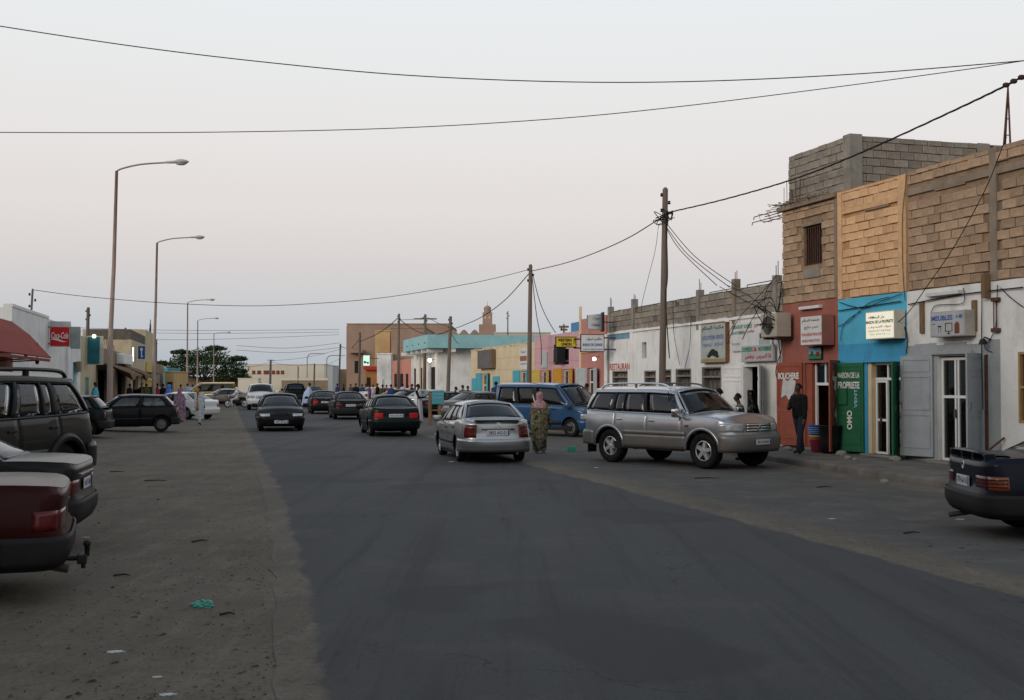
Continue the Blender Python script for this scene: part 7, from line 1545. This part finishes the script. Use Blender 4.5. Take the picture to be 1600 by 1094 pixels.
for k, (px, py, ln, an, lb) in enumerate(((243, 752, .42, 4, 'long dark stick on the left verge'), (183, 738, .3, 2, 'dark strip of debris behind the grey saloon'), (312, 847, .2, 40, 'short forked twig on the sand'), (355, 962, .12, 10, 'short dark twig right of the green bag'), (1105, 748, .5, 3, 'dark strip of debris before the off-road wagon'), (1425, 834, .25, 20, 'dark stick on the right shoulder'), (1288, 762, .3, 12, 'small dark twig near the kerb'), (190, 901, .16, 8, 'thin twig below the red car tow ball'))):
    p = gl(px, py) if px < 700 else gnd(px, py); q = MB(); d = Vector((math.cos(R(an)), math.sin(R(an)), 0))*ln/2; q.tube([p-d+Vector((0,0,.012)), p+d*.1+Vector((.01, .03, .02)), p+d+Vector((0,0,.01))], [.010, .009, .004], 5); tag(q.build('stick', mat('dark_stick', (.04, .033, .027), .9, .3, 6)), lb, 'stick', 'sticks and twigs')
# ------------------------------------------------------------------ people
SKIN = mat('dark_skin', (.075, .042, .028), .55, .12, 6); SKIN2 = mat('brown_skin', (.14, .078, .05), .55, .12, 6); HAIR = mat('black_hair', (.012, .011, .010), .9, .2, 20); EYEW = mat('eye_white', (.5, .48, .45), .4, 0)
def fab(name, c, var=.12, sc=6): return mat('cloth_'+name, c, .92, var, sc, .25, 40)
def camo_mat():
    m = bpy.data.materials.new('cloth_camo'); m.use_nodes = True; t = m.node_tree; b = t.nodes['Principled BSDF']; b.inputs['Roughness'].default_value = .9
    co = t.nodes.new('ShaderNodeTexCoord'); n = t.nodes.new('ShaderNodeTexNoise'); n.inputs['Scale'].default_value = 4.2; n.inputs['Detail'].default_value = 3; t.links.new(co.outputs['Object'], n.inputs['Vector'])
    r = t.nodes.new('ShaderNodeValToRGB'); r.color_ramp.interpolation = 'CONSTANT'; e = r.color_ramp.elements; e[0].position = 0; e[0].color = (.03, .028, .018, 1); e[1].position = .42; e[1].color = (.17, .15, .08, 1)
    for p, c in ((.50, (.07, .065, .03, 1)), (.57, (.26, .22, .14, 1)), (.63, (.05, .045, .025, 1)), (.665, (.24, .03, .025, 1))): q = e.new(p); q.color = c
    t.links.new(n.outputs['Fac'], r.inputs[0]); t.links.new(r.outputs[0], b.inputs['Base Color']); return m
def spotted(name, c0, c1, sc=14, th=.5):
    m = bpy.data.materials.new(name); m.use_nodes = True; t = m.node_tree; b = t.nodes['Principled BSDF']; b.inputs['Roughness'].default_value = .92
    co = t.nodes.new('ShaderNodeTexCoord'); n = t.nodes.new('ShaderNodeTexNoise'); n.inputs['Scale'].default_value = sc; n.inputs['Detail'].default_value = 2; t.links.new(co.outputs['Object'], n.inputs['Vector'])
    r = t.nodes.new('ShaderNodeValToRGB'); r.color_ramp.elements[0].position = th-.04; r.color_ramp.elements[1].position = th+.04; r.color_ramp.elements[0].color = (*c0, 1); r.color_ramp.elements[1].color = (*c1, 1); t.links.new(n.outputs['Fac'], r.inputs[0]); t.links.new(r.outputs[0], b.inputs['Base Color']); return m
def capsule(mb, a, b, ra, rb, n=10):
    a, b = Vector(a), Vector(b); d = b-a; l = d.length or 1e-4; d = d/l; up = Vector((0, 0, 1)) if abs(d.z) < .9 else Vector((1, 0, 0)); u = d.cross(up).normalized(); v = d.cross(u); rows = []
    for t in (-1, -.7, -.3): s = math.sqrt(max(0, 1-t*t)); rows.append([a+d*ra*t+(u*math.cos(q)+v*math.sin(q))*max(ra*s, 1e-4) for q in [2*math.pi*k/n for k in range(n)]])
    for t in (.0, .25, .5, .75, 1.): rr = ra+(rb-ra)*t; rows.append([a+d*l*t+(u*math.cos(q)+v*math.sin(q))*rr for q in [2*math.pi*k/n for k in range(n)]])
    for t in (.3, .7, 1): s = math.sqrt(max(0, 1-t*t)); rows.append([b+d*rb*t+(u*math.cos(q)+v*math.sin(q))*max(rb*s, 1e-4) for q in [2*math.pi*k/n for k in range(n)]])
    k = len(mb.v); mb.grid(rows, closed=True); mb.f.append(tuple(range(k, k+n))); e = k+n*(len(rows)-1); mb.f.append(tuple(range(e+n-1, e-1, -1)))
def person(label, loc, heading, Ht=1.75, top=None, legs=None, shoes=None, skin=SKIN, arms=((0, 8, 10), (0, 8, 10)), leg=((0, 0), (0, 0)), robe=None, scarf=None, cap=None, near=False, group='people in the street', lean=0, turn=0, hair=True, robe_kw=None, seated=False, name='person', bulk=1.12):
    s = Ht/1.75; t = thing(name, label, 'person', loc, R(heading), group); top = top or robe; legs = legs or robe or top; shoes = shoes or fab('shoe', (.02, .018, .016))
    caps = []                                  # (a, b, ra, rb, zone)
    def C(a, b, ra, rb, z): k = bulk if z in ('top', 'leg', 'sleeve') else 1; caps.append((Vector(a)*s, Vector(b)*s, ra*s*k, rb*s*k, z))
    hipz = .92 if not seated else .62
    ln = math.sin(R(lean)); up = lambda z: Vector((ln*(z-hipz), 0, z))
    if seated: up = lambda z: Vector((ln*(z-.92), 0, z-.30))
    pel = up(.95 if not seated else .95)
    for sd in (1, -1): C(up(.98)+Vector((0, sd*.06, 0)), up(1.15)+Vector((0, sd*.06, 0)), .115, .105, 'top'); C(up(1.15)+Vector((0, sd*.06, 0)), up(1.36)+Vector((0, sd*.085, 0)), .110, .100, 'top')
    C(up(1.40)+Vector((0, -.13, 0)), up(1.40)+Vector((0, .13, 0)), .068, .068, 'top'); C(up(1.40), up(1.53)+Vector((.01, 0, 0)), .058, .052, 'skin')
    hc = up(1.635)+Vector((.018, 0, 0))
    C(hc+Vector((-.012, 0, .030)), hc+Vector((.004, 0, .018)), .086, .083, 'skin'); C(hc+Vector((.012, 0, -.02)), hc+Vector((.032, 0, -.072)), .066, .040, 'skin')
    ct, st_ = math.cos(R(turn)), math.sin(R(turn)); rot = lambda v: Vector((v[0]*ct-v[1]*st_, v[0]*st_+v[1]*ct, v[2]))
    C(hc+rot((.080, 0, .012)), hc+rot((.098, 0, -.022)), .012, .016, 'skin'); C(hc+rot((.082, -.02, -.055)), hc+rot((.082, .02, -.055)), .011, .011, 'skin')
    for sd in (1, -1): C(hc+rot((-.005, sd*.084, .012)), hc+rot((-.005, sd*.086, -.02)), .014, .011, 'skin')
    for sd, (fw, ab, el) in zip((1, -1), arms):
        sh = up(1.39)+Vector((0, sd*.185, 0)); d = Vector((math.sin(R(fw)), sd*math.sin(R(ab))*math.cos(R(fw)), -math.cos(R(fw))*math.cos(R(ab)))); eb = sh+d*.29
        fw2 = fw+el; d2 = Vector((math.sin(R(fw2)), sd*math.sin(R(ab*.4))*.6-(sd*.9 if el > 60 else 0), -math.cos(R(fw2)))).normalized(); wr = eb+d2*.25
        C(sh, eb, .060, .048, 'top'); C(eb, wr, .046, .034, 'sleeve'); pm_ = wr+d2*.075; C(wr, pm_, .030, .034, 'skin')
        sdv = d2.cross(Vector((1, 0, 0.01))).normalized() if abs(d2.x) < .9 else Vector((0, 1, 0)); cu = Vector((d2.z, 0, -d2.x))*(-1)
        for k, (o_, l_) in enumerate(((-.027, .068), (-.009, .078), (.009, .074), (.027, .058))):
            b0 = pm_+sdv*o_+d2*.01; k1 = b0+d2*l_*.5+cu*.008; C(b0, k1, .0095, .009, 'skin'); C(k1, k1+d2*l_*.42+cu*.02, .009, .008, 'skin')
        th = wr+d2*.03-sdv*.03; C(th, th+d2*.045-sdv*.028+cu*.015, .011, .009, 'skin')
    for sd, (hf, kn) in zip((1, -1), leg):
        hp = up(.93)+Vector((0, sd*.095, 0)); d = Vector((math.sin(R(hf)), sd*.03, -math.cos(R(hf)))).normalized(); k_ = hp+d*.44; h2 = hf-kn; d2 = Vector((math.sin(R(h2)), 0, -math.cos(R(h2)))); an = k_+d2*.42
        C(hp, k_, .090, .062, 'leg'); C(k_, an, .060, .045, 'leg'); fo = Vector((1, 0, -.25 if h2 > -15 else -.8)).normalized(); C(an+Vector((-.03, 0, -.035)), an+fo*.15+Vector((0, 0, -.03)), .038, .032, 'shoe')
    lo = min(min(a.z-ra, b.z-rb) for a, b, ra, rb, z in caps if z == 'shoe')
    mb = MB()
    for a, b, ra, rb, z in caps: capsule(mb, a, b, ra, rb, 10 if near else 8)
    if not seated:
        for v in mb.v: v.z -= lo
        caps = [(a-Vector((0,0,lo)), b-Vector((0,0,lo)), ra, rb, z) for a, b, ra, rb, z in caps]
    else: lo = 0
    me = mb.mesh('body'); tmp = bpy.data.objects.new('tmp', me); md = tmp.modifiers.new('r', 'REMESH'); md.mode = 'VOXEL'; md.voxel_size = .010 if near else .020
    m2 = bench_mesh(tmp); bpy.data.objects.remove(tmp)
    mlist = [skin, top, legs, shoes]; zi = {'skin': 0, 'top': 1, 'sleeve': 1, 'leg': 2, 'shoe': 3}
    m2.materials.clear()
    for q in mlist: m2.materials.append(q)
    co = np.empty(len(m2.vertices)*3, np.float32); m2.vertices.foreach_get('co', co); co = co.reshape(-1, 3); best = np.full(len(co), 9., np.float32); vz = np.zeros(len(co), int)
    for a, b, ra, rb, z in caps:
        a_ = np.array(a, np.float32); d_ = np.array(b-a, np.float32); tt = np.clip((co-a_)@d_/max(float(d_@d_), 1e-9), 0, 1); q = np.linalg.norm(co-a_-tt[:, None]*d_, axis=1)-(ra+(rb-ra)*tt); k = q < best; best[k] = q[k]; vz[k] = zi[z]
    for p in m2.polygons: p.material_index = int(vz[p.vertices[0]]); p.use_smooth = True
    m2.name = 'body'; link('body', m2, t)
    hz = hc*s-Vector((0, 0, lo))
    if near:
        for sd in (1, -1): f = MB(); f.ball(hz+rot((.074, sd*.03, .012))*s, .011*s, 8, 5); f.build('eye', HAIR, t, smooth=True)
    if hair and not scarf:
        f = MB(); rows = []
        for i in range(8):
            ph = math.pi*.56*i/7; rows.append([hz+rot((-.016+(.098)*math.sin(ph)*math.cos(q)*(1 if math.cos(q) < 0 else .86), .094*math.sin(ph)*math.sin(q), .030+.098*math.cos(ph)-(.03*max(0, -math.cos(q))*math.sin(ph))))*s for q in [2*math.pi*k/16 for k in range(16)]])
        f.grid(rows, closed=True); f.build('hair', cap or HAIR, t, smooth=True)
    if robe:
        kw = dict(wid=.36, dep=.20, hem=.07, flare=1.15, seed=1); kw.update(robe_kw or {}); r = random.Random(kw['seed']); ph1, ph2 = r.random()*6, r.random()*6; rows = []; N = 40
        prof = [(1.475, .075, .07), (1.45, .17, .10), (1.40, .225, .125), (1.25, kw['wid']*.82, .17), (1.05, kw['wid'], kw['dep']), (.75, kw['wid']*.98, kw['dep']*1.02), (.4, kw['wid']*kw['flare']*.86, kw['dep']*kw['flare']), (kw['hem'], kw['wid']*kw['flare']*.84, kw['dep']*kw['flare']*1.05)]
        if seated: prof = [(z, w_, d_) for z, w_, d_ in prof if z > .7]
        for i, (z, w_, d_) in enumerate(prof):
            am = .03+.13*min(1, i/6); c = up(z); row = []
            for k in range(N):
                q = 2*math.pi*k/N; fo = 1+am*(.55*math.sin(7*q+ph1+.25*i)+.45*math.sin(11*q+ph2-.2*i))*(1 if i > 2 else .3); row.append((c+Vector((d_*math.cos(q)*fo, w_*math.sin(q)*fo, .012*math.sin(5*q+ph1) if i == len(prof)-1 else 0)))*s-Vector((0, 0, lo)))
            rows.append(row)
        f = MB(); f.grid(rows, closed=True); o = f.build('robe', robe, t, smooth=True); md = o.modifiers.new('cloth', 'SUBSURF'); md.levels = md.render_levels = 1
    if scarf:
        f = MB(); rows = []; N = 24
        for i, (z, w_, d_, cx) in enumerate(((.128, .02, .02, -.01), (.115, .07, .075, -.01), (.07, .098, .11, -.012), (.0, .105, .118, -.018), (-.06, .100, .112, -.022), (-.12, .10, .105, -.02), (-.17, .15, .13, -.015), (-.24, .21, .155, -.02), (-.34, .22, .165, -.03))):
            row = []
            for k in range(N):
                q = 2*math.pi*k/N; cut = .70 if (-.09 < z < .06 and math.cos(q) > .45) else 1; row.append(hz+rot((cx+d_*math.cos(q)*cut*(1+.05*math.sin(5*q+i)), w_*math.sin(q)*(1+.05*math.sin(7*q+i)), z+.01*math.sin(3*q)))*s)
            rows.append(row)
        f.grid(rows, closed=True); f.build('headscarf', scarf, t, smooth=True)
    return t
def gp(px, Y, z=0.0): return (A(px, Y), Y, z)
BLKC = fab('black', (.012, .012, .013)); DENIM = fab('denim', (.022, .028, .042)); WHC = fab('white', (.60, .61, .64), .08); PALEBL = fab('pale_blue', (.40, .50, .68), .1); BRBLUE = fab('bright_blue', (.08, .20, .62), .12); NAVYC = fab('navy', (.025, .045, .15)); GREYC = fab('grey', (.13, .13, .12)); PURP = fab('purple', (.12, .05, .12)); ORANGE = fab('orange', (.42, .17, .05)); GREENC = fab('olive', (.07, .08, .03)); TANC = fab('tan', (.26, .20, .13)); REDC = fab('red', (.25, .04, .04))
person('man in black jacket and dark jeans standing before the red butcher shop', gp(1249, 28.6, .15), 215, 1.66, fab('jacket', (.009, .009, .010), .3, 9), DENIM, arms=((8, 12, 8), (18, 14, 78)), leg=((14, 4), (-12, 6)), near=True, skin=SKIN, bulk=1.28, group='people by the right shops', lean=3)
person('woman in camouflage robe and pink checked headscarf walking behind the silver saloon', gp(843, 31.7), 75, 1.60, robe=camo_mat(), scarf=spotted('pink_check', (.30, .10, .12), (.46, .32, .31), 34), near=True, group='people in the street', arms=((10, 16, 30), (5, 14, 20)), robe_kw=dict(wid=.25, dep=.19, flare=.92, hem=.05, seed=3), shoes=fab('white_shoe', (.4, .4, .42)))
person('man in white shirt standing behind the off-road wagon door', gp(1124, 28.75, .0), 165, 1.72, WHC, GREYC, skin=SKIN2, near=True, group='people by the right shops', arms=((30, 10, 60), (5, 8, 10)))
person('man in grey shirt and dark cap bending beside the off-road wagon bonnet', gp(1159, 28.9, .0), 175, 1.60, GREYC, DENIM, cap=BLKC, near=True, group='people by the right shops', lean=8, arms=((40, 12, 30), (30, 10, 30)))
person('man in white shirt walking beside the blue van front', gp(917, 46.4, .15), 150, 1.66, WHC, TANC, group='people by the right shops', arms=((-15, 10, 10), (20, 8, 20)), leg=((15, 5), (-15, 8)))
person('man in blue robe standing before the cream shop door', gp(775, 60, .15), 110, 1.74, robe=NAVYC, group='people by the right shops', robe_kw=dict(wid=.30, seed=4))
person('man in white open robe over dark shirt standing beside the notice stand', gp(653, 55.0), 345, 1.78, top=BLKC, robe=WHC, group='people in the street', arms=((25, 6, 70), (25, 6, 70)), robe_kw=dict(wid=.26, dep=.17, flare=1.2, seed=5))
person('man in dark blue shirt leaning behind the parked cars', gp(707, 64), 30, 1.62, NAVYC, GREYC, lean=18); person('man with dark head visible between parked saloons, taller of two', gp(723, 66), 300, 1.70, GREYC, DENIM); person('man with dark head visible between parked saloons, shorter of two', gp(731, 70), 280, 1.64, BLKC, DENIM)
person('man in flowing pale robe crossing the road beyond the black saloons', gp(482, 88), 10, 1.82, robe=PALEBL, arms=((20, 8, 20), (-10, 8, 10)), leg=((18, 4), (-18, 10)), lean=6, robe_kw=dict(wid=.38, dep=.34, flare=1.15, seed=6))
far = [(618, 92, WHC, 'man in white near the salmon house, left of three'), (629, 94, PALEBL, 'man in pale blue near the salmon house, middle of three'), (637, 90, WHC, 'man in white near the salmon house, right of three'), (598, 86, GREENC, 'person in olive behind the farthest angled saloon'), (590, 98, BLKC, 'person in black near the white shop front'), (578, 90, PURP, 'person in purple behind the black saloon'), (566, 105, NAVYC, 'person in navy under the lit screen sign'), (556, 96, BLKC, 'person in black beside the red stall'), (548, 108, GREYC, 'person in grey before the big brown block'), (537, 112, BLKC, 'person in black at the far right corner'), (527, 100, NAVYC, 'person in navy stepping into the far road'), (611, 84, NAVYC, 'person in navy between the farthest angled saloons'), (583, 104, WHC, 'person in white near the orange stall'), (644, 80, BLKC, 'person in black by the canopy building corner'), (572, 112, GREENC, 'person in olive under the lit screen sign'), (604, 100, REDC, 'person in dark red before the white shop front')]
for k, (px, Y, m_, lb) in enumerate(far): person(lb, gp(px, Y), 40*k, 1.70+.06*math.sin(k*2), m_, DENIM if k % 2 else None, group='people far down the street', robe=m_ if k in (0, 1, 2, 6) else None)
def gpl(px, Y): X = A(px, Y); return (X, Y, gzl(X, Y))
person('woman in pale robe with long orange scarf walking on the left verge', gpl(312, 52.3), 75, 1.66, robe=spotted('pale_pattern', (.36, .40, .42), (.55, .56, .55), 12), cap=HAIR, group='people on the left verge', robe_kw=dict(wid=.25, dep=.18, flare=.95, hem=.22, seed=7), leg=((10, 2), (-10, 5)))
t = bpy.data.objects[-1] if False else None
x, y, z = gpl(312, 52.3); t = thing('long_scarf', 'long orange scarf hanging down the back of the woman on the left verge', 'scarf', (x, y, z), R(75)); f = MB(); f.grid([[(-.15-.03*math.sin(u*2), -.10+.03*u, 1.62-.16*u), (-.20-.02*math.sin(u*3), 0, 1.62-.16*u), (-.15-.03*math.sin(u*2), .10-.03*u, 1.62-.16*u)] for u in range(7)]); o = f.build('cloth', ORANGE, t, smooth=True); md = o.modifiers.new('shell', 'SOLIDIFY'); md.thickness = .02
person('woman in purple patterned wrap beside the white saloon', gpl(281, 56), 80, 1.58, robe=spotted('purple_pattern', (.16, .07, .12), (.32, .20, .27), 10), scarf=spotted('purple_scarf', (.18, .08, .13), (.30, .18, .25), 12), group='people on the left verge', robe_kw=dict(wid=.31, dep=.24, seed=8))
person('person in bright blue robe behind the black hatchback', gpl(265, 62), 60, 1.72, robe=BRBLUE, scarf=BRBLUE, group='people on the left verge', robe_kw=dict(wid=.40, dep=.26, seed=9))
lefts = [(246, 86, REDC, 'person in dark red at the left stalls'), (255, 80, BLKC, 'person in black at the left stalls near the blue robe'), (229, 76, GREENC, 'person in olive at the left stalls'), (222, 84, BLKC, 'person in black under the lit tube lamp'), (283, 90, TANC, 'person in tan beyond the purple wrap'), (293, 100, PALEBL, 'person in pale blue beyond the white saloon, left of two'), (301, 104, WHC, 'person in white beyond the white saloon, right of two'), (149, 62, TURD, 'person in teal at the peeling cream shop'), (203, 74, PURP, 'person in purple near the second lamp post')]
for k, (px, Y, m_, lb) in enumerate(lefts): person(lb, gpl(px, Y), 50*k+20, 1.68+.05*math.sin(k*3), m_, DENIM if k % 2 else GREYC, robe=m_ if k in (0, 4, 5, 6, 7) else None, group='people on the left verge')
# motorcyclist
Y = 88; X = A(370, Y); mc = thing('motorcycle', 'small motorcycle crossing before the beige saloon', 'motorcycle', (X, Y, 0), R(200))
for x in (-.6, .62):
    e = link('wheel', None, mc); e.location = (x, 0, .29); f = MB(); f.lathe([(.23, -.04), (.28, -.045), (.29, 0), (.28, .045), (.23, .04)], 20, axis='y'); f.build('tyre', TYRE, e, smooth=True); f = MB(); f.lathe([(.02, -.03), (.22, -.01), (.22, .01), (.02, .03)], 16, axis='y'); f.build('rim', RIM, e)
f = MB(); f.tube([(-.6, 0, .3), (-.1, 0, .38), (.2, 0, .45), (.45, 0, .85), (.62, 0, .3)], .04, 6); f.bbox(-.15, .2, -.13, .13, .28, .55, .04); f.build('frame', TRIM, mc)
f = MB(); f.bbox(-.55, .12, -.12, .12, .68, .78, .03); f.build('seat', TRIM, mc); f = MB(); f.bbox(.1, .4, -.12, .12, .62, .82, .05); f.build('fuel_tank', mat('tank_red', (.2, .02, .02), .4, .1, 3), mc); f = MB(); f.tube([(.42, -.3, .98), (.48, 0, .95), (.42, .3, .98)], .02, 5); f.build('handlebar', STEEL, mc); f = MB(); f.ball((.55, 0, .85), .09); f.build('head_lamp', LAMPG, mc, smooth=True)
person('rider in white robe and white turban on the motorcycle', (X, Y, .10), 200, 1.7, top=WHC, legs=WHC, arms=((50, 8, 20), (50, 8, 20)), leg=((70, 80), (70, 80)), seated=True, scarf=WHC, group='people on the left verge')
bpy.data.scenes.remove(TMPS)
